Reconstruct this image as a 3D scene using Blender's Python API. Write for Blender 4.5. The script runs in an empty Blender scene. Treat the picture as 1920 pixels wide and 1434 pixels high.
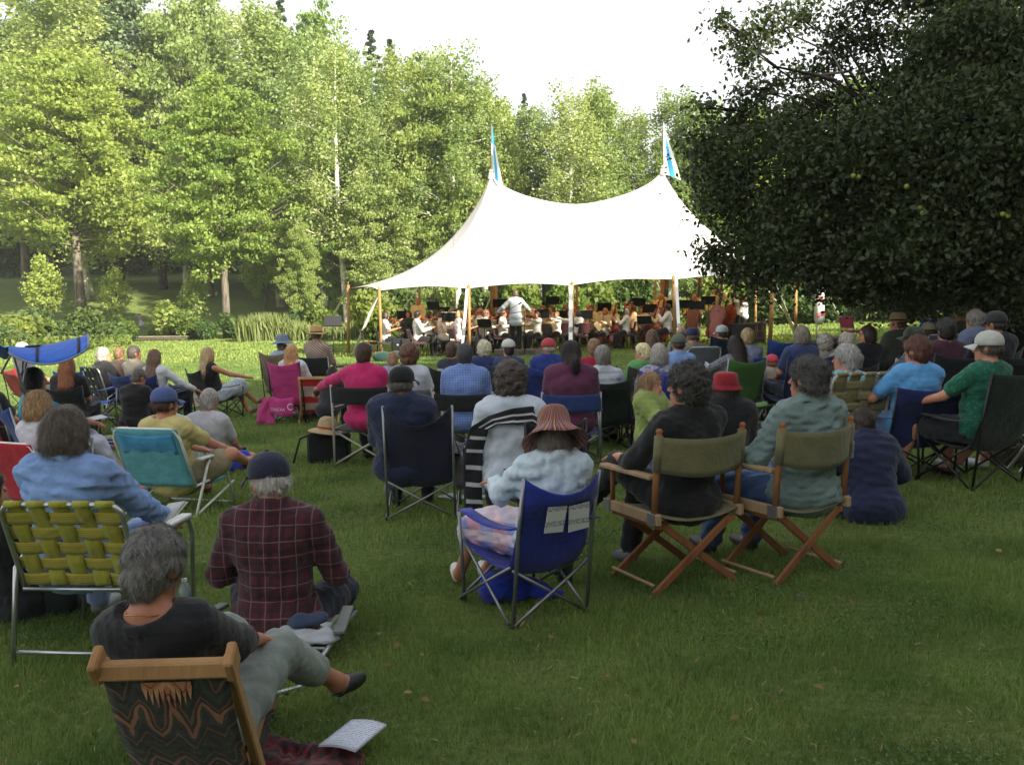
import bpy, math, random, time
import numpy as np
from mathutils import Vector, Matrix
SC = bpy.context.scene
COL = SC.collection
R = math.radians
T0 = time.time()
# ------------------------------------------------------------------ camera
CAMH = 1.6; FPX = 1760.0; PITCH = math.atan((717-574)/FPX); ROLL = R(0.6)
cam_d = bpy.data.cameras.new("camera"); cam = bpy.data.objects.new("camera", cam_d); COL.objects.link(cam)
cam_d.sensor_width = 36.0; cam_d.lens = FPX/1920*36; cam_d.clip_end = 2000; cam_d.clip_start = 0.05
cam.matrix_world = Matrix.Translation((0,0,CAMH)) @ Matrix.Rotation(R(90)-PITCH,4,'X') @ Matrix.Rotation(-ROLL,4,'Z')
SC.camera = cam
CM = cam.matrix_world.to_3x3()
# ------------------------------------------------------------------ sky, sun, exposure
SUN_EL = R(25); SUN_AZ = R(138)          # azimuth clockwise from +Y (the view direction)
w = bpy.data.worlds.new("World"); SC.world = w; w.use_nodes = True
nt = w.node_tree; nt.nodes.clear()
sky = nt.nodes.new('ShaderNodeTexSky'); sky.sky_type = 'NISHITA'; sky.sun_disc = False
sky.sun_elevation = SUN_EL; sky.sun_rotation = SUN_AZ
sky.air_density = 1.0; sky.dust_density = 4.0; sky.ozone_density = 1.0
# thin bright high cloud over the blue
tc = nt.nodes.new('ShaderNodeTexCoord'); nz = nt.nodes.new('ShaderNodeTexNoise'); nz.inputs['Scale'].default_value = 2.2; nz.inputs['Detail'].default_value = 5
rp = nt.nodes.new('ShaderNodeMapRange'); rp.inputs['From Min'].default_value=.35; rp.inputs['From Max'].default_value=.65; rp.inputs['To Min'].default_value=.25; rp.inputs['To Max'].default_value=.55
spz = nt.nodes.new('ShaderNodeSeparateXYZ'); rz = nt.nodes.new('ShaderNodeMapRange'); rz.inputs['From Min'].default_value=.42; rz.inputs['From Max'].default_value=.75; rz.inputs['To Min'].default_value=1.0; rz.inputs['To Max'].default_value=0.0
mxf = nt.nodes.new('ShaderNodeMath'); mxf.operation='MAXIMUM'
mx = nt.nodes.new('ShaderNodeMix'); mx.data_type='RGBA'; mx.inputs['B'].default_value=(9.0,9.2,9.4,1)
bg = nt.nodes.new('ShaderNodeBackground'); bg.inputs['Strength'].default_value = 0.052
wo = nt.nodes.new('ShaderNodeOutputWorld')
L = nt.links.new
L(tc.outputs['Generated'], nz.inputs['Vector']); L(nz.outputs['Fac'], rp.inputs['Value']); L(tc.outputs['Generated'], spz.inputs[0]); L(spz.outputs['Z'], rz.inputs['Value']); L(rz.outputs['Result'], mxf.inputs[0]); L(rp.outputs['Result'], mxf.inputs[1]); L(mxf.outputs[0], mx.inputs['Factor'])
L(sky.outputs['Color'], mx.inputs['A']); L(mx.outputs['Result'], bg.inputs['Color']); L(bg.outputs['Background'], wo.inputs['Surface'])
sl = bpy.data.lights.new("sun",'SUN'); sl.energy = 5.0; sl.angle = R(0.53); sl.color = (1.0,.93,.78)
so = bpy.data.objects.new("sun", sl); COL.objects.link(so)
SUNV = Vector((math.sin(SUN_AZ)*math.cos(SUN_EL), math.cos(SUN_AZ)*math.cos(SUN_EL), math.sin(SUN_EL)))
so.rotation_euler = SUNV.to_track_quat('Z','Y').to_euler()
so.location = SUNV*60
SC.view_settings.view_transform = 'Standard'; SC.view_settings.look='None'; SC.view_settings.gamma=1
SC.view_settings.exposure = 1.55
try:
    SC.cycles.max_bounces = 6; SC.cycles.diffuse_bounces=3; SC.cycles.transmission_bounces=3; SC.cycles.transparent_max_bounces=6
    SC.cycles.use_adaptive_sampling=True; SC.cycles.use_denoising=True
except Exception: pass
# ------------------------------------------------------------------ helpers
def sm(a,b,x):
    t = np.clip((np.asarray(x,dtype=float)-a)/(b-a),0,1); return t*t*(3-2*t)
def TZ(x,y):
    x=np.asarray(x,dtype=float); y=np.asarray(y,dtype=float)
    z = 0.026*25*np.tanh(x/25)*sm(0,8,np.abs(y)+4)
    z = z + 0.15*sm(14,27,y)
    # hillside meadow beyond the creek
    z = z + 3.6*sm(64,96,y)*sm(-6,-22,x) + 2.5*sm(66,105,y)*sm(14,-8,x)*(1-sm(-6,-22,x)) + 1.5*sm(60,100,y) + 10*sm(95,170,y)
    # creek
    cy = 60.5+ .12*(x+16) + 1.0*np.sin(x*.21)
    cr = np.exp(-((y-cy)/1.5)**2)*sm(-6,-11,x)
    z = z - 0.75*cr
    z = z + .02*np.sin(x*.9+y*.35)*np.sin(y*.6-x*.2)*sm(3,7,y)
    return z
def tz(x,y): return float(TZ(x,y))
def ray(px,py):
    v = CM @ Vector(((px-960)/FPX, -(py-717)/FPX, -1)); return v
def at(px,py,d):
    """point on the ray through a photo pixel at depth y=d"""
    v = ray(px,py); t = d/v.y; return Vector((v.x*t, d, CAMH+v.z*t))
def G(px,py,dmax=120):
    v = ray(px,py); d=2.0
    while d<dmax:
        p = at(px,py,d)
        if p.z <= tz(p.x,p.y): return Vector((p.x,p.y,tz(p.x,p.y)))
        d += .02 if d<15 else .1
    return at(px,py,dmax)
def lin(c):
    c=c.lstrip('#'); o=[]
    for i in (0,2,4):
        v=int(c[i:i+2],16)/255; o.append(v/12.92 if v<=.04045 else ((v+.055)/1.055)**2.4)
    return tuple(o)
def rgba(c):
    if isinstance(c,str): c=lin(c)
    return (c[0],c[1],c[2],1)
def mesh_np(name, V, F, uv=None):
    """V (N,3); F (M,k) all faces alike"""
    V=np.asarray(V,dtype=np.float32); F=np.asarray(F,dtype=np.int32)
    me=bpy.data.meshes.new(name); me.vertices.add(len(V)); me.vertices.foreach_set('co',V.ravel())
    k=F.shape[1]; me.loops.add(F.size); me.polygons.add(len(F))
    me.loops.foreach_set('vertex_index',F.ravel()); me.polygons.foreach_set('loop_start',np.arange(0,F.size,k,dtype=np.int32))
    me.update(calc_edges=True); return me
def link(name, me, m=None, parent=None, smooth=False, loc=None):
    o=bpy.data.objects.new(name, me); COL.objects.link(o)
    if m is not None:
        for mm in (m if isinstance(m,(list,tuple)) else [m]): me.materials.append(mm)
    if smooth and me: me.polygons.foreach_set('use_smooth',[True]*len(me.polygons))
    if parent is not None: o.parent=parent
    if loc is not None: o.location=loc
    return o
def tag(o,label=None,cat=None,group=None,kind=None):
    if label: o['label']=label
    if cat: o['category']=cat
    if group: o['group']=group
    if kind: o['kind']=kind
    return o
def empty(name,loc,rz=0,label=None,cat=None,group=None):
    o=bpy.data.objects.new(name,None); COL.objects.link(o); o.empty_display_size=.1
    o.location=loc; o.rotation_euler=(0,0,rz); return tag(o,label,cat,group)
class MB:
    """collects boxes, tubes, lathes, grids into one mesh"""
    def __init__(s): s.V=[]; s.F=[]; s.mi=[]; s.sm=[]
    def add(s,V,F,mi=0,smooth=False):
        n=len(s.V); s.V+= [tuple(v) for v in V]; s.F+=[tuple(i+n for i in f) for f in F]; s.mi+=[mi]*len(F); s.sm+=[smooth]*len(F); return s
    def box(s,c,d,M=None,mi=0,bev=0.0):
        x,y,z=[v/2 for v in d]; b=min(bev,x*.45,y*.45,z*.45)
        if b<=0:
            V=[(i*x,j*y,k*z) for i in(-1,1) for j in(-1,1) for k in(-1,1)]
            F=[(0,1,3,2),(4,6,7,5),(0,4,5,1),(2,3,7,6),(0,2,6,4),(1,5,7,3)]
        else:
            V=[];F=[]; idx={}
            for i in(-1,1):
                for j in(-1,1):
                    for k in(-1,1):
                        idx[(i,j,k,0)]=len(V);V.append((i*x,j*(y-b),k*(z-b)))
                        idx[(i,j,k,1)]=len(V);V.append((i*(x-b),j*y,k*(z-b)))
                        idx[(i,j,k,2)]=len(V);V.append((i*(x-b),j*(y-b),k*z))
            def q(*a): F.append(tuple(idx[t] for t in a))
            for i in(-1,1):
                f=[(i,-1,-1,0),(i,1,-1,0),(i,1,1,0),(i,-1,1,0)]; q(*(f if i>0 else f[::-1]))
                f=[(-1,i,-1,1),(1,i,-1,1),(1,i,1,1),(-1,i,1,1)]; q(*(f if i<0 else f[::-1]))
                f=[(-1,-1,i,2),(1,-1,i,2),(1,1,i,2),(-1,1,i,2)]; q(*(f if i>0 else f[::-1]))
            for i in(-1,1):
                for j in(-1,1):
                    f=[(i,j,-1,0),(i,j,-1,1),(i,j,1,1),(i,j,1,0)]; q(*(f if i*j>0 else f[::-1]))
                    f=[(i,-1,j,0),(i,1,j,0),(i,1,j,2),(i,-1,j,2)]; q(*(f if i*j>0 else f[::-1]))
                    f=[(-1,i,j,1),(-1,i,j,2),(1,i,j,2),(1,i,j,1)]; q(*(f if i*j<0 else f[::-1]))
                    for k in(-1,1):
                        f=[(i,j,k,0),(i,j,k,1),(i,j,k,2)]; q(*(f if i*j*k>0 else f[::-1]))
        if M is None: M=Matrix.Identity(3)
        c=Vector(c); return s.add([c+M@Vector(v) for v in V],F,mi)
    def bar(s,a,b,w,t,mi=0,up=(0,0,1),bev=.003,ext=0):
        """rectangular bar from a to b: w across, t along up"""
        a=Vector(a);b=Vector(b);d=(b-a);l=d.length+ext*2;d.normalize();u=Vector(up);r=d.cross(u)
        if r.length<1e-4: r=d.cross(Vector((0,1,0)))
        r.normalize();u=r.cross(d);M=Matrix((r,d,u)).transposed(); return s.box((a+b)/2,(w,l,t),M,mi,bev)
    def tube(s,P,r,n=8,mi=0,cap=True,closed=False):
        P=[Vector(p) for p in P]; m=len(P); rr=r if isinstance(r,(list,tuple)) else [r]*m
        V=[];F=[]; prev=None
        for i in range(m):
            if closed: t=P[(i+1)%m]-P[i-1]
            else: t=(P[min(i+1,m-1)]-P[max(i-1,0)])
            if t.length<1e-9: t=Vector((0,0,1))
            t.normalize()
            if prev is None:
                a=Vector((0,0,1)) if abs(t.z)<.9 else Vector((1,0,0)); u=t.cross(a).normalized()
            else:
                u=(prev-t*prev.dot(t)); u=u.normalized() if u.length>1e-6 else t.orthogonal().normalized()
            prev=u; v=t.cross(u)
            for k in range(n):
                a=2*math.pi*k/n; V.append(P[i]+u*(math.cos(a)*rr[i])+v*(math.sin(a)*rr[i]))
        for i in range(m if closed else m-1):
            for k in range(n):
                a=i*n+k; b=i*n+(k+1)%n; c=((i+1)%m)*n+(k+1)%n; d=((i+1)%m)*n+k; F.append((a,b,c,d))
        if cap and not closed: F.append(tuple(range(n))[::-1]); F.append(tuple(range((m-1)*n,m*n)))
        return s.add(V,F,mi,True)
    def lathe(s,prof,n=20,M=None,mi=0,c=(0,0,0),sx=1,sy=1):
        V=[];F=[]
        for (r,z) in prof:
            for k in range(n):
                a=2*math.pi*k/n; V.append((r*math.cos(a)*sx,r*math.sin(a)*sy,z))
        for i in range(len(prof)-1):
            for k in range(n):
                F.append((i*n+k,i*n+(k+1)%n,(i+1)*n+(k+1)%n,(i+1)*n+k))
        M=M or Matrix.Identity(3); c=Vector(c)
        return s.add([c+M@Vector(v) for v in V],F,mi,True)
    def grid(s,fn,nu,nv,mi=0,smooth=True):
        V=[fn(i/nu,j/nv) for i in range(nu+1) for j in range(nv+1)]
        F=[(i*(nv+1)+j,(i+1)*(nv+1)+j,(i+1)*(nv+1)+j+1,i*(nv+1)+j+1) for i in range(nu) for j in range(nv)]
        return s.add(V,F,mi,smooth)
    def prism(s,poly,z0,z1,M=None,c=(0,0,0),mi=0):
        n=len(poly); V=[(x,y,z0) for x,y in poly]+[(x,y,z1) for x,y in poly]
        F=[tuple(range(n))[::-1],tuple(range(n,2*n))]+[(i,(i+1)%n,n+(i+1)%n,n+i) for i in range(n)]
        M=M or Matrix.Identity(3); c=Vector(c)
        return s.add([c+M@Vector(v) for v in V],F,mi)
    def mesh(s,name):
        me=bpy.data.meshes.new(name); me.from_pydata([tuple(v) for v in s.V],[],s.F); me.update()
        me.polygons.foreach_set('material_index',s.mi); me.polygons.foreach_set('use_smooth',s.sm); return me
    def build(s,name,m,parent=None,solid=0.0,loc=None):
        me=s.mesh(name); o=link(name,me,m,parent,loc=loc)
        if solid:
            q=o.modifiers.new('s','SOLIDIFY'); q.thickness=solid; q.offset=0
        return o
# ------------------------------------------------------------------ materials
MC={}
def _new(name):
    m=bpy.data.materials.new(name); m.use_nodes=True; n=m.node_tree.nodes; n.clear()
    o=n.new('ShaderNodeOutputMaterial'); b=n.new('ShaderNodeBsdfPrincipled'); m.node_tree.links.new(b.outputs[0],o.inputs[0])
    return m,m.node_tree,b,o
def N(t,typ,**k):
    n=t.nodes.new(typ)
    for a,v in k.items():
        if a.startswith('i_'): n.inputs[a[2:].replace('_',' ')].default_value=v
        else: setattr(n,a,v)
    return n
def mathn(t,op,a,b=None,c=None):
    n=t.nodes.new('ShaderNodeMath'); n.operation=op
    for i,v in enumerate((a,b,c)):
        if v is None: continue
        if isinstance(v,(int,float)): n.inputs[i].default_value=v
        else: t.links.new(v,n.inputs[i])
    return n.outputs[0]
def mixc(t,f,a,b,blend='MIX'):
    n=t.nodes.new('ShaderNodeMix'); n.data_type='RGBA'; n.blend_type=blend
    for i,v in (('Factor',f),('A',a),('B',b)):
        if isinstance(v,(int,float)): n.inputs[i].default_value=v
        elif isinstance(v,tuple): n.inputs[i].default_value=v
        else: t.links.new(v,n.inputs[i])
    return n.outputs['Result']
def objxyz(t):
    tc=t.nodes.new('ShaderNodeTexCoord'); sp=t.nodes.new('ShaderNodeSeparateXYZ'); t.links.new(tc.outputs['Object'],sp.inputs[0])
    return tc.outputs['Object'],sp.outputs[0],sp.outputs[1],sp.outputs[2]
def noise(t,vec,scale,detail=3,rough=.5,out='Fac'):
    n=t.nodes.new('ShaderNodeTexNoise'); n.inputs['Scale'].default_value=scale; n.inputs['Detail'].default_value=detail; n.inputs['Roughness'].default_value=rough
    if vec is not None: t.links.new(vec,n.inputs['Vector'])
    return n.outputs[out]
def rng(t,v,a,b,c,d):
    n=t.nodes.new('ShaderNodeMapRange'); t.links.new(v,n.inputs['Value'])
    for k,x in zip(('From Min','From Max','To Min','To Max'),(a,b,c,d)): n.inputs[k].default_value=x
    return n.outputs['Result']
def bump(t,h,b,strength=.3,dist=.01):
    n=t.nodes.new('ShaderNodeBump'); n.inputs['Strength'].default_value=strength; n.inputs['Distance'].default_value=dist
    t.links.new(h,n.inputs['Height']); t.links.new(n.outputs[0],b.inputs['Normal'])
def plain(name,c,rough=.6,metal=0,var=.12,bs=.1,scale=20,coat=0):
    key=('p',name,str(c),rough,metal)
    if key in MC: return MC[key]
    m,t,b,o=_new(name); v,x,y,z=objxyz(t); c=rgba(c)
    nf=noise(t,v,scale,4); k=rng(t,nf,.3,.7,1-var,1+var)
    col=mixc(t,1.0,c,k,'MULTIPLY'); t.links.new(col,b.inputs['Base Color'])
    b.inputs['Roughness'].default_value=rough; b.inputs['Metallic'].default_value=metal
    if bs: bump(t,noise(t,v,scale*4,3),b,bs,.004)
    if coat: b.inputs['Coat Weight'].default_value=coat
    MC[key]=m; return m
def cloth(c,pat=None,c2=None,c3=None,rough=.92,sc=1.0):
    key=('c',str(c),pat,str(c2),str(c3),sc)
    if key in MC: return MC[key]
    m,t,b,o=_new('cloth_'+(pat or 'plain')); v,x,y,z=objxyz(t); c=rgba(c); col=None
    nf=noise(t,v,9,4); k=rng(t,nf,.3,.7,.86,1.1)
    def band(s,f,wd,ph=0):   # 1 inside a thin band
        q=mathn(t,'FRACT',mathn(t,'MULTIPLY_ADD',s,f,ph+100.0)); return mathn(t,'LESS_THAN',q,wd)
    base=c
    if pat=='plaid':
        d1=mathn(t,'MAXIMUM',band(x,18*sc,.35),0); d2=band(z,18*sc,.35)
        base=mixc(t,mathn(t,'MULTIPLY',d1,.6),c,rgba(c2)); base=mixc(t,mathn(t,'MULTIPLY',d2,.6),base,rgba(c2))
        l=mathn(t,'MAXIMUM',band(x,14*sc,.07,.3),band(z,14*sc,.07,.3)); base=mixc(t,mathn(t,'MULTIPLY',l,.28),base,rgba(c3))
    elif pat=='gingham':
        g=mathn(t,'ADD',band(x,60*sc,.5),band(z,60*sc,.5)); base=mixc(t,mathn(t,'MULTIPLY',g,.5),c,rgba(c2))
    elif pat=='hstripe': base=mixc(t,band(z,12*sc,.35),c,rgba(c2))
    elif pat=='vstripe': base=mixc(t,band(x,20*sc,.4),c,rgba(c2))
    elif pat=='dstripe':
        s=mathn(t,'ADD',mathn(t,'MULTIPLY',x,.8),z); base=mixc(t,band(s,22*sc,.4),c,rgba(c2))
    elif pat=='floral':
        n=t.nodes.new('ShaderNodeTexVoronoi'); n.inputs['Scale'].default_value=35*sc; t.links.new(v,n.inputs['Vector'])
        f=mathn(t,'LESS_THAN',n.outputs['Distance'],.35); base=mixc(t,f,c,rgba(c2))
        if c3 is not None:
            f2=rng(t,noise(t,v,14*sc,2),.5,.56,0,1); base=mixc(t,f2,base,rgba(c3))
    elif pat=='band': # squares of madras
        base=mixc(t,band(x,9*sc,.5),c,rgba(c2)); base=mixc(t,mathn(t,'MULTIPLY',band(z,9*sc,.5),.7),base,rgba(c3))
    elif pat=='batik':
        a=mathn(t,'ARCTAN2',y,x); a=mathn(t,'ADD',a,mathn(t,'MULTIPLY',noise(t,v,10,2),.12))
        base=mixc(t,band(a,7.0,.3),c,rgba(c2)); base=mixc(t,band(a,4.0,.16,.4),base,rgba(c3)); base=mixc(t,band(a,9.0,.14,.15),base,rgba('#2b1722'))
    elif pat=='blanket':
        base=mixc(t,rng(t,noise(t,v,22,3),.45,.55,0,1),c,rgba(c2))
        base=mixc(t,mathn(t,'MAXIMUM',band(x,9,.12),band(y,9,.12)),base,rgba(c3))
    elif pat=='straw':
        r_=mathn(t,'SQRT',mathn(t,'ADD',mathn(t,'MULTIPLY',x,x),mathn(t,'MULTIPLY',y,y))); q=mathn(t,'SINE',mathn(t,'MULTIPLY',mathn(t,'ADD',r_,z),450)); base=mixc(t,rng(t,q,-1,1,0,.35),c,rgba('#5d452c'))
    elif pat=='zigzag':
        zz=mathn(t,'ADD',mathn(t,'MULTIPLY',mathn(t,'PINGPONG',x,.045),1.6),z)
        zz=mathn(t,'ADD',zz,mathn(t,'MULTIPLY',noise(t,v,5,2),.25))
        base=mixc(t,band(zz,11,.3),c,rgba(c2)); base=mixc(t,band(zz,11,.13,.45),base,rgba(c3)); base=mixc(t,band(zz,5,.10,.2),base,rgba('#8a5a44'))
    col=mixc(t,1.0,base,k,'MULTIPLY'); t.links.new(col,b.inputs['Base Color'])
    b.inputs['Roughness'].default_value=rough
    b.inputs['Sheen Weight'].default_value=.15
    rn=t.nodes.new('ShaderNodeTexNoise'); rn.noise_type='RIDGED_MULTIFRACTAL'; rn.inputs['Scale'].default_value=4.2; rn.inputs['Detail'].default_value=2.5; rn.inputs['Distortion'].default_value=.6
    t.links.new(v,rn.inputs['Vector'])
    h=mathn(t,'ADD',mathn(t,'MULTIPLY',noise(t,v,7,3,.6),.8),mathn(t,'ADD',mathn(t,'MULTIPLY',rn.outputs['Fac'],.22),mathn(t,'MULTIPLY',noise(t,v,260,1),.05)))
    bump(t,h,b,.8,.035); MC[key]=m; return m
def hairm(c):
    key=('h',str(c))
    if key in MC: return MC[key]
    m,t,b,o=_new('hair'); v,x,y,z=objxyz(t); c=rgba(c)
    mp=N(t,'ShaderNodeMapping'); mp.inputs['Scale'].default_value=(1,1,.22); t.links.new(v,mp.inputs['Vector'])
    g=t.nodes.new('ShaderNodeNewGeometry')
    nf=noise(t,mp.outputs[0],70,3); k=rng(t,nf,.3,.7,.5,1.45)
    k2=rng(t,g.outputs['Random Per Island'],0,1,.6,1.5)
    col=mixc(t,1.0,mixc(t,1.0,c,k,'MULTIPLY'),k2,'MULTIPLY'); t.links.new(col,b.inputs['Base Color']); b.inputs['Roughness'].default_value=.5
    bump(t,nf,b,.5,.01); MC[key]=m; return m
def skinm(c='#c08a6e'):
    key=('s',c)
    if key in MC: return MC[key]
    m,t,b,o=_new('skin'); v,x,y,z=objxyz(t)
    nf=noise(t,v,12,3); col=mixc(t,rng(t,nf,.35,.7,0,1),rgba(c),tuple(a*f for a,f in zip(rgba(c),(1.0,.78,.7,1)))); t.links.new(col,b.inputs['Base Color'])
    b.inputs['Roughness'].default_value=.5; b.inputs['Subsurface Weight'].default_value=.0
    MC[key]=m; return m
def leafm(name,c1,c2,trans=.35,rough=.5,c3=None,ns=.35):
    m=bpy.data.materials.new(name); m.use_nodes=True; t=m.node_tree; t.nodes.clear()
    o=N(t,'ShaderNodeOutputMaterial'); g=N(t,'ShaderNodeNewGeometry'); tc=N(t,'ShaderNodeTexCoord'); oi=N(t,'ShaderNodeObjectInfo')
    f=rng(t,g.outputs['Random Per Island'],0,1,0,1); col=mixc(t,f,rgba(c1),rgba(c2))
    nf=noise(t,tc.outputs['Object'],ns,2)
    if c3 is not None: col=mixc(t,rng(t,nf,.45,.65,0,.8),col,rgba(c3))
    hv=N(t,'ShaderNodeHueSaturation'); t.links.new(col,hv.inputs['Color']); 
    t.links.new(rng(t,oi.outputs['Random'],0,1,.475,.515),hv.inputs['Hue']); t.links.new(rng(t,oi.outputs['Random'],0,1,1.15,.85),hv.inputs['Value'])
    b=N(t,'ShaderNodeBsdfPrincipled'); b.inputs['Roughness'].default_value=rough; t.links.new(hv.outputs[0],b.inputs['Base Color']); b.inputs['Specular IOR Level'].default_value=.35
    tr=N(t,'ShaderNodeBsdfTranslucent'); tcol=mixc(t,1.0,hv.outputs[0],(1.35,1.4,.75,1),'MULTIPLY'); t.links.new(tcol,tr.inputs['Color'])
    ms=N(t,'ShaderNodeMixShader'); ms.inputs[0].default_value=trans; t.links.new(b.outputs[0],ms.inputs[1]); t.links.new(tr.outputs[0],ms.inputs[2]); t.links.new(ms.outputs[0],o.inputs[0])
    return m
def barkm(name,c1,c2,sc=8):
    m,t,b,o=_new(name); v,x,y,z=objxyz(t); mp=N(t,'ShaderNodeMapping'); mp.inputs['Scale'].default_value=(1,1,.25); t.links.new(v,mp.inputs['Vector'])
    nf=noise(t,mp.outputs[0],sc,5,.6); t.links.new(mixc(t,rng(t,nf,.35,.65,0,1),rgba(c1),rgba(c2)),b.inputs['Base Color']); b.inputs['Roughness'].default_value=.9; bump(t,nf,b,.8,.05); return m
# ================================================================== THE SETTING
RNG=np.random.default_rng(7)
# ---- lawn
def lawn():
    ys=np.concatenate([np.linspace(-60,-2,16),np.linspace(-1,14,50),np.linspace(14.6,75,90),np.linspace(76,130,40),np.linspace(135,420,24)])
    xs=np.concatenate([np.linspace(-320,-42,18),np.linspace(-40,40,110),np.linspace(42,320,18)])
    X,Y=np.meshgrid(xs,ys); Z=TZ(X,Y); V=np.stack([X.ravel(),Y.ravel(),Z.ravel()],1)
    nx=len(xs); i=np.arange(len(ys)-1)[:,None]*nx+np.arange(nx-1)[None,:]; i=i.ravel()
    F=np.stack([i,i+1,i+nx+1,i+nx],1); me=mesh_np('lawn',V,F)
    m,t,b,o=_new('lawn_turf'); tc=N(t,'ShaderNodeTexCoord'); v=tc.outputs['Object']
    a=mixc(t,rng(t,noise(t,v,.35,5,.6),.35,.65,0,1),rgba((.15,.23,.05)),rgba((.26,.32,.09)))
    a=mixc(t,rng(t,noise(t,v,2.3,5,.6),.42,.68,0,.75),a,rgba((.24,.24,.09)))
    a=mixc(t,rng(t,noise(t,v,22,3,.6),.3,.7,0,.7),a,rgba((.06,.11,.025)))
    # mown bands on the far lawn
    sp=N(t,'ShaderNodeSeparateXYZ'); t.links.new(v,sp.inputs[0])
    t.links.new(a,b.inputs['Base Color']); b.inputs['Roughness'].default_value=.95; b.inputs['Specular IOR Level'].default_value=.15
    bump(t,mathn(t,'ADD',noise(t,v,60,3,.7),mathn(t,'MULTIPLY',noise(t,v,6,3),1.5)),b,.9,.05)
    o=link('lawn',me,m,smooth=True); tag(o,kind='structure'); return o
lawn()
# creek water in its bed
mb=MB(); 
def cyf(x): return 60.5+.12*(x+16)+1.0*math.sin(x*.21)
mb.grid(lambda u,v:(-45+u*38, cyf(-45+u*38)+(v-.5)*3.0, tz(-45+u*38,cyf(-45+u*38)+2.6)-.42),30,2)
wm=plain('creek_water',(.03,.035,.03),.08,0,.2,.05,3); tag(mb.build('creek',wm),kind='structure')
# ---- grass blades
def blades(n,d0,d1,hh,ww,name,seed,power=1.0):
    r=np.random.default_rng(seed); d=d0+(d1-d0)*r.random(n)**power; px=r.uniform(-80,2000,n)
    x=(px-960)/FPX*d*1.03; y=d; z=TZ(x,y)
    clump=.45+1.0*np.clip(np.sin(x*5.1+1.3*np.sin(y*3.7))*np.sin(y*4.3+x*1.7)*.5+.5,0,1)
    h=hh*r.uniform(.5,1.25,n)*clump; a=r.uniform(0,2*np.pi,n); ln=r.uniform(.2,1.1,n)*h; b=a+r.uniform(-1,1,n)+1.57
    w_=ww*r.uniform(.6,1.3,n); ca,sa=np.cos(a),np.sin(a); cb,sb=np.cos(b),np.sin(b)
    P0=np.stack([x-ca*w_,y-sa*w_,z-.005],1); P1=np.stack([x+ca*w_,y+sa*w_,z-.005],1)
    P2=np.stack([x+ca*w_*.7+cb*ln*.35,y+sa*w_*.7+sb*ln*.35,z+h*.6],1); P3=np.stack([x-ca*w_*.7+cb*ln*.35,y-sa*w_*.7+sb*ln*.35,z+h*.6],1)
    P4=np.stack([x+cb*ln,y+sb*ln,z+h],1)
    V=np.stack([P0,P1,P2,P3,P4],1).reshape(-1,3); i=np.arange(n)*5
    F=np.concatenate([np.stack([i,i+1,i+2],1),np.stack([i,i+2,i+3],1),np.stack([i+3,i+2,i+4],1)]); 
    o=link(name,mesh_np(name,V,F),GM); tag(o,'mown green lawn grass with paler dry blades among the chairs','grass',kind='stuff')
GM=leafm('grass_blade',(.11,.20,.035),(.28,.36,.10),.3,.6,(.07,.14,.03),1.1)
blades(150000,2.2,6.0,.04,.0016,'grass',1,.8)
blades(150000,6.0,14.0,.045,.0032,'grass',2,.8)
blades(110000,14.0,30.0,.05,.007,'grass',3,.9)
blades(130000,30.0,64.0,.085,.018,'grass',4,.9)
def straw():
    r=np.random.default_rng(44); n=7000; d=2.3+20*r.random(n)**1.3; px=r.uniform(-80,2000,n); x=(px-960)/FPX*d*1.03
    C=np.stack([x,d,TZ(x,d)+r.uniform(.012,.035,n)],1); V,F=leaves(C,.0055,r,.6,6.5,0)
    tag(link('dry_clippings',mesh_np('dry_clippings',V,F),leafm('dry_grass',(.24,.2,.1),(.36,.31,.17),.2,.8)),'dry straw coloured grass clippings scattered over the lawn','clippings',kind='stuff')
    n=260; d=2.6+16*r.random(n); px=r.uniform(-80,2000,n); x=(px-960)/FPX*d; C=np.stack([x,d,TZ(x,d)+.034],1); V,F=leaves(C,.032,r,2.2,1.3,0)
    tag(link('fallen_leaves',mesh_np('fallen_leaves',V,F),leafm('leaf_fallen',(.16,.1,.04),(.3,.24,.08),.2,.7)),'small brown and yellow fallen leaves on the lawn','fallen leaves',kind='stuff')
    n=26000; cx=r.uniform(-4,5,60); cy=r.uniform(2.8,11,60); k=r.integers(0,60,n); x=cx[k]+r.normal(size=n)*.16; y=cy[k]+r.normal(size=n)*.13; C=np.stack([x,y,TZ(x,y)+r.uniform(.015,.04,n)],1); V,F=leaves(C,.014,r,1.4,1.0,0)
    tag(link('clover',mesh_np('clover',V,F),leafm('leaf_clover',(.05,.12,.03),(.09,.19,.05),.3,.5)),'darker green clover patches in the front lawn','clover',kind='stuff')
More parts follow.
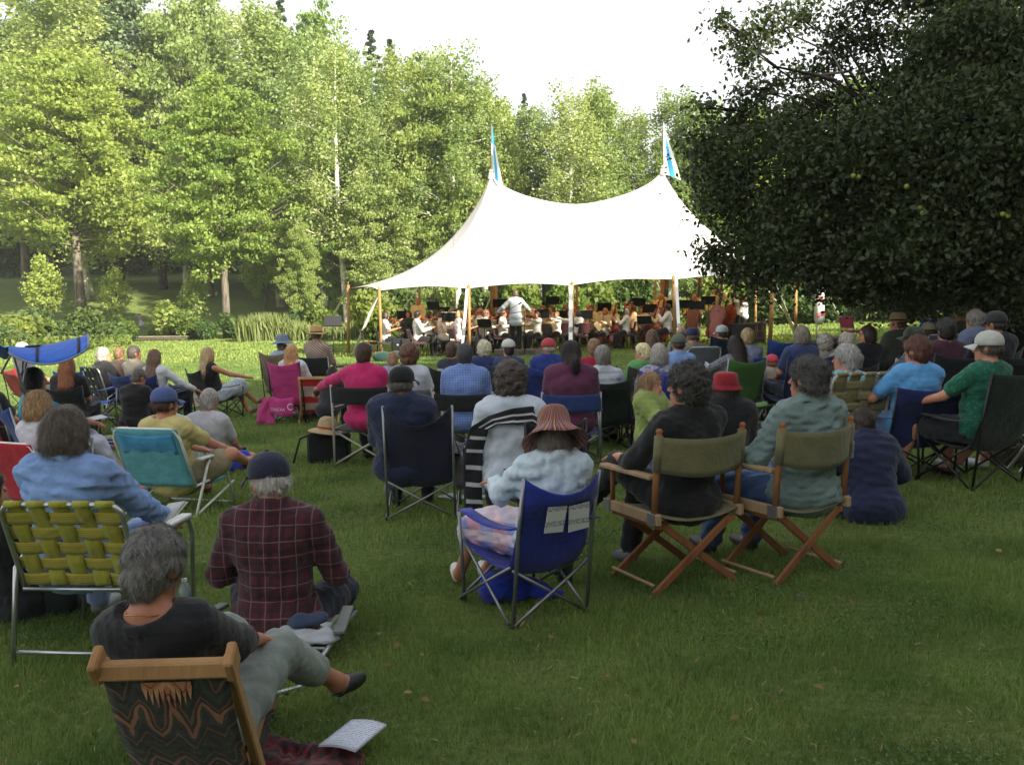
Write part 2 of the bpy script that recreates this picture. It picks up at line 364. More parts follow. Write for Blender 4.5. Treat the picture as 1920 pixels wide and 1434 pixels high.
# ---- trees
def leaves(C,size,r,bias=.0,aspect=1.5,drop=0.0,fold=True):
    n=len(C); nrm=r.normal(size=(n,3)); nrm[:,2]+=bias; nrm/=np.linalg.norm(nrm,axis=1)[:,None]+1e-9
    t=r.normal(size=(n,3)); t[:,2]-=drop; t-=nrm*(t*nrm).sum(1)[:,None]; t/=np.linalg.norm(t,axis=1)[:,None]+1e-9
    s=np.cross(nrm,t); L=size*r.uniform(.6,1.3,n)[:,None]*aspect*.5; W=L/aspect*.9
    V=np.stack([C-t*L,C+s*W+t*L*.1+nrm*W*.3,C+t*L,C-s*W+t*L*.1+nrm*W*.3],1).reshape(-1,3)
    i=np.arange(n)*4; return V,np.stack([i,i+1,i+2,i+3],1)
straw()
def tree_data(kind,H,Rad,seed,nl,ls,h0=.2,trunk_r=.2,bias=.4,drop=0,sparse=1.0):
    r=np.random.default_rng(seed); mb=MB(); pts=[]
    bend=r.normal(size=2)*H*.02
    def trunk(t): return np.array([bend[0]*math.sin(t*2.3),bend[1]*math.sin(t*1.9),H*t*.97])
    T=[trunk(i/9) for i in range(10)]; mb.tube([Vector(p) for p in T],[trunk_r*(1.25 if i==0 else 1)*(1-i/9)**.8+.02 for i in range(10)],8)
    if kind in('maple','apple','round'): nb=64
    elif kind=='birch': nb=46
    elif kind=='pine': nb=92
    else: nb=70
    centres=[]
    for i in range(nb):
        f=(i+.5)/nb; hz=h0+(1-h0)*f**.9; az=i*2.399+r.normal()*.3
        u=(hz-h0)/(1-h0)
        if kind in('maple','round'): prof=math.sin(math.pi*min(1,.18+.82*u)**.85)**.6*(1-.25*u); up=.25+.5*u
        elif kind=='birch': prof=.35+.65*math.sin(math.pi*min(1,.25+.72*u)); prof*=(1-.35*u); up=.7
        elif kind=='pine': prof=(1-u)**.7*.95+.08; up=.05+.3*u
        elif kind=='spruce': prof=(1-u)**.9+.03; up=-.15
        prof*=r.uniform(.7,1.15); ln=Rad*prof; b=trunk(hz); d=np.array([math.cos(az),math.sin(az),up]); 
        e=b+d*ln; mid=b+d*ln*.5+np.array([0,0,-.06*ln if kind!='spruce' else .05*ln])
        if kind=='birch': e[2]-=ln*.25
        rb=trunk_r*.28*(1-u*.7)
        mb.tube([Vector(b),Vector(mid),Vector(e)],[rb,rb*.6,rb*.2],5)
        ns=max(4,int(6.5*prof*2)) if kind not in('pine','spruce') else max(4,int(9*prof))
        for k in range(ns):
            s=r.uniform(.3,1.05); p=b+(e-b)*s
            if kind in('pine','spruce'):
                side=np.array([-math.sin(az),math.cos(az),0])*r.normal()*ln*.28*(1-s*.5); p=p+side; rad=np.array([.7,.7,.55 if kind=='pine' else .30])*max(.35,Rad*.18)*(max(.18,(1-u)) if kind=='spruce' else max(.75,1-u*.3))
            elif kind=='birch': p=p+r.normal(size=3)*np.array([.35,.35,.3])*Rad*.3; rad=np.array([.5,.5,.8])*Rad*.24
            else: p=p+r.normal(size=3)*Rad*.12; rad=np.array([1,1,.38])*Rad*.135*r.uniform(.6,1.3)
            centres.append((p,rad))
            if r.random()<.5: mb.tube([Vector(b+(e-b)*max(0,s-.2)),Vector(p)],[rb*.35,rb*.12],4)
    nc=len(centres); per=np.maximum(4,(nl/nc*np.array([r.uniform(.4,1.6) for _ in range(nc)])).astype(int))
    P=[]
    for (p,rad),n in zip(centres,per):
        q=r.normal(size=(n,3)); q/=np.linalg.norm(q,axis=1)[:,None]; q*=r.random((n,1))**.45
        P.append(p+q*rad*1.35)
    C=np.concatenate(P); C=C[C[:,2]>.05*H]
    V,F=leaves(C,ls,r,bias,1.4,drop)
    return mb.mesh('trunk'),mesh_np('crown',V,F)
BK={'grey':barkm('bark_grey','#4a4238','#7b7062'),'birch':barkm('bark_birch','#f0eadc','#9a9184',10),'dark':barkm('bark_dark','#2e2721','#55493d')}
LF={'maple':leafm('leaf_maple',(.17,.26,.05),(.30,.39,.10),.45,.5,(.13,.22,.045)),
    'gold':leafm('leaf_gold',(.22,.30,.07),(.34,.39,.12),.45,.5,(.17,.25,.06)),
    'birch':leafm('leaf_birch',(.20,.28,.08),(.36,.42,.16),.42,.45,(.15,.23,.06)),
    'pine':leafm('leaf_pine',(.10,.17,.08),(.17,.25,.12),.25,.6),
    'spruce':leafm('leaf_spruce',(.035,.07,.035),(.07,.11,.05),.1,.6),
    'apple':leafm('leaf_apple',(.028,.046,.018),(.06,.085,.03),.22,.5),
    'shrub':leafm('leaf_shrub',(.09,.15,.025),(.2,.25,.05),.35,.5,(.04,.08,.015),.8),
    'fern':leafm('leaf_fern',(.04,.085,.02),(.08,.13,.03),.3,.5),
    'reed':leafm('leaf_reed',(.1,.15,.04),(.18,.22,.07),.3,.6,(.07,.11,.03),.5),
    'shade':leafm('leaf_shade',(.05,.08,.03),(.09,.13,.04),.0,.6)}
TD={}
for k,kind,H,Rd,sd,nl,ls,h0,tr,bi,dr in (
    ('m1','maple',14,4.6,11,46000,.165,.30,.26,.7,0),('m2','maple',15,4.3,12,42000,.165,.16,.25,.7,0),('m3','round',12,4.4,13,36000,.155,.12,.2,.5,0),
    ('b1','birch',15,2.6,21,26000,.125,.12,.13,0,.9),('b2','birch',16,3.1,22,30000,.125,.1,.14,0,.9),('b3','birch',14,2.4,23,20000,.125,.2,.12,0,.9),('b4','birch',15,2.7,24,14000,.12,.25,.15,0,.9),
    ('y1','birch',5,1.1,61,420,.15,.35,.06,0,.3),('p1','pine',24,5.0,31,46000,.2,.12,.3,.2,.3),('p2','pine',22,4.4,32,40000,.2,.2,.28,.2,.3),('s1','spruce',21,3.0,41,20000,.24,.1,.2,.3,.5)):
    TD[k]=tree_data(kind,H,Rd,sd,nl,ls,h0,tr,bi,dr)
TCNT={}
def tree(k,px,ytop,d,lf,bk,label,cat='tree',wide=1.0,name=None,group='trees at the edge of the wood',base=None,rz=None):
    tr,cr=TD[k]; H={'m1':14,'m2':15,'m3':12,'b1':15,'b2':16,'b3':14,'b4':15,'y1':5,'p1':24,'p2':22,'s1':21}[k]
    p=at(px,ytop,d); gz=tz(p.x,d); s=(p.z-gz)/H; sx=s*wide
    nm=name or {'m':'maple_tree','b':'birch_tree','p':'pine_tree','s':'spruce_tree'}[k[0]]
    r=empty(nm,(p.x,d,gz-.05),(px*1.7+d)%6.28 if rz is None else rz,label,cat,group); r.scale=(sx,sx,s)
    for nme,me,mt in(('trunk',tr,BK[bk]),('crown',cr,LF[lf])):
        o=bpy.data.objects.new(nme,me); COL.objects.link(o); o.parent=r
        if not me.materials: me.materials.append(mt)
        o.material_slots[0].link='OBJECT'; o.material_slots[0].material=mt
    return r
TREES=[
 ('m2',25,40,90,'gold','grey','tall pale green maple at the left edge of the wood',1.0),
 ('m1',132,120,72,'maple','grey','broad maple with a thick bare trunk on the far meadow bank',1.05),
 ('m1',411,175,58,'maple','grey','broad maple beside the lawn with a split grey trunk',.88),
 ('b2',140,-40,82,'birch','birch','feathery tree rising between the pale maple and the soft pine',1.5),
 ('p1',75,-110,92,'pine','dark','tall dark pine behind the pale left maple',1.0),
 ('p2',195,-90,88,'pine','dark','tall soft green pine rising between the left maples',1.25),
 ('p1',285,20,86,'pine','dark','shorter bushy pine just right of the tall soft pine',1.1),
 ('m3',375,10,82,'birch','grey','tall rounded grey green tree above the split trunk maple',.75),
 ('b2',330,20,84,'birch','birch','slim pale tree left of the rounded grey green tree',1.1),
 ('b2',450,22,88,'birch','birch','tall feathery tree above the middle of the left wood',1.3),
 ('s1',535,-25,96,'spruce','dark','dark spruce tip poking above the feathery trees',1.0),
 ('b1',510,20,78,'birch','birch','tall wispy birch in front of the spruce tip',1.4),
 ('m3',575,45,80,'maple','grey','green rounded tree right of the wispy birch',.8),
 ('b4',600,60,70,'birch','birch','pale birch with a long white stem left of the twin birch',1.1),
 ('b4',642,75,61,'birch','birch','birch with a pinkish white stem standing above the corn coloured reeds',1.1),
 ('b4',678,110,62,'birch','birch','thin stemmed birch just right of the pinkish stemmed birch',1.0),
 ('s1',690,38,94,'spruce','dark','dark spruce standing out against the sky',1.15),
 ('s1',728,62,96,'spruce','dark','second dark spruce, slightly lower, right of the first',1.1),
 ('b2',745,110,72,'birch','birch','loose birch below the two dark spruces',1.2),
 ('m3',790,150,64,'gold','grey','yellow green young maple left of the tent peak',.75),
 ('b1',800,110,76,'birch','birch','wispy birch rising behind the yellow green young maple',1.2),
 ('b4',855,85,62,'birch','birch','tallest white stemmed birch left of the left tent peak',1.25),
 ('b3',905,150,64,'birch','birch','birch directly behind the left pennant',1.2),
 ('b1',950,185,70,'maple','birch','greener birch right of the left pennant',1.3),
 ('s1',985,165,98,'spruce','dark','low dark spruce between birches above the tent saddle',1.0),
 ('b4',1060,168,62,'birch','birch','white stemmed birch above the dip of the tent',1.2),
 ('b3',1010,205,68,'birch','birch','slender birch left of the one above the tent dip',1.3),
 ('b1',1135,165,64,'birch','birch','full birch right of the tent dip',1.25),
 ('b3',1100,190,74,'maple','birch','narrow green birch behind the full birch',1.3),
 ('b2',1175,215,70,'birch','birch','lower birch left of the right pennant',1.1),
 ('b2',1255,180,66,'gold','birch','bright yellow green birch behind the right pennant',1.25),
 ('b1',1310,200,64,'birch','birch','pale birch between the right pennant and the apple tree',1.3),
 ('m3',1370,230,66,'maple','grey','round tree half hidden by the left side of the apple tree',1.0),
 ('m3',568,425,56,'gold','grey','small tree with yellow leaves behind the lawn',.55),
 ('b1',490,300,76,'maple','grey','dense low tree right of the split trunk maple',1.2),
 ('m3',720,330,60,'birch','grey','bushy young tree left of the tent roof',.9),
 ('m3',560,230,86,'maple','grey','leafy tree below the wispy birches',.95),
 ('m3',660,330,64,'maple','grey','leafy young tree behind the birch stems',.9),
]
for i,(k,px,yt,d,lf,bk,lab,wd) in enumerate(TREES): tree(k,px,yt,d,lf,bk,lab,wide=wd)
# small saplings on the bank
for px,yt,d,lab in((78,478,67,'thin sapling leaning on the creek bank left of the thick trunk'),(92,495,68,'thin sapling with two stems left of the thick trunk'),(212,500,63,'sapling with drooping leaves right of the thick trunk'),(362,505,60,'small bare stemmed birch left of the split trunk')):
    tree('y1',px,yt,d,'maple','dark' if px<300 else 'birch',lab,name='sapling',group='saplings on the creek bank')
# right hand trees behind the apple tree
for k,px,yt,d,lf,lab in(('m1',1480,230,72,'maple','maple behind the middle of the apple tree'),('m2',1600,150,74,'maple','maple behind the crown of the apple tree'),('m1',1760,120,72,'maple','tall maple behind the right of the apple tree'),('m2',1900,90,70,'maple','maple behind the apple trunk at the right edge'),('b2',1430,200,68,'gold','yellow green birch glimpsed through the apple leaves')):
    tree(k,px,yt,d,lf,'grey',lab,group='trees behind the apple tree')
# the deep wood behind: nobody could count it
def wood():
    r=np.random.default_rng(5); C=[]
    for _ in range(150):
        x=r.uniform(-75,75); y=r.uniform(84,122); y=max(y,108+r.random()*8) if x<-17 else y; z0=tz(x,y); top=r.uniform(11,15)*(1.25 if x<0 else .55) - max(0,x)*.02
        n=900; q=r.normal(size=(n,3)); q/=np.linalg.norm(q,axis=1)[:,None]; q*=r.random((n,1))**.4
        C.append(np.array([x,y,z0+top*.5])+q*np.array([5.0,3.5,top*.62]))
    C=np.concatenate(C); C=C[C[:,2]>TZ(C[:,0],C[:,1])+ .2]
    V,F=leaves(C,.6,r,.3); o=link('forest',mesh_np('forest',V,F),leafm('leaf_wood',(.04,.075,.02),(.09,.13,.035),.3,.6)); tag(o,'dense mixed wood filling the hillside behind the edge trees','forest',kind='stuff')
wood()
# ---- shrubs, ferns and reeds
def clumpmesh(seed,n,ls,rx,ry,rz,lobes=7,drop=0):
    r=np.random.default_rng(seed); C=[]; mb=MB()
    for i in range(lobes):
        a=i*2.4; c=np.array([math.cos(a)*rx*.55*r.uniform(.2,1),math.sin(a)*ry*.5*r.uniform(.2,1),rz*r.uniform(.35,.75)]); s=np.array([rx*.5,ry*.5,rz*.38])*r.uniform(.7,1.2)
        q=r.normal(size=(n//lobes,3)); q/=np.linalg.norm(q,axis=1)[:,None]; q*=r.random((n//lobes,1))**.4; C.append(c+q*s)
        mb.tube([Vector((c[0]*.2,c[1]*.2,0)),Vector(c)],[.03,.01],5)
    C=np.concatenate(C); C=C[C[:,2]>.02]; V,F=leaves(C,ls,r,.3,1.5,drop); return mb.mesh('stem'),mesh_np('foliage',V,F)
SH=[clumpmesh(51,5000,.16,1.4,1.1,1.5),clumpmesh(52,5000,.16,1.2,1.0,1.9),clumpmesh(53,4500,.13,1.7,1.0,1.0)]
def shrub(i,px,py,d,s,lf,label,cat='shrub',name='shrub',sz=1,group='shrubs along the creek'):
    p=at(px,py,d); gz=tz(p.x,d); r=empty(name,(p.x,d,gz-.03),px*.7,label,cat,group); r.scale=(s,s,s*sz)
    for nme,me,mt in(('stem',SH[i][0],BK['dark']),('foliage',SH[i][1],LF[lf])):
        o=bpy.data.objects.new(nme,me); COL.objects.link(o); o.parent=r
        if not me.materials: me.materials.append(mt)
        o.material_slots[0].link='OBJECT'; o.material_slots[0].material=mt
for a in((2,20,640,50,1.7,'shrub','low sunny shrub behind the blue canopy at the left edge'),(0,60,640,55,1.3,'fern','fern bank shrub just above the blue canopy'),(2,110,635,54,1.5,'fern','spreading green shrub right of the fern bank'),
         (0,165,632,55,1.3,'fern','dark green shrub below the thick maple trunk'),(2,205,640,54,1.2,'fern','low dark shrub left of the footbridge'),(1,235,632,56,.8,'shrub','small shrub touching the left end of the footbridge'),
         (1,325,600,59.5,1.35,'gold','sunlit yellow green bush right of the footbridge'),(0,352,620,58,1.1,'shrub','sunny bush left of the split maple trunk'),(1,300,600,60.5,1.0,'shrub','bush behind the far end of the footbridge'),
         (0,385,618,56.5,.75,'fern','low bush at the foot of the split maple'),(1,440,615,57,.8,'fern','low bush right of the split maple foot'),(2,500,618,55,1.0,'fern','dark bush in front of the reeds'),
         (0,560,615,54,1.0,'fern','dark round bush left of the tent'),(1,610,612,53,1.0,'shrub','bush behind the left tent corner'),
         (0,20,660,47,.8,'reed','pale grassy bush behind the canopy chair'),(2,160,668,44,.5,'shrub','sunny low growth at the lawn edge by the creek')):
    shrub(*a)
# hedge bushes behind the tent and to the right
kk=['bush behind the tent seen left of the first front pole','bush behind the standing man with the bow tie','bush behind the empty black music stand','bush behind the left centre pole','bush behind the conductor','bush right behind the conductor\'s shoulder','bush behind the white front pole','bush behind the back row of winds','bush behind the right centre pole','bush behind the double basses','bush behind the right front pole','bush behind the hanging white bag','bush between the conductor and the white front pole']
for i,px in enumerate((700,770,820,900,985,1040,1110,1180,1260,1340,1440,1530,1062)):
    shrub((0,1,2)[i%3],px,600,45+(i%4)*1.2,1.25,('shrub','fern','shrub','fern','shrub','gold','shrub','fern','shrub','shrub','fern','fern','shrub')[i],kk[i],group='bushes behind the tent',sz=1.2)
kk=['dark hedge bush right of the hanging white bag','dark hedge bush behind the empty maroon chair','dark hedge bush above the straw fedora','dark hedge bush behind the blue cap','dark hedge bush behind the light cap','dark hedge bush behind the hooded person','dark hedge bush behind the apple trunk','dark hedge bush at the right edge']
for i,px in enumerate((1580,1625,1680,1735,1785,1835,1885,1940)):
    shrub((1,0)[i%2],px,590,50+(i%3),1.7,('fern','shrub')[i%2],kk[i],group='hedge behind the right lawn',sz=1.25)
def reeds():
    r=np.random.default_rng(9); n=26000; x=r.uniform(-15,18,n); y=49+r.random(n)*6; keep=~((x<-11.5)&(y<51)); x=x[keep];y=y[keep];n=len(x)
    z=TZ(x,y); h=r.uniform(.8,1.7,n)*(.75+.25*np.sin(x*.8)); a=r.uniform(0,6.28,n); w_=.035*r.uniform(.6,1.5,n); ln=r.uniform(.05,.5,n)*h; b=r.uniform(0,6.28,n)
    ca,sa,cb,sb=np.cos(a)*w_,np.sin(a)*w_,np.cos(b)*ln,np.sin(b)*ln
    V=np.stack([np.stack([x-ca,y-sa,z],1),np.stack([x+ca,y+sa,z],1),np.stack([x+ca+cb*.4,y+sa+sb*.4,z+h*.65],1),np.stack([x-ca+cb*.4,y-sa+sb*.4,z+h*.65],1),np.stack([x+cb,y+sb,z+h],1)],1).reshape(-1,3)
    i=np.arange(n)*5; F=np.concatenate([np.stack([i,i+1,i+2],1),np.stack([i,i+2,i+3],1),np.stack([i+3,i+2,i+4],1)])
    tag(link('reeds',mesh_np('reeds',V,F),LF['reed']),'tall pale green reeds behind the lawn and tent','reeds',kind='stuff')
reeds()
# weeds at the lawn's creek edge
def weeds():
    r=np.random.default_rng(19); n=16000; x=r.uniform(-26,-9,n); y=r.uniform(43,59,n); k=(y> 57-((-9-x)*.9))&(x<-.405*y) ; x=x[k];y=y[k];n=len(x)
    C=np.stack([x,y,TZ(x,y)+r.random(n)**2*.55],1); V,F=leaves(C,.16,r,.3); tag(link('weeds',mesh_np('weeds',V,F),LF['shrub']),'uncut weeds along the creek bank at the left','weeds',kind='stuff')
weeds()
# footbridge
bp=at(300,628,57.5); bp.z=tz(bp.x,54.5)+.1; fb=empty('footbridge',(bp.x,bp.y,bp.z),R(4),'weathered plank footbridge crossing the creek','footbridge')
mb=MB()
for i in range(16): mb.box((-1.75+i*.235,0,.17+(i%3)*.004),(.225,1.1,.04),bev=.005)
mb.build('deck',plain('old_plank','#8b7f6a',.9,0,.3,.4,6),fb)
mb=MB(); mb.box((0,-.42,.07),(3.8,.1,.14)).box((0,.42,.07),(3.8,.1,.14)); mb.build('beam',plain('old_beam','#4f473b',.9),fb)
# ---- apple tree, right foreground
def apple():
    r=np.random.default_rng(77); base=at(1905,672,14.0); base=Vector((base.x+.15,14.0,tz(base.x,14.0))); root=empty('apple_tree',base,0,'big dark apple tree leaning over the right side of the audience','tree')
    mb=MB(); C=[]
    def loc(px,py,d): return np.array(at(px,py,d)-base)
    T=[np.array([0,0,-.05]),loc(1890,600,base.y),loc(1870,520,base.y-.1),loc(1800,440,base.y-.2),loc(1760,330,base.y)]
    mb.tube([Vector(p) for p in T],[.34,.27,.23,.19,.13],10)
    mb.tube([Vector(T[2]),Vector(loc(1980,430,base.y-.6)),Vector(loc(2040,250,base.y-1.2))],[.2,.15,.08],8)
    # limb targets on photo outline (px,py,depth offset,size)
    AS=.86
    L_=[(1400,90,-.2,.5),(1450,50,0,.45),(1500,30,.5,.4),(1430,170,.0,.5),(1390,235,.2,.42),(1345,290,-.3,.42),(1360,370,.2,.45),(1400,330,-.8,.6),(1410,440,.3,.5),(1385,500,-.2,.42),(1450,500,-.6,.55),(1480,420,-1.2,.7),(1500,300,-1,.75),(1530,200,.5,.6),(1600,330,-1.6,.85),(1590,450,-1.4,.8),(1560,530,-.3,.42),(1640,525,-.4,.5),(1700,450,-1.8,.8),(1700,300,-1.6,.95),(1610,210,.3,.7),(1560,110,1.0,.45),(1640,80,.6,.55),(1620,20,.8,.5),(1720,180,-.6,.75),(1720,60,-.3,.6),(1800,110,-1.2,.8),(1800,260,-2,.95),(1800,400,-2,.85),(1740,530,-.8,.5),(1830,480,-1.6,.6),(1880,190,-1.6,.9),(1890,340,-2.2,.95),(1900,450,-2,.7),(1960,100,-1.6,1.),(1980,300,-1.5,1.0),(1990,430,-1.0,.8),(1700,-30,.4,.7),(1800,-20,-.3,.8),(1900,0,-.8,.9),(1540,360,1.5,.7),(1640,400,2.0,.9),(1750,350,2.5,1.0),(1850,300,2.5,1.1),(1480,240,1.2,.5),(1850,80,1.8,.9),(1760,-120,0,.9),(1920,-150,-.5,1.),(1640,-70,.5,.6),(2060,150,-1,1.1),(2080,350,-.5,1.1),(1340,475,.0,.22),(1352,45,-.2,.12),(1322,200,.1,.14),(1690,540,1.5,.6),(1790,540,1.8,.6),(1600,500,1.8,.6),(1500,470,1.6,.55),(1860,545,-1.2,.4),(1930,540,-1.8,.5),(1520,140,.9,.45),(1580,60,.6,.4),(1660,150,.2,.55),(1850,560,1.5,.5),(1800,555,.8,.4),(1960,560,.8,.6)]
    hub=[np.array(T[3]),np.array(T[4]),np.array(loc(1980,430,base.y-.6)),np.array(T[2])]
    for px,py,do,s in L_:
        s*=AS*(.78 if (py<235 and px<1740) else 1); thin=.55 if (py<235 and px<1740) else 1.15
        c=loc(px,py,base.y+do); h=min(hub,key=lambda q:np.linalg.norm(q-c)); mid=(h+c)/2+np.array([0,0,.25])+r.normal(size=3)*.12
        q1=(h*2+mid)/3+r.normal(size=3)*.12; q2=(mid+c)/2+r.normal(size=3)*.13; mb.tube([Vector(h),Vector(q1),Vector(mid),Vector(q2),Vector(c)],[.05,.036,.026,.016,.007],6)
        n=int((4100*s*s*1.6+260)*thin); nsub=int(10+22*s)
        for k in range(nsub):
            q=r.normal(size=3); q/=np.linalg.norm(q); q=c+q*np.array([1,1,.85])*s*1.0*r.random()**.35
            if r.random()<.5: mb.tube([Vector(c+(mid-c)*.3*r.random()),Vector((c+q)/2+r.normal(size=3)*.04),Vector(q)],[.012,.008,.003],4)
            m_=n//nsub; g=r.normal(size=(m_,3))*np.array([.17,.17,.14])*(.7+.6*s)*r.uniform(.5,1.5); C.append(q+g)
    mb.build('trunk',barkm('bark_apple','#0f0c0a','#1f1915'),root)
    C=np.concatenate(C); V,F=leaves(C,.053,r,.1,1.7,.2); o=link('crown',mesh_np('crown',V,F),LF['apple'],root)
    am=plain('apple_skin','#8f9a3c',.35,0,.2)
    for px,py,do in((1572,268,-1.5),(1580,272,-1.5),(1600,330,-2.2),(1610,332,-2.2),(1700,350,-2.4),(1548,400,-1.6),(1550,405,-1.7),(1725,390,-2.4),(1730,400,-2.4),(1880,402,-2.8),(1890,405,-2.8),(1468,490,-1.0),(1868,196,-2.4)):
        p=loc(px,py,base.y+do); mb=MB(); mb.lathe([(0,.026),(.012,.031),(.026,.024),(.032,.005),(.026,-.02),(.01,-.03),(0,-.027)],10,c=p); mb.build('apple',am,root)
apple()
# ---- the sunset side: trees behind the camera that shade the audience
def shade():
    r=np.random.default_rng(3); spec=[(11,-19,15.5,6.5),(17,-13,16,6.5),(22.5,-7,18.2,6),(29,-.5,19.4,6),(35,6,16.8,6.5),(32.3,2.6,17.6,5),(42,12,17.5,7),(50,18,20,7.5),(58,25,21,8),(25,-16,20,7),(33,-8,20,7),(5,-22,15,6),(20,-24,20,7),(-2,-20,12,5)]
    labs=['behind the photographer, first','nearest behind the photographer','shading the middle rows','shading the front rows','shading the tent front','between the two that shade the front rows and the tent','shading the right lawn','at the far right','farthest right','second row, left','second row, right','behind the left audience','deep behind the photographer','far left behind the photographer']
    for (x,y,H,Rd),lb in zip(spec,labs):
        root=empty('shade_tree',(x,y,tz(x,y)),0,'tall tree '+lb,'tree','trees behind the photographer'); mb=MB(); mb.tube([(0,0,0),(.2,0,H*.5),(0,.1,H*.8)],[.4,.28,.1],8); C=[]
        for k in range(26):
            u=r.random(); c=np.array([*(r.normal(size=2)*Rd*.42),H*(.12+.78*u)]); s=np.array([Rd*.42,Rd*.42,H*.13])
            q=r.normal(size=(260,3)); q/=np.linalg.norm(q,axis=1)[:,None]; q*=r.random((260,1))**.4; C.append(c+q*s)
            mb.tube([(0,0,c[2]*.8),Vector(c)],[.08,.02],5)
        C=np.concatenate(C); C=C[C[:,2]<H]; V,F=leaves(C,.62,r,.2); mb.build('trunk',BK['grey'],root); link('crown',mesh_np('crown',V,F),LF['shade'],root)
shade()
# ================================================================== THE TENT
def tent():
    FL,BKd=28.0,38.5
    cpL=at(921,330,33.2); cpR=at(1243,322,33.2)
    gz=tz(2,33); root=empty('tent',(0,0,0),0,'big white twin peaked pole tent over the orchestra','tent')
    def ev(px,py,d): p=at(px,py,d); return p
    front=[ev(653,541,32.5),ev(711,545,29.4),ev(876,541,28.0),ev(1070,535,27.8),ev(1268,524,28.2),ev(1447,520,29.6),ev(1560,520,33.0)]
    zb=sum(p.z for p in front)/len(front)
    back=[Vector((9.6,37.0,2.75)),Vector((5.9,38.5,2.6)),Vector((2.7,38.7,2.55)),Vector((-.6,38.5,2.5)),Vector((-3.6,37.0,2.4))]
    E=front+back; n=len(E)
    def S(p):   # nearest point on the ridge with sag
        t=(p.x-cpL.x)/(cpR.x-cpL.x); t=min(1,max(0,t)); 
        return t
    nsub=10; ns=22; V=[];F=[]
    ring=[]
    for i in range(n):
        a,b=E[i],E[(i+1)%n]
        for k in range(nsub):
            f=k/nsub; p=a.lerp(b,f); inn=math.sin(math.pi*f)*.16; cen=Vector((2.3,33,p.z)); p=p+(cen-p).normalized()*inn; p.z+=math.sin(math.pi*f)*.10; ring.append(p)
    m=len(ring)
    # ridge parameter runs along the boundary smoothly: left end -> 0, right end ->1
    for p in ring:
        t=(p.x-(cpL.x-.8))/((cpR.x+.8)-(cpL.x-.8)); t=min(1,max(0,t)); t=t*t*(3-2*t)*.25+t*.75
        rx=cpL.x+(cpR.x-cpL.x)*t; ry=33.2
        u=2*t-1; rz=cpL.z-.25-(.80)*(1-abs(u)**1.7)+ (cpR.z-cpL.z)*t
        for j in range(ns+1):
            s=j/ns; x=rx+(p.x-rx)*s; y=ry+(p.y-ry)*s; e_=(2.45 if abs(u)>.9 else 2.45-.9*(1-abs(u))); z=p.z+(rz-p.z)*(.57*(1-s)**(e_+.75)+.27*(1-s)**(e_-.95)+.16*(1-s))
            pk=max(math.exp(-math.hypot(x-cpL.x,y-33.2)/.33)*(cpL.z+.05-(cpL.z-.25)),math.exp(-math.hypot(x-cpR.x,y-33.2)/.33)*(cpR.z+.05-(cpR.z-.25)))
            V.append((x,y,z+pk*1.0))
    for i in range(m):
        for j in range(ns):
            a=i*(ns+1)+j; b=((i+1)%m)*(ns+1)+j; F.append((a,a+1,b+1,b))
    # cloth material, seams
    mt=bpy.data.materials.new('sailcloth'); mt.use_nodes=True; t=mt.node_tree; t.nodes.clear(); o=N(t,'ShaderNodeOutputMaterial'); v,x_,y_,z_=objxyz(t)
    d=N(t,'ShaderNodeBsdfPrincipled'); d.inputs['Base Color'].default_value=(.82,.82,.8,1); d.inputs['Roughness'].default_value=.6
    tr=N(t,'ShaderNodeBsdfTranslucent'); tr.inputs['Color'].default_value=(.95,.66,.36,1); ms=N(t,'ShaderNodeMixShader'); ms.inputs[0].default_value=.32
    sq=mathn(t,'LESS_THAN',mathn(t,'FRACT',mathn(t,'MULTIPLY_ADD',x_,.66,50.3)),.02)
    t.links.new(mixc(t,sq,(.82,.82,.8,1),(.62,.62,.6,1)),d.inputs['Base Color']); bump(t,noise(t,v,1.2,3),d,.5,.08)
    t.links.new(d.outputs[0],ms.inputs[1]); t.links.new(tr.outputs[0],ms.inputs[2]); t.links.new(ms.outputs[0],o.inputs[0])
    mb=MB(); mb.add(V,F,0,True); mb.build('canopy',mt,root)
    wood_=plain('tent_pole_wood','#94703f',.6,0,.25,.2,10); wt=plain('white_strap','#e6e2da',.8)
    # centre poles
    for c in(cpL,cpR):
        mb=MB(); mb.tube([(c.x,c.y,tz(c.x,c.y)),(c.x,c.y,c.z+.15)],.085,10); cp=mb.build('center_pole',wood_,root)
        mb=MB(); mb.lathe([(.115,-.12),(.1,.0),(.085,.1),(.06,.2),(0,.22)],12,c=(c.x,c.y,c.z)); mb.build('pole_cap',wt,root)
    # pennants: tall narrow two-tone flags
    blu=plain('pennant_blue','#3fa6d8',.7); wh=plain('pennant_white','#e8edf2',.7)
    for c,ytop,wd,lab in((cpL,232,.42,1),(cpR,228,.62,2)):
        tp=at(921 if lab==1 else 1243,ytop,33.2); mb=MB(); mb.tube([(c.x,c.y,c.z),(tp.x,c.y,tp.z)],.02,6)
        mb.build('pennant_staff',plain('staff','#6b5a48',.6),root)
        H=tp.z-c.z
        def fn(u,v,H=H,c=c,tp=tp,wd=wd):
            s=v; zz=tp.z-H*1.05*s; ww=wd*s**1.1; wob=.10*math.sin(6*s+u*4)*s; x0=tp.x+(c.x-tp.x)*s
            return (x0+.02+ww*u*(.9 if s<.8 else .9), c.y-wob-.3*u*s, zz-.25*u*s)
        mb=MB(); mb.grid(fn,3,14,0)
        me=mb.mesh('pennant'); pn=link('pennant',me,[wh,blu],root)
        for f in me.polygons:
            k=f.index//14
            if (k==1): f.material_index=1
            if lab==1 and (f.index%14<5): f.material_index=1
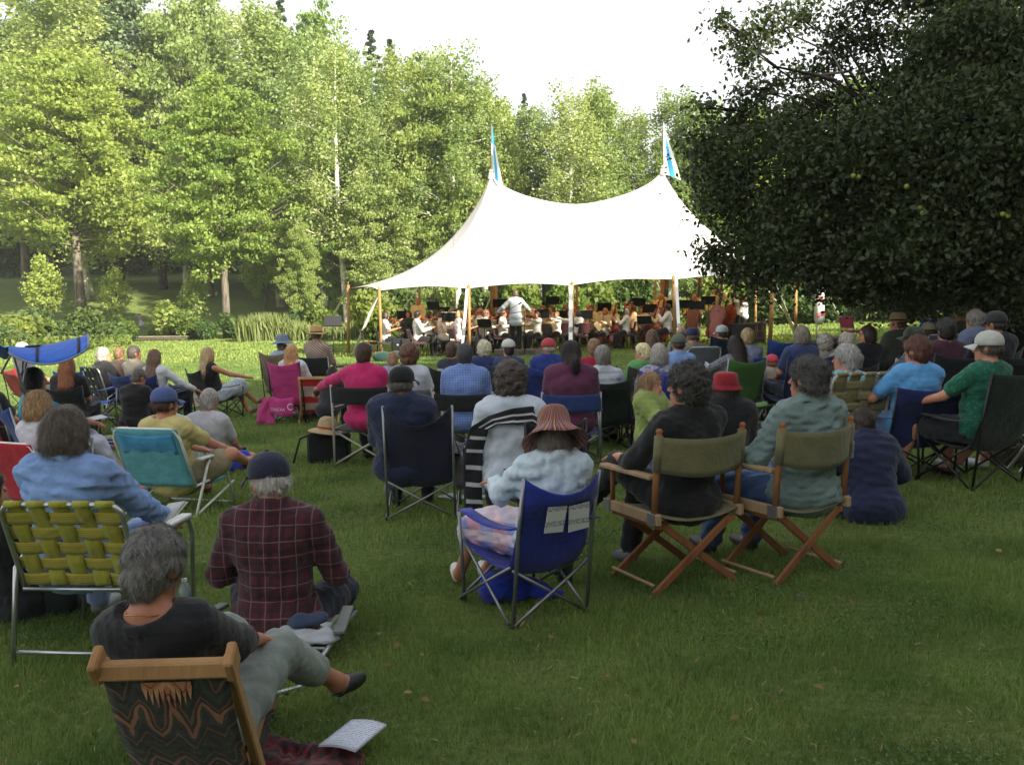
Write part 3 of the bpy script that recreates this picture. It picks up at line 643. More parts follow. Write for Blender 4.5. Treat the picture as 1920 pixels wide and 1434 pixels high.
    # side poles and guys
    def pole(px0,py0,px1,py1,d,r=.04,white=False,gy=None):
        a=at(px0,py0,d); gz=tz(a.x,d); b=at(px1,py1,d); mb=MB(); mb.tube([(a.x,d,a.z+.12),(b.x,d,gz)],r,8); mb.tube([(a.x,d,a.z+.1),(a.x,d,a.z+.24)],.012,5); mb.build('side_pole',wood_,root); return a
    tops=[pole(653,541,653,653,32.5,.05),pole(711,545,715,656,29.4,.048),pole(879,542,880,650,28.05,.048),pole(1073,536,1073,650,27.85,.05),pole(1263,525,1266,640,28.25,.05),pole(1449,521,1444,625,29.65,.07),pole(1492,521,1492,620,33.0,.06)]
    for q in back:
        mb=MB(); mb.tube([(q.x,q.y,q.z+.1),(q.x,q.y,tz(q.x,q.y))],.05,8); mb.build('side_pole',wood_,root)
    wg=plain('guy_webbing','#ece8e0',.7)
    def guy(a,pxb,pyb,r=.035,db=None):
        b=G(pxb,pyb) if db is None else at(pxb,pyb,db); a=Vector(a); b=Vector(b)
        mb=MB(); mb.bar(a,b,r*1.6,.012,bev=0); mb.build('guy_line',wg,root)
        mb=MB(); k=a.lerp(b,.62); dd=(b-a).normalized(); mb.bar(k-dd*.11,k+dd*.11,.085,.07,bev=.01); mb.bar(k-dd*.16+Vector((.03,0,0)),k+Vector((.05,-.03,.02)),.02,.03,bev=0); mb.build('ratchet',plain('ratchet_steel','#9a9890',.4,.7),root)
        mb=MB(); mb.tube([b+Vector((0,0,.12)),b+Vector((0,0,-.05))],.018,6); mb.build('stake',plain('stake_steel','#6c6a66',.5,.5),root)
    guy(at(653,541,32.5),610,618,.05); guy(at(711,546,29.4),661,667,.06); guy(at(876,542,28.0),865,674,.05); guy(at(1070,536,27.8),1070,676,.065); guy(at(1268,525,28.2),1276,676,.055); guy(at(1447,522,29.6),1492,628,.08); guy(at(1530,524,33.0),1590,618,.07)
    for q in back: 
        o_=(q-Vector((2.3,33,q.z))).normalized()*2.4; e=q+o_; mb=MB(); mb.bar(q,(e.x,e.y,tz(e.x,e.y)),.05,.012,bev=0); mb.build('guy_line',wg,root)
tent()
print('ENV',round(time.time()-T0,1))
# ================================================================== FIGURES: signed distance fields -> one continuous surface
class SDF:
    def __init__(s): s.P=[]; s.cut=[]
    def cone(s,a,b,ra,rb=None,k=.03): s.P.append(('c',np.array(a,float),np.array(b,float),ra,ra if rb is None else rb,k)); return s
    def ell(s,c,r,M=None,k=.03): s.P.append(('e',np.array(c,float),np.array(r,float),np.eye(3) if M is None else M,0,k)); return s
    def sub(s,c,r,M=None,k=.01): s.cut.append(('e',np.array(c,float),np.array(r,float),np.eye(3) if M is None else M,k)); return s
    def plane(s,p,n,k=.0): s.cut.append(('p',np.array(p,float),np.array(n,float),None,k)); return s   # keeps the side n points away from
    def bb(s,p):
        if p[0]=='c': r=max(p[3],p[4]); return np.minimum(p[1],p[2])-r,np.maximum(p[1],p[2])+r
        r=p[2].max(); return p[1]-r,p[1]+r
    def mesh(s,name,h=.015,noise=None,seed=0):
        B=[s.bb(p) for p in s.P]; lo=np.min([b[0] for b in B],0)-2.5*h; hi=np.max([b[1] for b in B],0)+2.5*h
        n=np.ceil((hi-lo)/h).astype(int)+1; Fd=np.full(n,1.0,dtype=np.float32)
        ax=[lo[i]+h*np.arange(n[i]) for i in range(3)]
        for p,b in zip(s.P,B):
            k=p[5]; m=k+3*h; i0=np.maximum(0,np.floor((b[0]-m-lo)/h).astype(int)); i1=np.minimum(n,np.ceil((b[1]+m-lo)/h).astype(int)+1)
            X=ax[0][i0[0]:i1[0],None,None]; Y=ax[1][None,i0[1]:i1[1],None]; Z=ax[2][None,None,i0[2]:i1[2]]
            if p[0]=='c':
                a=p[1]; d=p[2]-a; L2=max(d@d,1e-9); px,py,pz=X-a[0],Y-a[1],Z-a[2]
                t=np.clip((px*d[0]+py*d[1]+pz*d[2])/L2,0,1); f=np.sqrt((px-t*d[0])**2+(py-t*d[1])**2+(pz-t*d[2])**2)-(p[3]+(p[4]-p[3])*t)
            else:
                M=p[3]; px,py,pz=X-p[1][0],Y-p[1][1],Z-p[1][2]; q=[(M[0,i]*px+M[1,i]*py+M[2,i]*pz) for i in range(3)]; r=p[2]
                k0=np.sqrt(sum((q[i]/r[i])**2 for i in range(3))); k1=np.sqrt(sum((q[i]/r[i]**2)**2 for i in range(3)))+1e-6; f=k0*(k0-1)/k1
            sl=(slice(i0[0],i1[0]),slice(i0[1],i1[1]),slice(i0[2],i1[2])); a_=Fd[sl]; hh=np.clip(.5+.5*(a_-f)/k,0,1); Fd[sl]=a_*(1-hh)+f*hh-k*hh*(1-hh)
        X=ax[0][:,None,None]; Y=ax[1][None,:,None]; Z=ax[2][None,None,:]
        if noise:
            r=np.random.default_rng(seed)
            for amp,fr in noise:
                acc=0
                for _ in range(4):
                    v=r.normal(size=3)*fr*np.array([.8,.8,1.2]); acc=acc+(1-2.2*np.abs(np.sin((X*v[0]+Y*v[1]+Z*v[2])*.6+r.random()*6)) if noise[0][0]<.0075 and fr<80 else np.sin(X*v[0]+Y*v[1]+Z*v[2]+r.random()*6))
                Fd+= (amp*.5*acc).astype(np.float32)
        for c in s.cut:
            if c[0]=='p': f=(X-c[1][0])*c[2][0]+(Y-c[1][1])*c[2][1]+(Z-c[1][2])*c[2][2]; Fd=np.maximum(Fd,f)
            else:
                M=c[3]; px,py,pz=X-c[1][0],Y-c[1][1],Z-c[1][2]; q=[(M[0,i]*px+M[1,i]*py+M[2,i]*pz) for i in range(3)]; r=c[2]
                k0=np.sqrt(sum((q[i]/r[i])**2 for i in range(3))); k1=np.sqrt(sum((q[i]/r[i]**2)**2 for i in range(3)))+1e-6; Fd=np.maximum(Fd,-(k0*(k0-1)/k1))
        V,F=nets(Fd,lo,h); return mesh_np(name,V,F) if len(F) else None
def nets(Fd,lo,h):
    S=Fd<0; a=np.zeros(tuple(x-1 for x in Fd.shape),dtype=np.uint8)
    for i in(0,1):
        for j in(0,1):
            for k in(0,1): a+=S[i:i+a.shape[0],j:j+a.shape[1],k:k+a.shape[2]]
    act=(a>0)&(a<8); idx=np.argwhere(act); ids=np.full(act.shape,-1,dtype=np.int64); ids[act]=np.arange(len(idx))
    cs=[(i,j,k) for i in(0,1) for j in(0,1) for k in(0,1)]
    val={c:Fd[idx[:,0]+c[0],idx[:,1]+c[1],idx[:,2]+c[2]] for c in cs}
    acc=np.zeros((len(idx),3)); cnt=np.zeros(len(idx))
    for c in cs:
        for ax in range(3):
            if c[ax]==0:
                d=list(c); d[ax]=1; d=tuple(d); v1,v2=val[c],val[d]; m=(v1<0)!=(v2<0); t=np.where(m,v1/(v1-v2+1e-12),0)
                p=np.tile(np.array(c,float),(len(idx),1)); p[:,ax]+=t; acc+=p*m[:,None]; cnt+=m
    V=lo+h*(idx+acc/cnt[:,None]); Fs=[]
    for ax in range(3):
        s1=[slice(None)]*3; s2=[slice(None)]*3; s1[ax]=slice(0,-1); s2[ax]=slice(1,None)
        A=S[tuple(s1)]; B=S[tuple(s2)]; u,v=[(1,2),(2,0),(0,1)][ax]
        e=np.argwhere(A!=B); e=e[(e[:,u]>0)&(e[:,v]>0)&(e[:,u]<ids.shape[u])&(e[:,v]<ids.shape[v])&(e[:,ax]<ids.shape[ax])]
        if not len(e): continue
        sg=A[e[:,0],e[:,1],e[:,2]]; q=[]
        for du,dv in((-1,-1),(0,-1),(0,0),(-1,0)):
            f=e.copy(); f[:,u]+=du; f[:,v]+=dv; q.append(ids[f[:,0],f[:,1],f[:,2]])
        Q=np.stack(q,1); Q[~sg]=Q[~sg][:,::-1]; Fs.append(Q[(Q>=0).all(1)])
    return V,(np.concatenate(Fs) if Fs else np.zeros((0,4),int))
def nv(v): v=np.array(v,float); return v/(np.linalg.norm(v)+1e-9)
def ik(a,t,l1,l2,pole):
    a=np.array(a,float);t=np.array(t,float);d=t-a;L=np.linalg.norm(d);L=min(L,l1+l2-.004);L=max(L,abs(l1-l2)+.01);u=nv(d)
    x=(l1*l1-l2*l2+L*L)/(2*L);h=math.sqrt(max(0,l1*l1-x*x));p=np.array(pole,float);p=p-u*(p@u);p=nv(p);return a+u*x+p*h,a+u*L
def rotm(yaw=0,pitch=0,roll=0):
    """yaw left+, pitch forward(down)+, roll right+ ; columns = local axes"""
    M=Matrix.Rotation(yaw,3,'Z')@Matrix.Rotation(-pitch,3,'X')@Matrix.Rotation(roll,3,'Y'); return np.array(M)
def handmesh(w,fdir,up,s,curl=.7,side=1):
    """five fingers as tubes rooted in the palm at w; returns MB"""
    f=nv(fdir);u=nv(np.array(up)-f*(np.array(up)@f));r=np.cross(f,u);mb=MB()
    for i,(o,l) in enumerate(((-.027,.066),(-.009,.076),(.009,.072),(.027,.056))):
        b=w+f*.075*s+r*o*s; P=[b-f*.02*s]; d=f.copy(); a=0
        for j in range(3):
            a+=curl*(.45+.25*j); d=f*math.cos(a)-u*math.sin(a); P.append((P[-1] if j else b)+d*l*s*(.45,.32,.26)[j])
        mb.tube([Vector(p) for p in P],[.009*s,.0088*s,.008*s,.006*s],6)
    b=w+f*.03*s-r*.028*s*side; P=[b,b+(f*.6-r*.8*side-u*.25)*.035*s,b+(f*.95-r*.75*side-u*.5)*.062*s]; mb.tube([Vector(p) for p in P],[.012*s,.0105*s,.008*s],6)
    return mb
def strands(me,M,c,n,ln,wd,seed,curl=.5,down=1.0,up0=-9):
    """short curved ribbons of hair lying over the hair surface"""
    r=np.random.default_rng(seed); nf=len(me.polygons)
    if not nf: return None
    cen=np.empty(nf*3,np.float32); me.polygons.foreach_get('center',cen); cen=cen.reshape(-1,3); nr=np.empty(nf*3,np.float32); me.polygons.foreach_get('normal',nr); nr=nr.reshape(-1,3)
    i=r.integers(0,nf,n); p=cen[i]; nn=nr[i]; d=np.tile(np.array([0,-.25,-1.0])*down,(n,1))@M.T+r.normal(size=(n,3))*curl
    d-=nn*(d*nn).sum(1)[:,None]; d/=np.linalg.norm(d,axis=1)[:,None]+1e-6; s=np.cross(d,nn); L=ln*r.uniform(.5,1.4,n)[:,None]; W=wd*r.uniform(.6,1.3,n)[:,None]
    lift=.004+.010*curl*r.random((n,1)); p0=p-nn*.002; p1=p0+d*L*.4+nn*lift+s*r.normal(size=(n,1))*L*.15; p2=p0+d*L*.8+nn*lift*.9+s*r.normal(size=(n,1))*L*.3
    V=np.stack([p0-s*W,p0+s*W,p1+s*W*.8,p1-s*W*.8,p2+s*W*.15,p2-s*W*.15],1).reshape(-1,3); j=np.arange(n)*6
    F=np.concatenate([np.stack([j,j+1,j+2,j+3],1),np.stack([j+3,j+2,j+4,j+5],1)]); return V,F
def joinmesh(name,me,extra):
    V=np.empty(len(me.vertices)*3,np.float32); me.vertices.foreach_get('co',V); V=V.reshape(-1,3)
    F=np.empty(len(me.polygons)*4,np.int32); me.loops.foreach_get('vertex_index',F); F=F.reshape(-1,4)
    for (v,f) in extra: F=np.concatenate([F,f+len(V)]); V=np.concatenate([V,v])
    return mesh_np(name,V,F)
def mbquads(mb):
    V=np.array([tuple(v) for v in mb.V],np.float32); F=[]
    for f in mb.F:
        if len(f)==4: F.append(f)
        elif len(f)==3: F.append((f[0],f[1],f[2],f[2]))
        else:
            for i in range(1,len(f)-1,2):
                F.append((f[0],f[i],f[i+1],f[min(i+2,len(f)-1)]))
    F=[f for f in F if len(set(f))==4]; return V,np.array(F,np.int32)
PN=[0]
def person(label,pos,yaw,h=.016,seat=.42,s=1.0,bulk=1.0,lean=.15,twist=0,hy=0,hp=0,hr=0,legs='chair',ank=None,kneep=None,wr=None,wl=None,elp=None,
           skin='#bf8a70',hair='short',hc='#3a2c22',hat=None,hatc='#20283c',hatc2=None,shirt='#888888',sp=None,sleeve='short',bot='trousers',bc='#2b2f3a',bp=None,
           shoe='#2a2420',collar=False,group='audience seated on the lawn',face=False,glasses=False,strn=500,vneck=False,shoecut=False,extra=None,loose=.0,cat='person',sidel=0,nofeet=False,skirtlen=.8,wrinkle=1.0,hairs=1.0,handup=None,fmode=None,neckl=0,nkw=0):
    PN[0]+=1; sd=PN[0]; lo_=sm  # noqa
    root=empty('person',pos,yaw,label,cat,group)
    # -------- joints in the local frame (x right, y forward, z up)
    b=bulk; hipz={'stand':.93*s}.get(legs,seat+.10*s); P=np.array([0,0,hipz])
    MT=np.array(Matrix.Rotation(sidel,3,'Y')@Matrix.Rotation(lean,3,'X')@Matrix.Rotation(twist,3,'Z'))
    def T(x,y,z): return P+MT@(np.array([x,y,z])*s)
    def TE(x,y,z): return T(x,y,z)
    neck=T(0,-.01,.535); shw=.165*(.55+.45*b)
    hipL,hipR=P+np.array([-.095,.02,-.01])*s,P+np.array([.095,.02,-.01])*s
    shL,shR=T(-shw,0,.465),T(shw,0,.465)
    hd=rotm(hy,hp,hr); hc_=neck+np.array([0,.02,.0])*s+(np.array(Matrix.Rotation(lean*.45,3,'X'))@hd@np.array([0,.02,.13+neckl]))*s; HM=hd; hs=s if s>.75 else s*1.0+ (1-s)*.55
    hs=max(hs,s)
    def Hh(x,y,z): return hc_+HM@(np.array([x,y,z])*hs)
    tl,sl_=.43*s,.42*s
    if ank is None:
        ank={'chair':((-.13,.44,.07),(.13,.44,.07)),'low':((-.14,.80,.07),(.14,.82,.07)),'cross':((.12,.36,.08),(-.14,.42,.07)),'stand':((-.11,0,.07),(.11,.02,.07)),'out':((-.13,.88,.07),(.12,.9,.07)),'knees':((-.12,.42,.07),(.12,.44,.07))}[legs]
        ank=[np.array(a)*np.array([s,s,1]) for a in ank]
    if kneep is None:
        kneep={'chair':((-.15,.3,1),(.15,.3,1)),'low':((-.15,.2,1),(.15,.2,1)),'cross':((-1,.35,.12),(1,.35,.12)),'stand':((0,1,0),(0,1,0)),'out':((-.1,0,1),(.1,0,1)),'knees':((-.2,.2,1),(.2,.2,1))}[legs]
    K=[];A=[]
    for hp_,a,kp in((hipL,ank[0],kneep[0]),(hipR,ank[1],kneep[1])):
        k,a2=ik(hp_,a,tl,sl_,kp); K.append(k);A.append(a2)
    if legs in('cross','knees') and wl is None and wr is None and elp is None: wl=(-.16*s,.40*s,hipz+.10*s); wr=(.16*s,.38*s,hipz+.10*s); elp=((-1,.1,-.5),(1,.1,-.5))
    if wl is None: wl=(-.13,.30,hipz+.13*s)
    if wr is None: wr=(.13,.30,hipz+.13*s)
    E=[];W=[]
    for sh,wt,sg in((shL,wl,-1),(shR,wr,1)):
        pole=(sg*.6,-.45,-.9) if elp is None else elp[0 if sg<0 else 1]
        e,w2=ik(sh,wt,.29*s,.255*s,pole); E.append(e);W.append(w2)
    # -------- body
    B=SDF()
    def torso(Q,i,full=True):
        Q.ell(T(0,0,.0),np.array([.165*b,.12*b,.12])*s+i,MT,.05); Q.ell(T(0,.015*b,.17),np.array([.145*b,.12*b,.15])*s+i,MT,.06)
        Q.ell(T(0,0,.36),np.array([.16*b,.112*b,.15])*s+i,MT,.06); Q.cone(shL*.85+shR*.15,shR*.85+shL*.15,.066*s+i,None,.06); Q.cone(T(-.10*b,-.01,.475),neck,.052*s+i,.05*s+i,.04); Q.cone(T(.10*b,-.01,.475),neck,.052*s+i,.05*s+i,.04)
    torso(B,-.004)
    B.cone(neck-MT@np.array([0,0,.04])*s,Hh(0,-.02,-.07),.056*s,.052*s,.03)
    B.ell(Hh(0,-.012,.018),np.array([.074,.092,.1])*hs,HM,.02).ell(Hh(0,.03,-.055),np.array([.056,.06,.066])*hs,HM,.03).ell(Hh(0,.07,-.098),np.array([.024,.02,.02])*hs,HM,.025)
    B.cone(Hh(0,.082,.012),Hh(0,.106,-.028),.008*hs,.0125*hs,.012)
    if h<=.02:
        for sg in(-1,1): B.ell(Hh(sg*.078,-.006,-.012),np.array([.011,.024,.034])*hs,HM,.008)
        B.cone(Hh(-.018,.088,-.06),Hh(.018,.088,-.06),.008*hs,None,.01)
        B.cone(Hh(-.045,.074,.035),Hh(.045,.074,.035),.012*hs,None,.02)
    for sh,e,w_ in zip((shL,shR),E,W):
        B.cone(sh,e,.05*s*(.7+.3*b),.04*s,.03).cone(e,w_,.041*s,.027*s,.015)
    fd=[]
    for i,(e,w_) in enumerate(zip(E,W)):
        f=nv(w_-e); up=np.array([0,0,1.]) if abs(f[2])<.8 else np.array([0,1.,0]); u=nv(up-f*(up@f)); r_=np.cross(f,u); M_=np.stack([r_,f,u],1)
        B.ell(w_+f*.045*s,np.array([.040,.052,.018])*s*(1.25 if h>.018 else 1),M_,.02)
        if h>.018: B.ell(w_+f*.10*s,np.array([.036,.045,.018])*s,M_,.02)
        fd.append((w_,f,u))
    ft=[]
    for i,(hp_,k,a) in enumerate(zip((hipL,hipR),K,A)):
        B.cone(hp_,k,.085*s*(.6+.4*b),.056*s,.04).cone(k,a,.056*s,.037*s,.02); 
        sh_d=nv(a-k); f=np.array([0,1,0])-sh_d*sh_d[1]*.55; f=nv(f*np.array([1,1,.6])) if legs in('stand','chair','knees') else nv(np.array([0,1,0])-sh_d*sh_d[1]+np.array([(-1,1)[i]*.25,0,0]))
        if legs=='cross': f=nv([(1,-1)[i]*.6,.5,-.15])
        fl=fmode[i] if fmode else f; fl=nv(fl); up=np.array([0,0,1.]) if abs(fl[2])<.85 else np.array([0,-1.,0]); u=nv(up-fl*(up@fl)); r_=np.cross(fl,u); M_=np.stack([r_,fl,u],1)
        B.cone(a,a+fl*.06*s-u*.02*s,.036*s,.034*s,.02).ell(a+fl*.085*s-u*.035*s,np.array([.038,.115,.028])*s,M_,.02); ft.append((a,fl,u,M_))
    bm=B.mesh('body',h)
    ex=[]
    if h<=.018:
        for i,(w_,f,u) in enumerate(fd):
            ex.append(mbquads(handmesh(w_,f,u,s,.55,1 if i==0 else -1)))
    bm2=joinmesh('body',bm,ex) if ex else bm
    body=link('body',bm2,skinm(skin),root,True)
    # -------- shirt
    wn=[(.0045*wrinkle,38),(.003*wrinkle,75)] if h<.02 else [(.004,40)]
    i_=.014+loose
    if shirt:
        Q=SDF(); torso(Q,i_); Q.ell(T(0,0,.01),np.array([.178*b,.135*b,.10])*s+i_,MT,.04)
        Q.cone(T(0,-.005,.50),neck+MT@np.array([0,0,(.035 if collar else .0)])*s,.062*s+(.008 if collar else 0),.058*s+(.012 if collar else 0),.02)
        if sleeve=='none': pass
        for sh,e,w_ in zip((shL,shR),E,W):
            if sleeve=='short': m=sh+(e-sh)*.68; Q.cone(sh,m,.062*s*(.7+.3*b)+loose,.062*s+loose,.035)
            elif sleeve=='long': Q.cone(sh,e,.064*s*(.7+.3*b)+loose,.056*s+loose,.035).cone(e,e+(w_-e)*.95,.056*s+loose,.042*s+loose,.02)
            elif sleeve=='mid': Q.cone(sh,e,.064*s*(.7+.3*b)+loose,.058*s+loose,.035).cone(e,e+(w_-e)*.3,.058*s+loose,.052*s+loose,.02)
        Q.sub(neck+MT@np.array([0,.02,(.095 if collar else .062)])*s,np.array([.082+nkw,.092+nkw,.07+nkw*.3])*s,MT)
        if legs=='stand': Q.plane(P+np.array([0,0,-.09])*s,(0,0,-1))
        me=Q.mesh('shirt',h,wn,sd); so_=link('shirt',me,cloth(shirt,*(sp or ())),root,True)
        if collar and h<.018:
            mb=MB(); cM=MT; cc=neck+MT@np.array([0,0,.018])*s
            def cf(u,v):
                a=-math.pi*.5+ (u-.5)*math.pi*1.75; r0=(.066+.016*v)*s; return Vector(cc+cM@np.array([r0*math.cos(a),r0*math.sin(a)*.95-.004,(.03-.045*v)*s]))
            mb.grid(cf,20,2); q=mb.build('collar',cloth(shirt,*(sp or ())),so_,solid=.004)
    # -------- trousers / shorts / skirt
    j=.014
    if bot:
        Q=SDF(); Q.ell(P,np.array([.168*b,.122*b,.112])*s+.0,MT,.05)
        for hp_,k,a,sg in zip((hipL,hipR),K,A,(-1,1)):
            if bot=='trousers': Q.cone(hp_,k,.095*s*(.6+.4*b)+.006,.066*s+.006,.04).cone(k,a+(k-a)*.08,.066*s+.006,.055*s,.03)
            elif bot=='capri': Q.cone(hp_,k,.095*s*(.6+.4*b)+.006,.07*s+.008,.04).cone(k,a+(k-a)*.42,.07*s+.006,.07*s,.03)
            elif bot=='shorts': Q.cone(hp_,hp_+(k-hp_)*.72,.098*s*(.6+.4*b)+.01,.09*s+.012,.04)
            elif bot=='skirt': Q.cone(hp_,k,.1*s*(.6+.4*b)+.01,.075*s+.02,.06); Q.cone(k,k+(a-k)*skirtlen,.085*s+.02,.10*s,.05)
        if bot=='skirt': Q.cone((hipL+hipR)/2,(K[0]+K[1])/2,.10*s,.085*s,.09).cone((K[0]+K[1])/2,(K[0]+K[1])/2+((A[0]+A[1])/2-(K[0]+K[1])/2)*skirtlen,.09*s,.12*s,.08)
        me=Q.mesh({'trousers':'trousers','capri':'trousers','shorts':'shorts','skirt':'skirt'}[bot],h,[(.004*wrinkle,34),(.003*wrinkle,60)],sd+50)
        link({'trousers':'trousers','capri':'trousers','shorts':'shorts','skirt':'skirt'}[bot],me,cloth(bc,*(bp or ())),root,True)
    # -------- shoes
    if shoe and not nofeet:
        for (a,fl,u,M_) in ft:
            Q=SDF(); Q.ell(a+fl*.085*s-u*.032*s,np.array([.047,.132,.04])*s,M_,.02).ell(a+fl*.0*s-u*.02*s,np.array([.043,.05,.05])*s,M_,.03)
            Q.plane(a-u*.068*s,-u); 
            if shoecut: Q.plane(a+fl*.055*s,nv(-fl+u*.9))
            me=Q.mesh('shoe',min(h,.012) if h<.02 else h*.8); link('shoe',me,plain('shoe',shoe,.5,0,.2),root,True)
    # -------- hair
    hh=min(h,.012) if h<.02 else h*.85
    g=1.0*hairs
    Q=SDF(); cap=hat in('cap','capback'); r0=.0 if not hat else -.006
    nz=None; ln=.05; cu=.28
    if hair in('short','curly','bob','long','pony','bun','fringe'):
        if hair=='fringe': Q.ell(Hh(0,-.02,-.005),np.array([.083,.098,.055])*hs,HM,.02)
        else:
            Q.ell(Hh(0,-.014,.024),(np.array([.083,.102,.104])+r0)*hs*g,HM,.02).ell(Hh(0,-.055,-.045),np.array([.066,.05,.062])*hs*g,HM,.03)
        if hair=='curly': Q.ell(Hh(0,-.02,.025),np.array([.102,.112,.112])*hs*g,HM,.02).ell(Hh(0,-.05,-.045),np.array([.088,.07,.07])*hs*g,HM,.03); nz=[(.009,90),(.006,160)]; cu=1.2; ln=.04
        if hair=='bob': Q.ell(Hh(0,-.022,-.02),np.array([.098,.098,.105])*hs*g,HM,.03).ell(Hh(0,-.03,-.07),np.array([.098,.078,.05])*hs*g,HM,.03); nz=[(.003,60)]; ln=.08; cu=.25
        if hair=='long':
            bk=neck+MT@np.array([0,-.10*b,-.13])*s
            Q.ell(Hh(0,-.025,-.03),np.array([.094,.09,.11])*hs,HM,.03).cone(Hh(-.05,-.05,-.06),bk+np.array([-.055,0,.0])*s,.05*s,.045*s,.04).cone(Hh(.05,-.05,-.06),bk+np.array([.055,0,.0])*s,.05*s,.045*s,.04).cone(Hh(0,-.07,-.05),bk,.05*s,.045*s,.04); nz=[(.003,60)]; ln=.12; cu=.15
        if hair=='pony': Q.cone(Hh(0,-.10,.01),Hh(0,-.135,-.06),.03*s,.036*s,.03).cone(Hh(0,-.135,-.06),Hh(.01,-.13,-.24),.04*s,.022*s,.03); ln=.10; cu=.1
        if hair=='bun': Q.ell(Hh(0,-.10,.045),np.array([.045,.04,.04])*s,HM,.01)
        if nz is None: nz=[(.003,70),(.002,120)]
        fz=.09 if hair!='long' else .095
        Q.sub(Hh(0,.125,-.055),np.array([.10,.105,.125])*hs,HM)
        if hair in('short','fringe','curly') : 
            for sg in(-1,1): Q.sub(Hh(sg*.088,.012,-.035),np.array([.022,.05 if hair!='curly' else .03,.045])*hs,HM)
        if hat and hat!='visor': Q.plane(Hh(0,0,.045),HM@np.array([0,0,1.]))
        me=Q.mesh('hair',hh,nz,sd+9)
        if me and strn:
            st=strands(me,HM,hc_,int(strn*(2.4 if hair in('long','curly') else 1.8)),ln*hs,.0009 if h<.014 else .0018,sd,cu)
            if st is not None: me=joinmesh('hair',me,[st])
        if me: link('hair',me,hairm(hc),root,True)
    # -------- hat
    if hat:
        Mh=Matrix(HM.tolist()); c=Vector(hc_); S_=hs
        def hv(x,y,z): return c+Mh@Vector((x*S_,y*S_,z*S_))
        hm_=hatc if not isinstance(hatc,str) else cloth(hatc)
        if hat=='cap':
            mb=MB(); prof=[(.094,.022),(.096,.045),(.093,.075),(.08,.105),(.055,.128),(.025,.138),(0,.14)]
            mb.lathe([(r*S_,z*S_) for r,z in prof],24,Mh,c=hv(0,-.012,0),sy=1.14)
            def bf(u,v):
                a=(u-.5)*1.9; rr=.105+.075*v*math.cos(a*.8); return hv(math.sin(a)*(.094+.02*v)*1.0,math.cos(a)*rr*1.0-.004+.0,.03-.022*v-.03*(abs(u-.5)*2)**2*v-.0)
            mb.grid(bf,12,4); mb.tube([hv(0,-.012,.14),hv(0,-.012,.146)],.009*S_,8); ho=mb.build('cap',hm_,root,solid=.004)
        elif hat=='bucket':
            mb=MB(); prof=[(.135,-.02),(.118,.0),(.102,.02),(.099,.05),(.094,.09),(.085,.11),(.05,.118),(0,.12)]
            mb.lathe([(r*S_,z*S_) for r,z in prof],28,Mh,c=hv(0,-.01,.01),sy=1.1); ho=mb.build('hat',hm_,root,solid=.004)
        elif hat in('straw','fedora','sun','batik'):
            br={'straw':.20,'fedora':.155,'sun':.19,'batik':.198}[hat]; dr={'straw':-.005,'fedora':.012,'sun':-.03,'batik':-.085}[hat]; cr=.125 if hat!='batik' else .135
            MH=Mh@Matrix.Rotation({'batik':-.28}.get(hat,0),3,'X'); base=hv(0,-.008,.035)
            prof=[(br,dr),(br*.8,dr*.65+.003),(br*.62,dr*.2+.006),(.104,.008),(.1,.03),(.096,.07),(.088,cr-.03),(.075,cr-.008),(.05,cr),(.02,cr-.006 if hat=='fedora' else cr+.002),(0,cr-.008 if hat=='fedora' else cr+.002)]
            mb=MB(); nseg=36; ring=[]
            for (r,z) in prof:
                for k in range(nseg):
                    a=2*math.pi*k/nseg; wv=(math.sin(a*3+sd)*.014+math.sin(a*5)*.006)*max(0,(r-.11)/.1); ring.append(MH@Vector((r*S_*math.cos(a),r*S_*math.sin(a)*1.12,(z+wv)*S_)))
            F=[(i*nseg+k,i*nseg+(k+1)%nseg,(i+1)*nseg+(k+1)%nseg,(i+1)*nseg+k) for i in range(len(prof)-1) for k in range(nseg)]
            loc_inv=base; mb.add(ring,F,0,True); ho=mb.build('hat',hm_ if hat in('batik',) else (cloth(hatc,'straw') if hat!='sun' else cloth(hatc,'hstripe','#8fa0b4',None,sc=2.5)),root,solid=.004,loc=base)
            if hatc2:
                mb=MB(); mb.lathe([(.1055*S_,.006*S_),(.1035*S_,.034*S_)],36,MH,c=(0,0,0),sy=1.12); mb.build('hat_band',cloth(hatc2),ho,solid=.003)
    if face:
        for sg in(-1,1):
            mb=MB(); mb.lathe([(0,-.011),(.008,-.008),(.0115,0),(.008,.008),(0,.011)],12,Matrix(HM.tolist()),c=Hh(sg*.031,.068,.008)); ey=mb.build('eye',plain('eye_white','#d8d0c8',.2,0,0,0),root)
            mb=MB(); mb.lathe([(0,0),(.006,.0)],10,Matrix(HM.tolist())@Matrix.Rotation(R(-90),3,'X'),c=Hh(sg*.031,.0805,.008)); mb.build('iris',plain('iris','#2e2018',.2,0,0,0),ey)
        mb=MB(); mb.tube([Vector(Hh(-.022,.088,-.058)),Vector(Hh(0,.097,-.061)),Vector(Hh(.022,.088,-.058))],.0035,5); mb.build('lips',plain('lips','#a3564e',.5,0,.05,0),root)
    if glasses:
        mb=MB()
        for sg in(-1,1):
            mb.tube([Vector(Hh(sg*.033+.024*math.cos(a),.094,.008+.019*math.sin(a))) for a in [k*math.pi/6 for k in range(12)]],.0016,5,closed=True); mb.tube([Vector(Hh(sg*.057,.09,.012)),Vector(Hh(sg*.08,.01,.01)),Vector(Hh(sg*.08,-.02,-.005))],.0018,5)
        mb.tube([Vector(Hh(-.01,.096,.012)),Vector(Hh(.01,.096,.012))],.0015,5); mb.build('glasses',plain('spectacle_frame','#5a5348',.3,.8),root)
    J=dict(root=root,neck=neck,head=hc_,HM=HM,E=E,W=W,K=K,A=A,P=P,MT=MT,T=T,sh=(shL,shR),Hh=Hh,ft=ft)
    return J
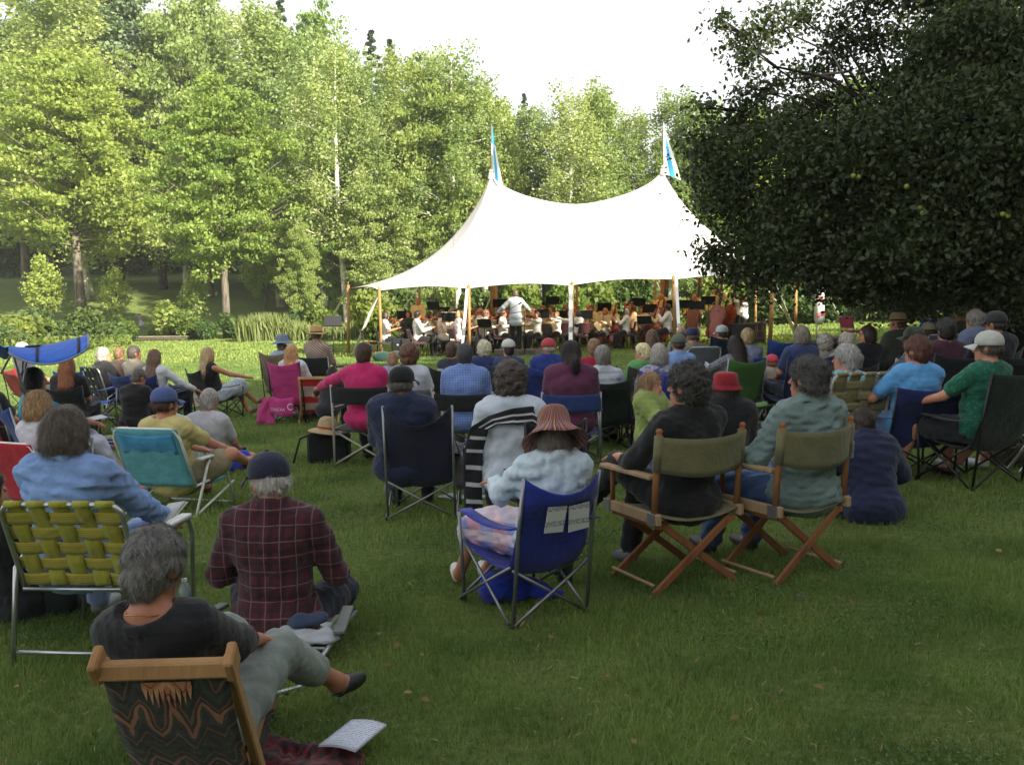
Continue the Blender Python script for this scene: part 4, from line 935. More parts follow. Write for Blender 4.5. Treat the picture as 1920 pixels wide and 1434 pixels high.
# ================================================================== CHAIRS (local frame: sitter faces +Y, seat centre over the origin)
STEEL=lambda: plain('frame_steel','#8d8f90',.35,.7,.1,.02)
BLACKM=lambda: plain('frame_black','#1b1b1d',.4,.1,.1,.02)
ALU=lambda: plain('frame_aluminium','#b5b8ba',.3,.85,.1,.02)
WHITEM=lambda: plain('frame_white','#d9dbd6',.4,0,.08,.02)
def camp_chair(label,pos,yaw,col='#1f3f96',frame=None,seat=.42,w=.56,top=.90,sag=.06,canopy=None,armcol=None,trim=None,group='folding camp chairs',panel=None,lean=.16):
    root=empty('camp_chair',pos,yaw,label,'chair',group); fm=frame or BLACKM(); x=w/2; r=.0105; k=seat/.42; bx=-.26-lean
    mb=MB(); 
    for s in(-1,1):
        mb.tube([(s*x,-.27,0),(s*x,-.27-lean*.45,seat+.18),(s*x,bx,top)],r,8)        # rear post
        mb.tube([(s*x,.26,0),(s*(x+.02),.27,seat+.18)],r,8)               # front post
        mb.tube([(s*(x+.015),.28,.015),(s*x*.98,-.24,seat-.01)],r*.85,6)   # side crosses
        mb.tube([(s*(x+.015),-.25,.015),(s*x*.98,.27,seat+.03)],r*.85,6)
    mb.tube([(-x,.29,.015),(x,.29,seat+.03)],r*.85,6); mb.tube([(x,.275,.015),(-x,.275,seat+.03)],r*.85,6)
    mb.tube([(-x,-.285,.015),(x,-.285,seat-.02)],r*.85,6); mb.tube([(x,-.27,.015),(-x,-.27,seat-.02)],r*.85,6)
    mb.build('frame',fm,root)
    for s in(-1,1):
        for y in(-.27,.275):
            f=MB(); f.lathe([(0,.0),(.02,.002),(.018,.02),(.012,.03)],8,c=(s*x,y,0)); f.build('foot',plain('plastic_black','#141415',.6),root)
    cm=cloth(col,sc=1)
    ys=[(bx-.005,top),(bx+.02,top-.12),(-.26-lean*.5,seat+.24),(-.27,seat+.06),(-.20,seat-.03),(-.05,seat-.04),(.12,seat-.015),(.27,seat+.03)]
    def prof(t):
        q=t*(len(ys)-1); i=min(int(q),len(ys)-2); f=q-i; f=f*f*(3-2*f)*.3+f*.7; return ys[i][0]+(ys[i+1][0]-ys[i][0])*f, ys[i][1]+(ys[i+1][1]-ys[i][1])*f
    def fn(u,v):
        y,z=prof(u); X=(v-.5)*2; e=1-X*X; hump=1-abs(X)**2.5
        if u<.45: y-=.05*e*math.sin(min(1,u*2.2+.35)*math.pi)*1.2; z-=sag*e*max(0,1-u*5); ww=x*(1-.03*math.sin(u*7))
        else: z-=.045*e; ww=x*.97
        return (X*ww, y+.004*math.sin(X*14+u*20), z)
    mb=MB(); mb.grid(fn,28,12); q=mb.build('sling',cm,root,solid=.005)
    if panel:
        mb=MB(); mb.grid(lambda u,v:(lambda p:(p[0]*.62,p[1]-.012,p[2]))(fn(.06+u*.2,v)),6,6); mb.build('back_panel',cloth(panel),root,solid=.003)
    for s in(-1,1):
        mb=MB(); mb.grid(lambda u,v:(s*(x+.01+(v-.5)*.075), -.27-lean*.5+.56*u, seat+.205-.028*math.sin(math.pi*u)-.0*v),8,2); mb.build('armrest',cloth(armcol or col),root,solid=.006)
    return root
def director_metal(label,pos,yaw,col='#15181a',frame=None,seat=.44,w=.56,top=.84,ph=.17,frontw=True,group='folding chairs with a plain back band'):
    root=empty('folding_chair',pos,yaw,label,'chair',group); fm=frame or STEEL(); x=w/2; mb=MB()
    for s in(-1,1):
        mb.tube([(s*x,-.24,.02),(s*x,-.25,seat+.02),(s*x,-.30,top)],.013,8); mb.tube([(s*x,.24,.02),(s*x,.24,seat+.2)],.013,8)
        mb.tube([(s*x,.24,seat+.2),(s*x,-.27,seat+.2)],.012,8); mb.tube([(s*x,-.25,seat),(s*x,.24,seat)],.011,8)
    for y in(-.24,.24): mb.tube([(-x,y,.03),(x,y,seat-.02)],.011,8); mb.tube([(x,y+.015,.03),(-x,y+.015,seat-.02)],.011,8)
    mb.build('frame',fm,root); cm=cloth(col)
    mb=MB(); mb.grid(lambda u,v:((v-.5)*2*(x+.006),-.285-.055*(1-(2*v-1)**2)-.02*(1-u),top-.015-ph*u-.012*(1-(2*v-1)**2)),5,14); mb.build('backrest',cm,root,solid=.006)
    mb=MB(); mb.grid(lambda u,v:((v-.5)*2*x,-.25+.49*u,seat-.03*(1-(2*v-1)**2)),6,10); mb.build('seat',cm,root,solid=.006)
    for s in(-1,1): mb=MB(); mb.box((s*x,-.01,seat+.215),(.05,.46,.022),bev=.008); mb.build('armrest',plain('armrest_plastic','#33373a',.5),root)
    return root
def director_wood(label,pos,yaw,seat=.45,w=.56,top=.90):
    root=empty('director_chair',pos,yaw,label,'chair','wooden director chairs'); x=w/2; wd=barkm('ash_wood','#744826','#94633c',5) if 'dw' not in MC else MC['dw']; MC['dw']=wd; wd2=MC.setdefault('dw2',barkm('pale_arm_wood','#8f7656','#a98f6c',5))
    can=cloth('#6d6a4a'); steel=STEEL()
    for y,sx in((-.215,1),(.20,1)):
        for k,s in enumerate((-1,1)):
            mb=MB(); yy=y+(.014 if k else -.014); mb.bar((s*(x+.01),yy,.0),(-s*(x-.05),yy,seat-.045),.022,.042,up=(0,0,1),bev=.004); mb.build('leg',wd,root)
    for s in(-1,1):
        mb=MB(); mb.tube([(s*(x+.0),-.215,.05),(s*(x+.0),.20,.05)],.010,8); mb.build('stretcher',wd2,root)
        mb=MB(); mb.bar((s*x,-.27,seat-.01),(s*x,.27,seat-.01),.032,.062,bev=.006); mb.build('seat_rail',wd2,root)
        mb=MB(); mb.bar((s*(x-.03),-.24,seat-.055),(s*(x-.03),.24,seat-.055),.022,.03,bev=.004); mb.build('lower_rail',wd,root)
        mb=MB(); mb.tube([(s*x,-.22,seat+.02),(s*x,-.235,seat+.22),(s*x,-.265,top+.015)],[.019,.018,.016],10); mb.lathe([(.016,0),(.02,.01),(.012,.024),(0,.026)],10,c=(s*x,-.265,top+.012)); mb.build('back_post',wd,root)
        mb=MB(); mb.tube([(s*x,.20,seat+.02),(s*x,.20,seat+.205)],.014,8); mb.build('front_post',wd,root)
        mb=MB(); mb.bar((s*(x+.005),-.215,seat+.215),(s*(x+.012),.285,seat+.215),.058,.024,bev=.010); mb.build('armrest',wd2,root)
        [MB().box((s*(x+.019),yy,seat-.012),(.006,.07,.07),bev=.002).build('bracket',steel,root) for yy in(-.215,.235)]
    tz_=top
    mb=MB(); mb.grid(lambda u,v:((v-.5)*2*(x+.02),-.262-.075*(1-abs(2*v-1)**2.4)+.02*u,tz_-.005-.19*u-.022*(1-(2*v-1)**2)-.02*u*(1-(2*v-1)**2)),6,18); b=mb.build('backrest',can,root,solid=.005)
    for s in(-1,1): mb=MB(); mb.tube([(s*x,-.262,tz_-.005),(s*x,-.24,tz_-.195)],.026,10); mb.build('canvas_sleeve',can,b)
    mb=MB(); mb.grid(lambda u,v:((v-.5)*2*x,-.25+.5*u,seat+.01-.05*(1-(2*v-1)**2)),6,12); mb.build('seat',can,root,solid=.005)
    return root
def webbed_chair(label,pos,yaw,c1,c2,frame=None,seat=.36,w=.58,top=.86,nv_=5,nh=5,lean=.14,arms=True,legc=True):
    root=empty('webbed_lawn_chair',pos,yaw,label,'chair','webbed lawn chairs'); fm=frame or ALU(); x=w/2; mb=MB()
    bt=Vector((0,-.27-lean,top)); bb=Vector((0,-.24,seat))
    P=[(-x,bb.y,bb.z)]; 
    for t in(.3,.6,.86): p=bb.lerp(bt,t); P.append((-x,p.y,p.z))
    for a in(20,50,80): p=bb.lerp(bt,.86+.14*math.sin(R(a))); P.append((-x+.07*(1-math.cos(R(a))),p.y,p.z))
    P+= [(-q[0],q[1],q[2]) for q in P[::-1]]; mb.tube(P,.0125,8)
    mb.tube([(-x,-.24,seat),(-x,.26,seat+.02),(-x+.05,.29,seat+.02),(x-.05,.29,seat+.02),(x,.26,seat+.02),(x,-.24,seat)],.0125,8)
    for s in(-1,1):
        mb.tube([(s*(x+.015),-.34,0),(s*(x+.015),-.28,seat+.1),(s*(x+.015),-.10,seat+.21),(s*(x+.015),.28,seat+.21),(s*(x+.015),.33,seat+.12),(s*(x+.015),.30,0)],.0125,8)
    mb.tube([(-x,-.33,.06),(x,-.33,.06)],.010,8); mb.tube([(-x,-.25,seat-.01),(x,-.25,seat-.01)],.010,8)
    mb.build('frame',fm,root)
    for s in(-1,1): a=MB(); a.box((s*(x+.015),.08,seat+.232),(.055,.38,.02),bev=.009); a.build('armrest',plain('arm_plastic','#cfd0cc',.5),root)
    cols=[cloth(c1,'vstripe',tuple(v*.72 for v in lin(c1)),sc=4.5) ,cloth(c2,'hstripe',tuple(v*.72 for v in lin(c2)),sc=7)]
    # back webbing, over and under
    Hh_=(bt-bb).length; ww=w*.70/nv_; 
    dv=(bt-bb).normalized(); nn=Vector((0,1,0)).cross(Vector((1,0,0))); nb=Vector((0,-dv.z,dv.y))
    for i in range(nv_):
        cx=-x+w*(i+.5)/nv_*.94+w*.03; mb=MB()
        def f(u,v,i=i,cx=cx): t=.02+.98*u; p=bb.lerp(bt,t); o=.006*math.sin((t*nh+ (i%2))*math.pi)+.012*math.sin(math.pi*t); return Vector((cx+(v-.5)*ww,p.y,p.z))+nb*(-o-.0)
        mb.grid(f,30,3); mb.tube([Vector((cx-ww*.5,bt.y,bt.z)),Vector((cx+ww*.5,bt.y,bt.z))],.0165,8); mb.build('webbing_strap',cols[0],root,solid=.002)
    hw=Hh_*.72/nh
    for j in range(nh):
        t0=(j+.5)/nh*.92; mb=MB()
        def f(u,v,j=j,t0=t0): p=bb+dv*(Hh_*t0+(v-.5)*hw); X=-x+w*u; o=.006*math.sin((u*nv_+ (j%2)+1)*math.pi)+.012*math.sin(math.pi*t0)*1; return Vector((X,p.y,p.z))+nb*(-o)
        mb.grid(f,30,3); mb.build('webbing_strap',cols[1],root,solid=.002)
    for i in range(nv_): cx=-x+w*(i+.5)/nv_; mb=MB(); mb.grid(lambda u,v:(cx+(v-.5)*ww,-.24+.52*u,seat+.01-.03*math.sin(math.pi*u)),6,2); mb.build('seat_strap',cols[0],root,solid=.002)
    return root
def beach_chair(label,pos,yaw,col,frame=None,seat=.24,w=.56,top=.72,lean=.22,armc='#d9dbd6',pocket=False,c2=None,group='low beach chairs',backend=None):
    root=empty('beach_chair',pos,yaw,label,'chair',group); fm=frame or WHITEM(); x=w/2; mb=MB(); by=-.25
    P=[(-x,by,seat),(-x,by-lean*.9,top-.08),(-x+.03,by-lean,top-.015),(-x+.08,by-lean-.005,top),(x-.08,by-lean-.005,top),(x-.03,by-lean,top-.015),(x,by-lean*.9,top-.08),(x,by,seat)]
    mb.tube(P,.012,8); mb.tube([(-x,by,seat),(-x,.24,seat+.04),(x,.24,seat+.04),(x,by,seat)],.012,8)
    for s in(-1,1):
        mb.tube([(s*(x+.02),-.30,.0),(s*(x+.02),-.10,seat+.16),(s*(x+.02),-.05,seat+.2)],.012,8); mb.tube([(s*(x+.02),.30,.0),(s*(x+.02),.14,seat+.16),(s*(x+.02),.12,seat+.2)],.012,8)
        mb.tube([(s*(x+.02),-.31,.012),(s*(x+.02),.29,seat*.8)],.010,6)
    mb.tube([(-x,-.30,.012),(x,-.30,.012)],.011,8); mb.tube([(-x,.30,.012),(x,.30,.012)],.011,8)
    mb.build('frame',fm,root)
    for s in(-1,1): a=MB(); a.bar((s*(x+.02),-.22,seat+.215),(s*(x+.025),.22,seat+.225),.052,.018,bev=.008); a.build('armrest',plain('arm',armc,.5),root)
    mb=MB(); mb.grid(lambda u,v:((v-.5)*2*(x-.004),by-lean*(1-u)-.012-.03*math.sin(math.pi*(1-(2*v-1)**2)*.5)*(.3+u),top-.0-(top-seat)*u),14,10); mb.build('backrest',cloth(col,*(c2 or ())),root,solid=.004)
    mb=MB(); mb.grid(lambda u,v:((v-.5)*2*x,by+.49*u,seat-.02*math.sin(math.pi*u)-.02*(1-(2*v-1)**2)),8,8); mb.build('seat',cloth(col,*(c2 or ())),root,solid=.004)
    if pocket:
        mb=MB(); mb.grid(lambda u,v:((v-.5)*2*(x-.05),by-lean*(1-(.12+.34*u))-.035-.02*math.sin(math.pi*u)*(1-(2*v-1)**2)-.004*math.sin(v*20),top-(top-seat)*(.08+.34*u)-.02*math.sin(math.pi*v)*(1-u)),8,14); mb.build('back_pocket',cloth(pocket),root,solid=.003)
    return root
def orch_chair(label,pos,yaw,padc='#5a1f2c',group='padded stacking chairs in the orchestra'):
    root=empty('stacking_chair',pos,yaw,label,'chair',group); mb=MB(); x=.24
    for s in(-1,1): mb.tube([(s*x,.22,0),(s*x,.2,.42),(s*x,-.2,.43),(s*x,-.28,.86)],.012,6); mb.tube([(s*x,-.25,0),(s*x,-.1,.42)],.012,6)
    mb.tube([(-x,-.2,.42),(x,-.2,.42)],.01,6); mb.build('frame',BLACKM(),root)
    mb=MB(); mb.box((0,0,.455),(.46,.44,.055),bev=.022); mb.build('seat',cloth(padc),root)
    mb=MB(); mb.box((0,-.262,.70),(.44,.045,.32),Matrix.Rotation(R(12),3,'X'),bev=.02); mb.build('backrest',cloth(padc),root)
    return root
def music_stand(label,pos,yaw,h=1.05,sheet=False,group='black music stands'):
    root=empty('music_stand',pos,yaw,label,'music stand',group); bm=plain('stand_black','#111113',.45,.2,.1,.02); mb=MB()
    mb.tube([(0,0,.12),(0,0,h)],.012,6)
    for k in range(3): a=k*2.094+.4; mb.tube([(0,0,.16),(math.cos(a)*.16,math.sin(a)*.16,.06),(math.cos(a)*.26,math.sin(a)*.26,.01)],.009,5)
    mb.build('pole',bm,root); Mr=Matrix.Rotation(R(-22),3,'X'); mb=MB(); mb.box((0,0,h+.12),(.46,.006,.28),Mr,bev=.002); mb.box(Vector((0,0,h+.12))+Mr@Vector((0,-.03,-.165)),(.52,.06,.006),Mr,bev=.001); mb.build('desk',bm,root)
    if sheet: mb=MB(); mb.box(Vector((0,0,h+.12))+Mr@Vector((.0,-.008,.0)),(.44,.004,.30),Mr); mb.build('sheet_music',plain('paper','#d9d4c6',.8,0,.05,0),root)
    return root
def paper_mat(lines=14,c='#d7dade',ink='#5a5f68'):
    key=('pp',lines,c)
    if key in MC: return MC[key]
    m,t,b,o=_new('printed_paper'); v,x,y,z=objxyz(t); n=noise(t,v,140,2)
    ln=mathn(t,'LESS_THAN',mathn(t,'FRACT',mathn(t,'MULTIPLY_ADD',y,lines/.2,50.)),.35); g=mathn(t,'GREATER_THAN',n,.47); k=mathn(t,'MULTIPLY',ln,g)
    t.links.new(mixc(t,mathn(t,'MULTIPLY',k,.7),rgba(c),rgba(ink)),b.inputs['Base Color']); b.inputs['Roughness'].default_value=.8; MC[key]=m; return m
# ---- soft lumps (bags, jackets, blankets) from a field with folds
def lump(name,parts,mat_,parent=None,h=.015,noise=((.006,25),(.004,50)),seed=1,floor=True):
    Q=SDF()
    for p in parts: (Q.ell if p[0]=='e' else Q.cone)(*p[1:])
    if floor: Q.plane((0,0,.0),(0,0,-1))
    return link(name,Q.mesh(name,h,list(noise),seed),mat_,parent,True)
def textobj(s,size,mat_,parent,M,name='lettering',ext=.0008):
    cu=bpy.data.curves.new(name,'FONT'); cu.body=s; cu.size=size; cu.extrude=ext; cu.align_x='CENTER'; cu.align_y='CENTER'
    tmp=bpy.data.objects.new('t',cu); COL.objects.link(tmp); dg=bpy.context.evaluated_depsgraph_get(); me=bpy.data.meshes.new_from_object(tmp.evaluated_get(dg)); bpy.data.objects.remove(tmp)
    o=link(name,me,mat_,parent); o.matrix_local=M; return o
# ---- string instruments, local frame: body upright, belly facing -Y, bottom at the origin
def instrument(name,L,label,pos,M,col='#7a2f18',group='string instruments',neckup=True,cat=None):
    """L = body length. violin .36, cello .75, bass 1.1"""
    root=bpy.data.objects.new(name,None); COL.objects.link(root); tag(root,label,cat or name.replace('_',' '),group); root.matrix_world=Matrix.Translation(pos)@M.to_4x4()
    wd=plain('varnish_'+col,col,.3,0,.35,.02,6,.3); blk=plain('ebony','#15110f',.4)
    pts=[(0,0),(.18,.01),(.27,.08),(.285,.2),(.25,.31),(.185,.38),(.17,.48),(.19,.57),(.225,.64),(.235,.76),(.2,.88),(.12,.97),(0,1.0)]
    pl=[(x*L,z*L) for x,z in pts]+[(-x*L,z*L) for x,z in pts[-2:0:-1]]
    mb=MB(); M2=Matrix.Rotation(R(90),3,'X'); t=L*.12
    mb.prism([(x,z) for x,z in pl],-t/2,t/2,M2)
    sc_=[(x*.86,(z-.5*L)*.9+.5*L) for x,z in pl]; mb.prism(sc_,-t/2-.035*L,t/2+.035*L,M2); mb.build('body',wd,root)
    mb=MB(); mb.bar((0,-t*.85,L*.42),(0,-t*.5,L*1.0),.065*L,.03*L,up=(0,-1,0)); mb.bar((0,-t*.5,L*.95),(0,0,L*1.62),.055*L,.05*L,up=(0,-1,0)); mb.bar((0,-t*.85,L*.08),(0,-t*.9,L*.36),.08*L,.02*L,up=(0,-1,0)); mb.build('neck',blk,root)
    mb=MB(); mb.bar((0,0,L*1.6),(0,.06*L,L*1.8),.06*L,.06*L); mb.tube([(-.04*L,.05*L,L*1.82),(.04*L,.05*L,L*1.82)],.045*L,8)
    for k in range(4): mb.tube([(-.09*L,.02*L,L*(1.64+.035*k)),(.09*L,.02*L,L*(1.64+.035*k))],.010*L,5)
    mb.build('scroll',wd,root)
    mb=MB(); mb.box((0,-t*.5-.07*L,L*.38),(.14*L,.015*L,.1*L)); 
    mb.build('bridge',plain('maple_bridge','#c9a873',.6),root)
    if L>.5: mb=MB(); mb.tube([(0,0,0),(0,0,-.2)],.006,5); mb.build('endpin',STEEL(),root)
    return root
def bow(label,a,b,group='string bows'):
    a=Vector(a);b=Vector(b); root=empty('bow',a,0,label,'bow',group); mb=MB(); mb.tube([(0,0,0),(b-a)*.5+Vector((0,0,.015)),(b-a)],.006,5); mb.build('stick',plain('bow_wood','#4a2415',.4),root)
    mb=MB(); mb.tube([(0,0,-.03),(b-a)],.003,4); mb.build('bow_hair',plain('bow_hair','#d8d2c0',.6),root); return root
# ================================================================== THE AUDIENCE
TGT=(1.5,30.0); LOG=[]
HATX={'cap':.012,'capback':.01,'bucket':.015,'straw':.04,'fedora':.04,'sun':.04,'batik':.062}
def place(px,py,d,s=1,lean=.15,yaw=None,yo=0,hat=None,sm_=(.06,.5),legs='chair',hp=0):
    p=at(px,py,d); y=-math.atan2(TGT[0]-p.x,TGT[1]-d) if yaw is None else R(yaw); y+=R(yo)
    off=-.66*s*math.sin(lean)+.05; gx=p.x+math.sin(y)*off; gy=d-math.cos(y)*off; gz=tz(gx,gy)
    ht=p.z-gz-HATX.get(hat,.0); sh=ht-s*(.125+.535*math.cos(lean)+.13)-.135*max(s,s+(1-s)*.55)-.0
    seat=min(max(sh,sm_[0]),sm_[1]); 
    if abs(seat-sh)>.03: LOG.append((px,py,round(d,1),round(sh,2)))
    return Vector((gx,gy,gz)),y,seat
def A(label,px,py,d,chair=None,yaw=None,yo=0,sr=None,h=None,cyaw=0,cdx=0,cdy=.09,**k):
    s=k.get('s',1.0); lean=k.get('lean',.15); legs=k.setdefault('legs','chair'); hat=k.get('hat')
    if sr is None: sr={'chair':(.25,.50),'low':(.14,.32),'out':(.0,.25),'cross':(-.02,.14),'knees':(-.02,.3)}.get(legs,(.06,.5))
    pos,y,seat=place(px,py,d,s,lean,yaw,yo,hat,sr,legs)
    if h is None: h=.012 if d<6 else (.0155 if d<9 else .020)
    k.setdefault('strn',2600 if d<6 else (900 if d<9 else 350))
    J=person(label,pos,y,h=h,seat=seat,**k); ch=None
    if chair:
        typ,lab,ck=chair; sc={'camp':camp_chair,'band':director_metal,'wood':director_wood,'web':webbed_chair,'beach':beach_chair,'orch':orch_chair}[typ]
        if typ in('camp','web','beach','band') and 'seat' not in ck: ck['seat']=max(.12 if typ in('beach','web') else .32,seat)
        cy_=y+R(cyaw); cpos=Vector((pos.x+math.cos(y)*cdx-math.sin(cy_)*cdy,pos.y+math.sin(y)*cdx+math.cos(cy_)*cdy,0)); cpos.z=tz(cpos.x,cpos.y)
        if typ=='camp': ck.setdefault('top',ck['seat']+.47)
        if typ=='band': ck.setdefault('top',ck['seat']+.40)
        if typ=='beach': ck.setdefault('top',ck['seat']+.50)
        ch=sc(lab,cpos,cy_,**ck)
    J['pos']=pos; J['yaw']=y; J['seat']=seat; J['chair']=ch; J['cyaw']=(y+R(cyaw)); return J
def wpt(J,x,y,z): c,s_=math.cos(J['yaw']),math.sin(J['yaw']); return Vector((J['pos'].x+x*c-y*s_,J['pos'].y+x*s_+y*c,J['pos'].z+z))
SK='#bf8a70'; 
# ---------- nearest three
NW=A('woman with short grey hair and black top reclining in the nearest wooden sling chair',300,985,2.84,None,yaw=-8,legs='low',lean=.38,sidel=-.10,neckl=.026,nkw=.03,bulk=.88,sr=(.15,.35),hair='short',hairs=1.06,hc='#74716d',shirt='#16171a',sleeve='mid',bot='capri',bc='#7d8780',shoe='#141416',shoecut=True,
     ank=((-.02,.50,.07),(.25,.68,.14)),kneep=((0,.2,1),(-.25,.0,1)),hy=-.25,hp=.25,skin='#b07a60',h=.0105,strn=5200,wr=(.10,.30,.44),wl=(-.10,.30,.42),s=.92,fmode=((0,1,-.2),(.35,1,-.12)))
PM=A('man in dark red plaid shirt and navy cap sitting on a low frame',512,832,4.45,None,yaw=2,legs='cross',lean=.02,hy=.8,hp=.12,bulk=1.12,hair='fringe',hc='#b9b4ac',hat='cap',hatc='#1c2236',shirt='#471521',sp=('plaid','#231219','#a88d92'),sleeve='long',collar=True,bot='trousers',bc='#262a38',shoe='#222222',sr=(.03,.18),wrinkle=1.3,
     ank=((.16,.34,.09),(-.16,.40,.09)),wr=(.22,.30,.30),wl=(-.22,.30,.30))
BW=A('woman with grey brown bobbed hair and light blue denim shirt in the yellow webbed chair',125,778,4.55,('web','yellow green webbed aluminium lawn chair under the woman in blue denim',dict(c1='#9c9a2e',c2='#a39a38',w=.57,seat=.35,top=.78)),cdx=.14,cdy=.03,yaw=-4,bulk=1.2,lean=.12,hair='bob',hairs=1.05,hc='#5a4f45',shirt='#7b9acb',sleeve='long',collar=True,bot='trousers',bc='#8fa3c8',shoe='#8a8a88',sr=(.31,.46),hy=-.15,strn=4200,wr=(.28,.38,.55),wl=(-.28,.38,.5),wrinkle=1.4)
# ---------- right middle foreground
BH=A('woman in striped burgundy sun hat and pale blue jacket in the royal blue chair',1035,762,4.85,('camp','royal blue camp chair with two white paper slips on its back',dict(col='#1c2f8f',frame=STEEL(),w=.44,seat=.31,top=.77,sag=.09,lean=.13)),cyaw=14,cdx=-.13,cdy=.03,yaw=16,lean=.2,hair='bob',hc='#7a7068',hat='batik',s=.86,bulk=1.12,hatc=cloth('#6e2f45','batik','#9a7064','#b8923a'),shirt='#c3d3dc',sleeve='long',collar=True,bot='skirt',bc='#d7a3b4',bp=('band','#9aa0d0','#f0dfe0'),skirtlen=.12,shoe='#c9c6bd',shoecut=True,sr=(.28,.40),hy=.0,hp=.22,hr=.10,wrinkle=1.5,
     ank=((-.38,.50,.07),(-.22,.50,.07)),kneep=((-.5,.2,1),(-.3,.2,1)),wl=(-.22,.30,.62),wr=(.1,.32,.58))
DW=A('woman with curly dark grey hair, glasses and black tee in the left director chair',1296,683,5.25,('wood','wooden director chair with olive canvas under the woman in the black tee',dict(seat=.43,w=.56,top=.88)),yaw=22,cyaw=4,cdy=.07,cdx=-.05,lean=.12,bulk=1.03,hair='curly',hc='#3f3b37',hairs=1.02,shirt='#141516',sleeve='mid',bot='trousers',bc='#17181b',shoe='#5d6066',sr=(.36,.50),hy=.55,hp=.0,glasses=True,face=True,
     sidel=-.06,ank=((-.34,.66,.32),(-.12,.46,.07)),kneep=((-.2,.4,1),(-.1,.4,1)),wl=(-.26,.34,.68),wr=(.1,.36,.62),fmode=((-.5,.9,-.25),(0,1,-.2)))
DM=A('man with curly grey hair and grey green shirt in the right director chair',1512,678,5.4,('wood','wooden director chair with olive canvas under the man in the grey green shirt',dict(seat=.43,w=.54,top=.88)),yaw=22,cyaw=8,cdy=.06,cdx=-.11,lean=.08,bulk=1.18,hair='curly',hc='#4c4945',hairs=.97,shirt='#6b7f7b',sleeve='long',collar=True,bot='trousers',bc='#3f5a86',shoe='#33302c',sr=(.36,.50),hy=.42,wrinkle=1.5,face=True,
     ank=((-.30,.52,.07),(-.02,.48,.07)),wl=(-.34,.26,.66),wr=(.3,.3,.66))
RB=A('person in a bright red bucket hat and black jacket right of the curly haired woman',1359,713,7.6,None,lean=.1,legs='low',hair='bob',hc='#3a2f28',hat='bucket',hatc='#8e1822',shirt='#151619',sleeve='long',loose=.03,bot='trousers',bc='#1a1c22',sr=(.1,.34),yo=5)
KG=A('small girl in a lime green hooded jacket looking to the right',1228,753,7.1,None,yaw=-128,legs='stand',lean=.05,s=.60,hair='pony',hc='#8a6a48',shirt='#8a9a52',sleeve='long',bot='trousers',bc='#4a5a80',shoe='#c0b0b0',face=True,hy=.0,sr=(0,.1),h=.012,group='children in the audience',loose=.02,strn=1500,skin='#cf9a80')
BJ=A('boy in a navy jacket sitting on the grass right of the director chairs',1612,752,6.75,None,legs='cross',lean=-.32,s=.92,hair='short',hc='#3b2b20',shirt='#1a2342',sleeve='long',loose=.03,bot='trousers',bc='#141c34',sr=(-.02,.14),yo=6)
SW=A('woman with bushy brown hair, white blouse and a black shawl with white stripes',957,672,6.35,('camp','plain black camp chair back beside the striped shawl',dict(col='#111216',w=.44,lean=.02,top=.86)),lean=.10,yaw=-2,cyaw=26,cdx=.17,cdy=-.02,hair='curly',hairs=1.1,hc='#4a4038',shirt='#c2ccd6',sleeve='mid',bot='trousers',bc='#121215',sr=(.34,.5),loose=.015,h=.013)
NJ=A('man in black baseball cap and navy jacket slumped in the big navy camp chair',752,693,7.25,('camp','large navy camp chair with sagging back and silver legs',dict(col='#151a33',frame=STEEL(),w=.52,top=.90,sag=.15)),cdx=.15,yaw=-1,lean=.2,hy=-.5,hair='fringe',hc='#5d5852',hat='cap',hatc='#15161c',shirt='#1c2743',sleeve='long',collar=True,loose=.03,bulk=1.12,bot='trousers',bc='#23252c',sr=(.30,.5))
PK=A('man in a hot pink shirt with his arm stretched to the red striped chair',683,635,9.7,('band','black band back folding chair under the man in hot pink',dict(col='#14191b',frame=plain('bone_tube','#a7a496',.5,0),w=.60,top=.86)),hair='short',hc='#4b3528',shirt='#c02566',sleeve='long',collar=True,bulk=1.22,bot='trousers',bc='#2b3038',wl=(-.62,.30,.78),elp=((-1,-.4,-.3),(.6,-.4,-.9)),lean=.08,sr=(.36,.5),wrinkle=1.4)
WT=A('woman with curly brown hair and white tee facing the stage',768,639,10.6,('band','grey band back chair under the woman in the white tee',dict(col='#5a5c5e',w=.54)),hair='curly',hc='#6b4a33',shirt='#c9d2da',sleeve='short',bulk=1.0,bot='trousers',bc='#242a3a',hairs=1.08)
KB=A('fair haired child beside the woman in the white tee',738,652,11.6,('beach','pale blue lawn chair under the fair haired child',dict(col='#a9c2d4',seat=.34)),s=.8,hair='short',hc='#a88762',shirt='#8c93b8',yo=-10,sr=(.3,.48))
GB=A('man with dark grey hair and blue gingham shirt in a black band back chair',872,637,9.7,('band','black band back folding chair under the man in blue gingham',dict(col='#14181a',w=.60,frame=plain('bone_tube','#a7a496',.5,0))),hair='short',hc='#3d3c3e',shirt='#8fa8d8',sp=('gingham','#3f62b0',None),sleeve='long',collar=True,bulk=1.25,bot='trousers',bc='#6c6a60',lean=.08)
MP=A('woman with a long dark ponytail and maroon top',1070,632,9.2,('band','band back chair with blue centre under the maroon top',dict(col='#22386e',w=.56)),hair='pony',hc='#2f2522',hairs=1.04,shirt='#5c2a48',sleeve='mid',bulk=1.3,bot='trousers',bc='#3a2438',lean=.08,hy=.35,glasses=True,loose=.01,strn=1500)
GS=A('man with thick grey hair and white striped shirt in the dark green camp chair',1129,648,10.2,('camp','dark green camp chair under the man in the white striped shirt',dict(col='#12251f',w=.58,top=.80)),hair='short',hairs=1.06,hc='#77746f',shirt='#bfc6ce',sp=('hstripe','#a4acb8',None),sleeve='long',collar=True,bulk=1.05,bot='trousers',bc='#6f7076',yo=6)
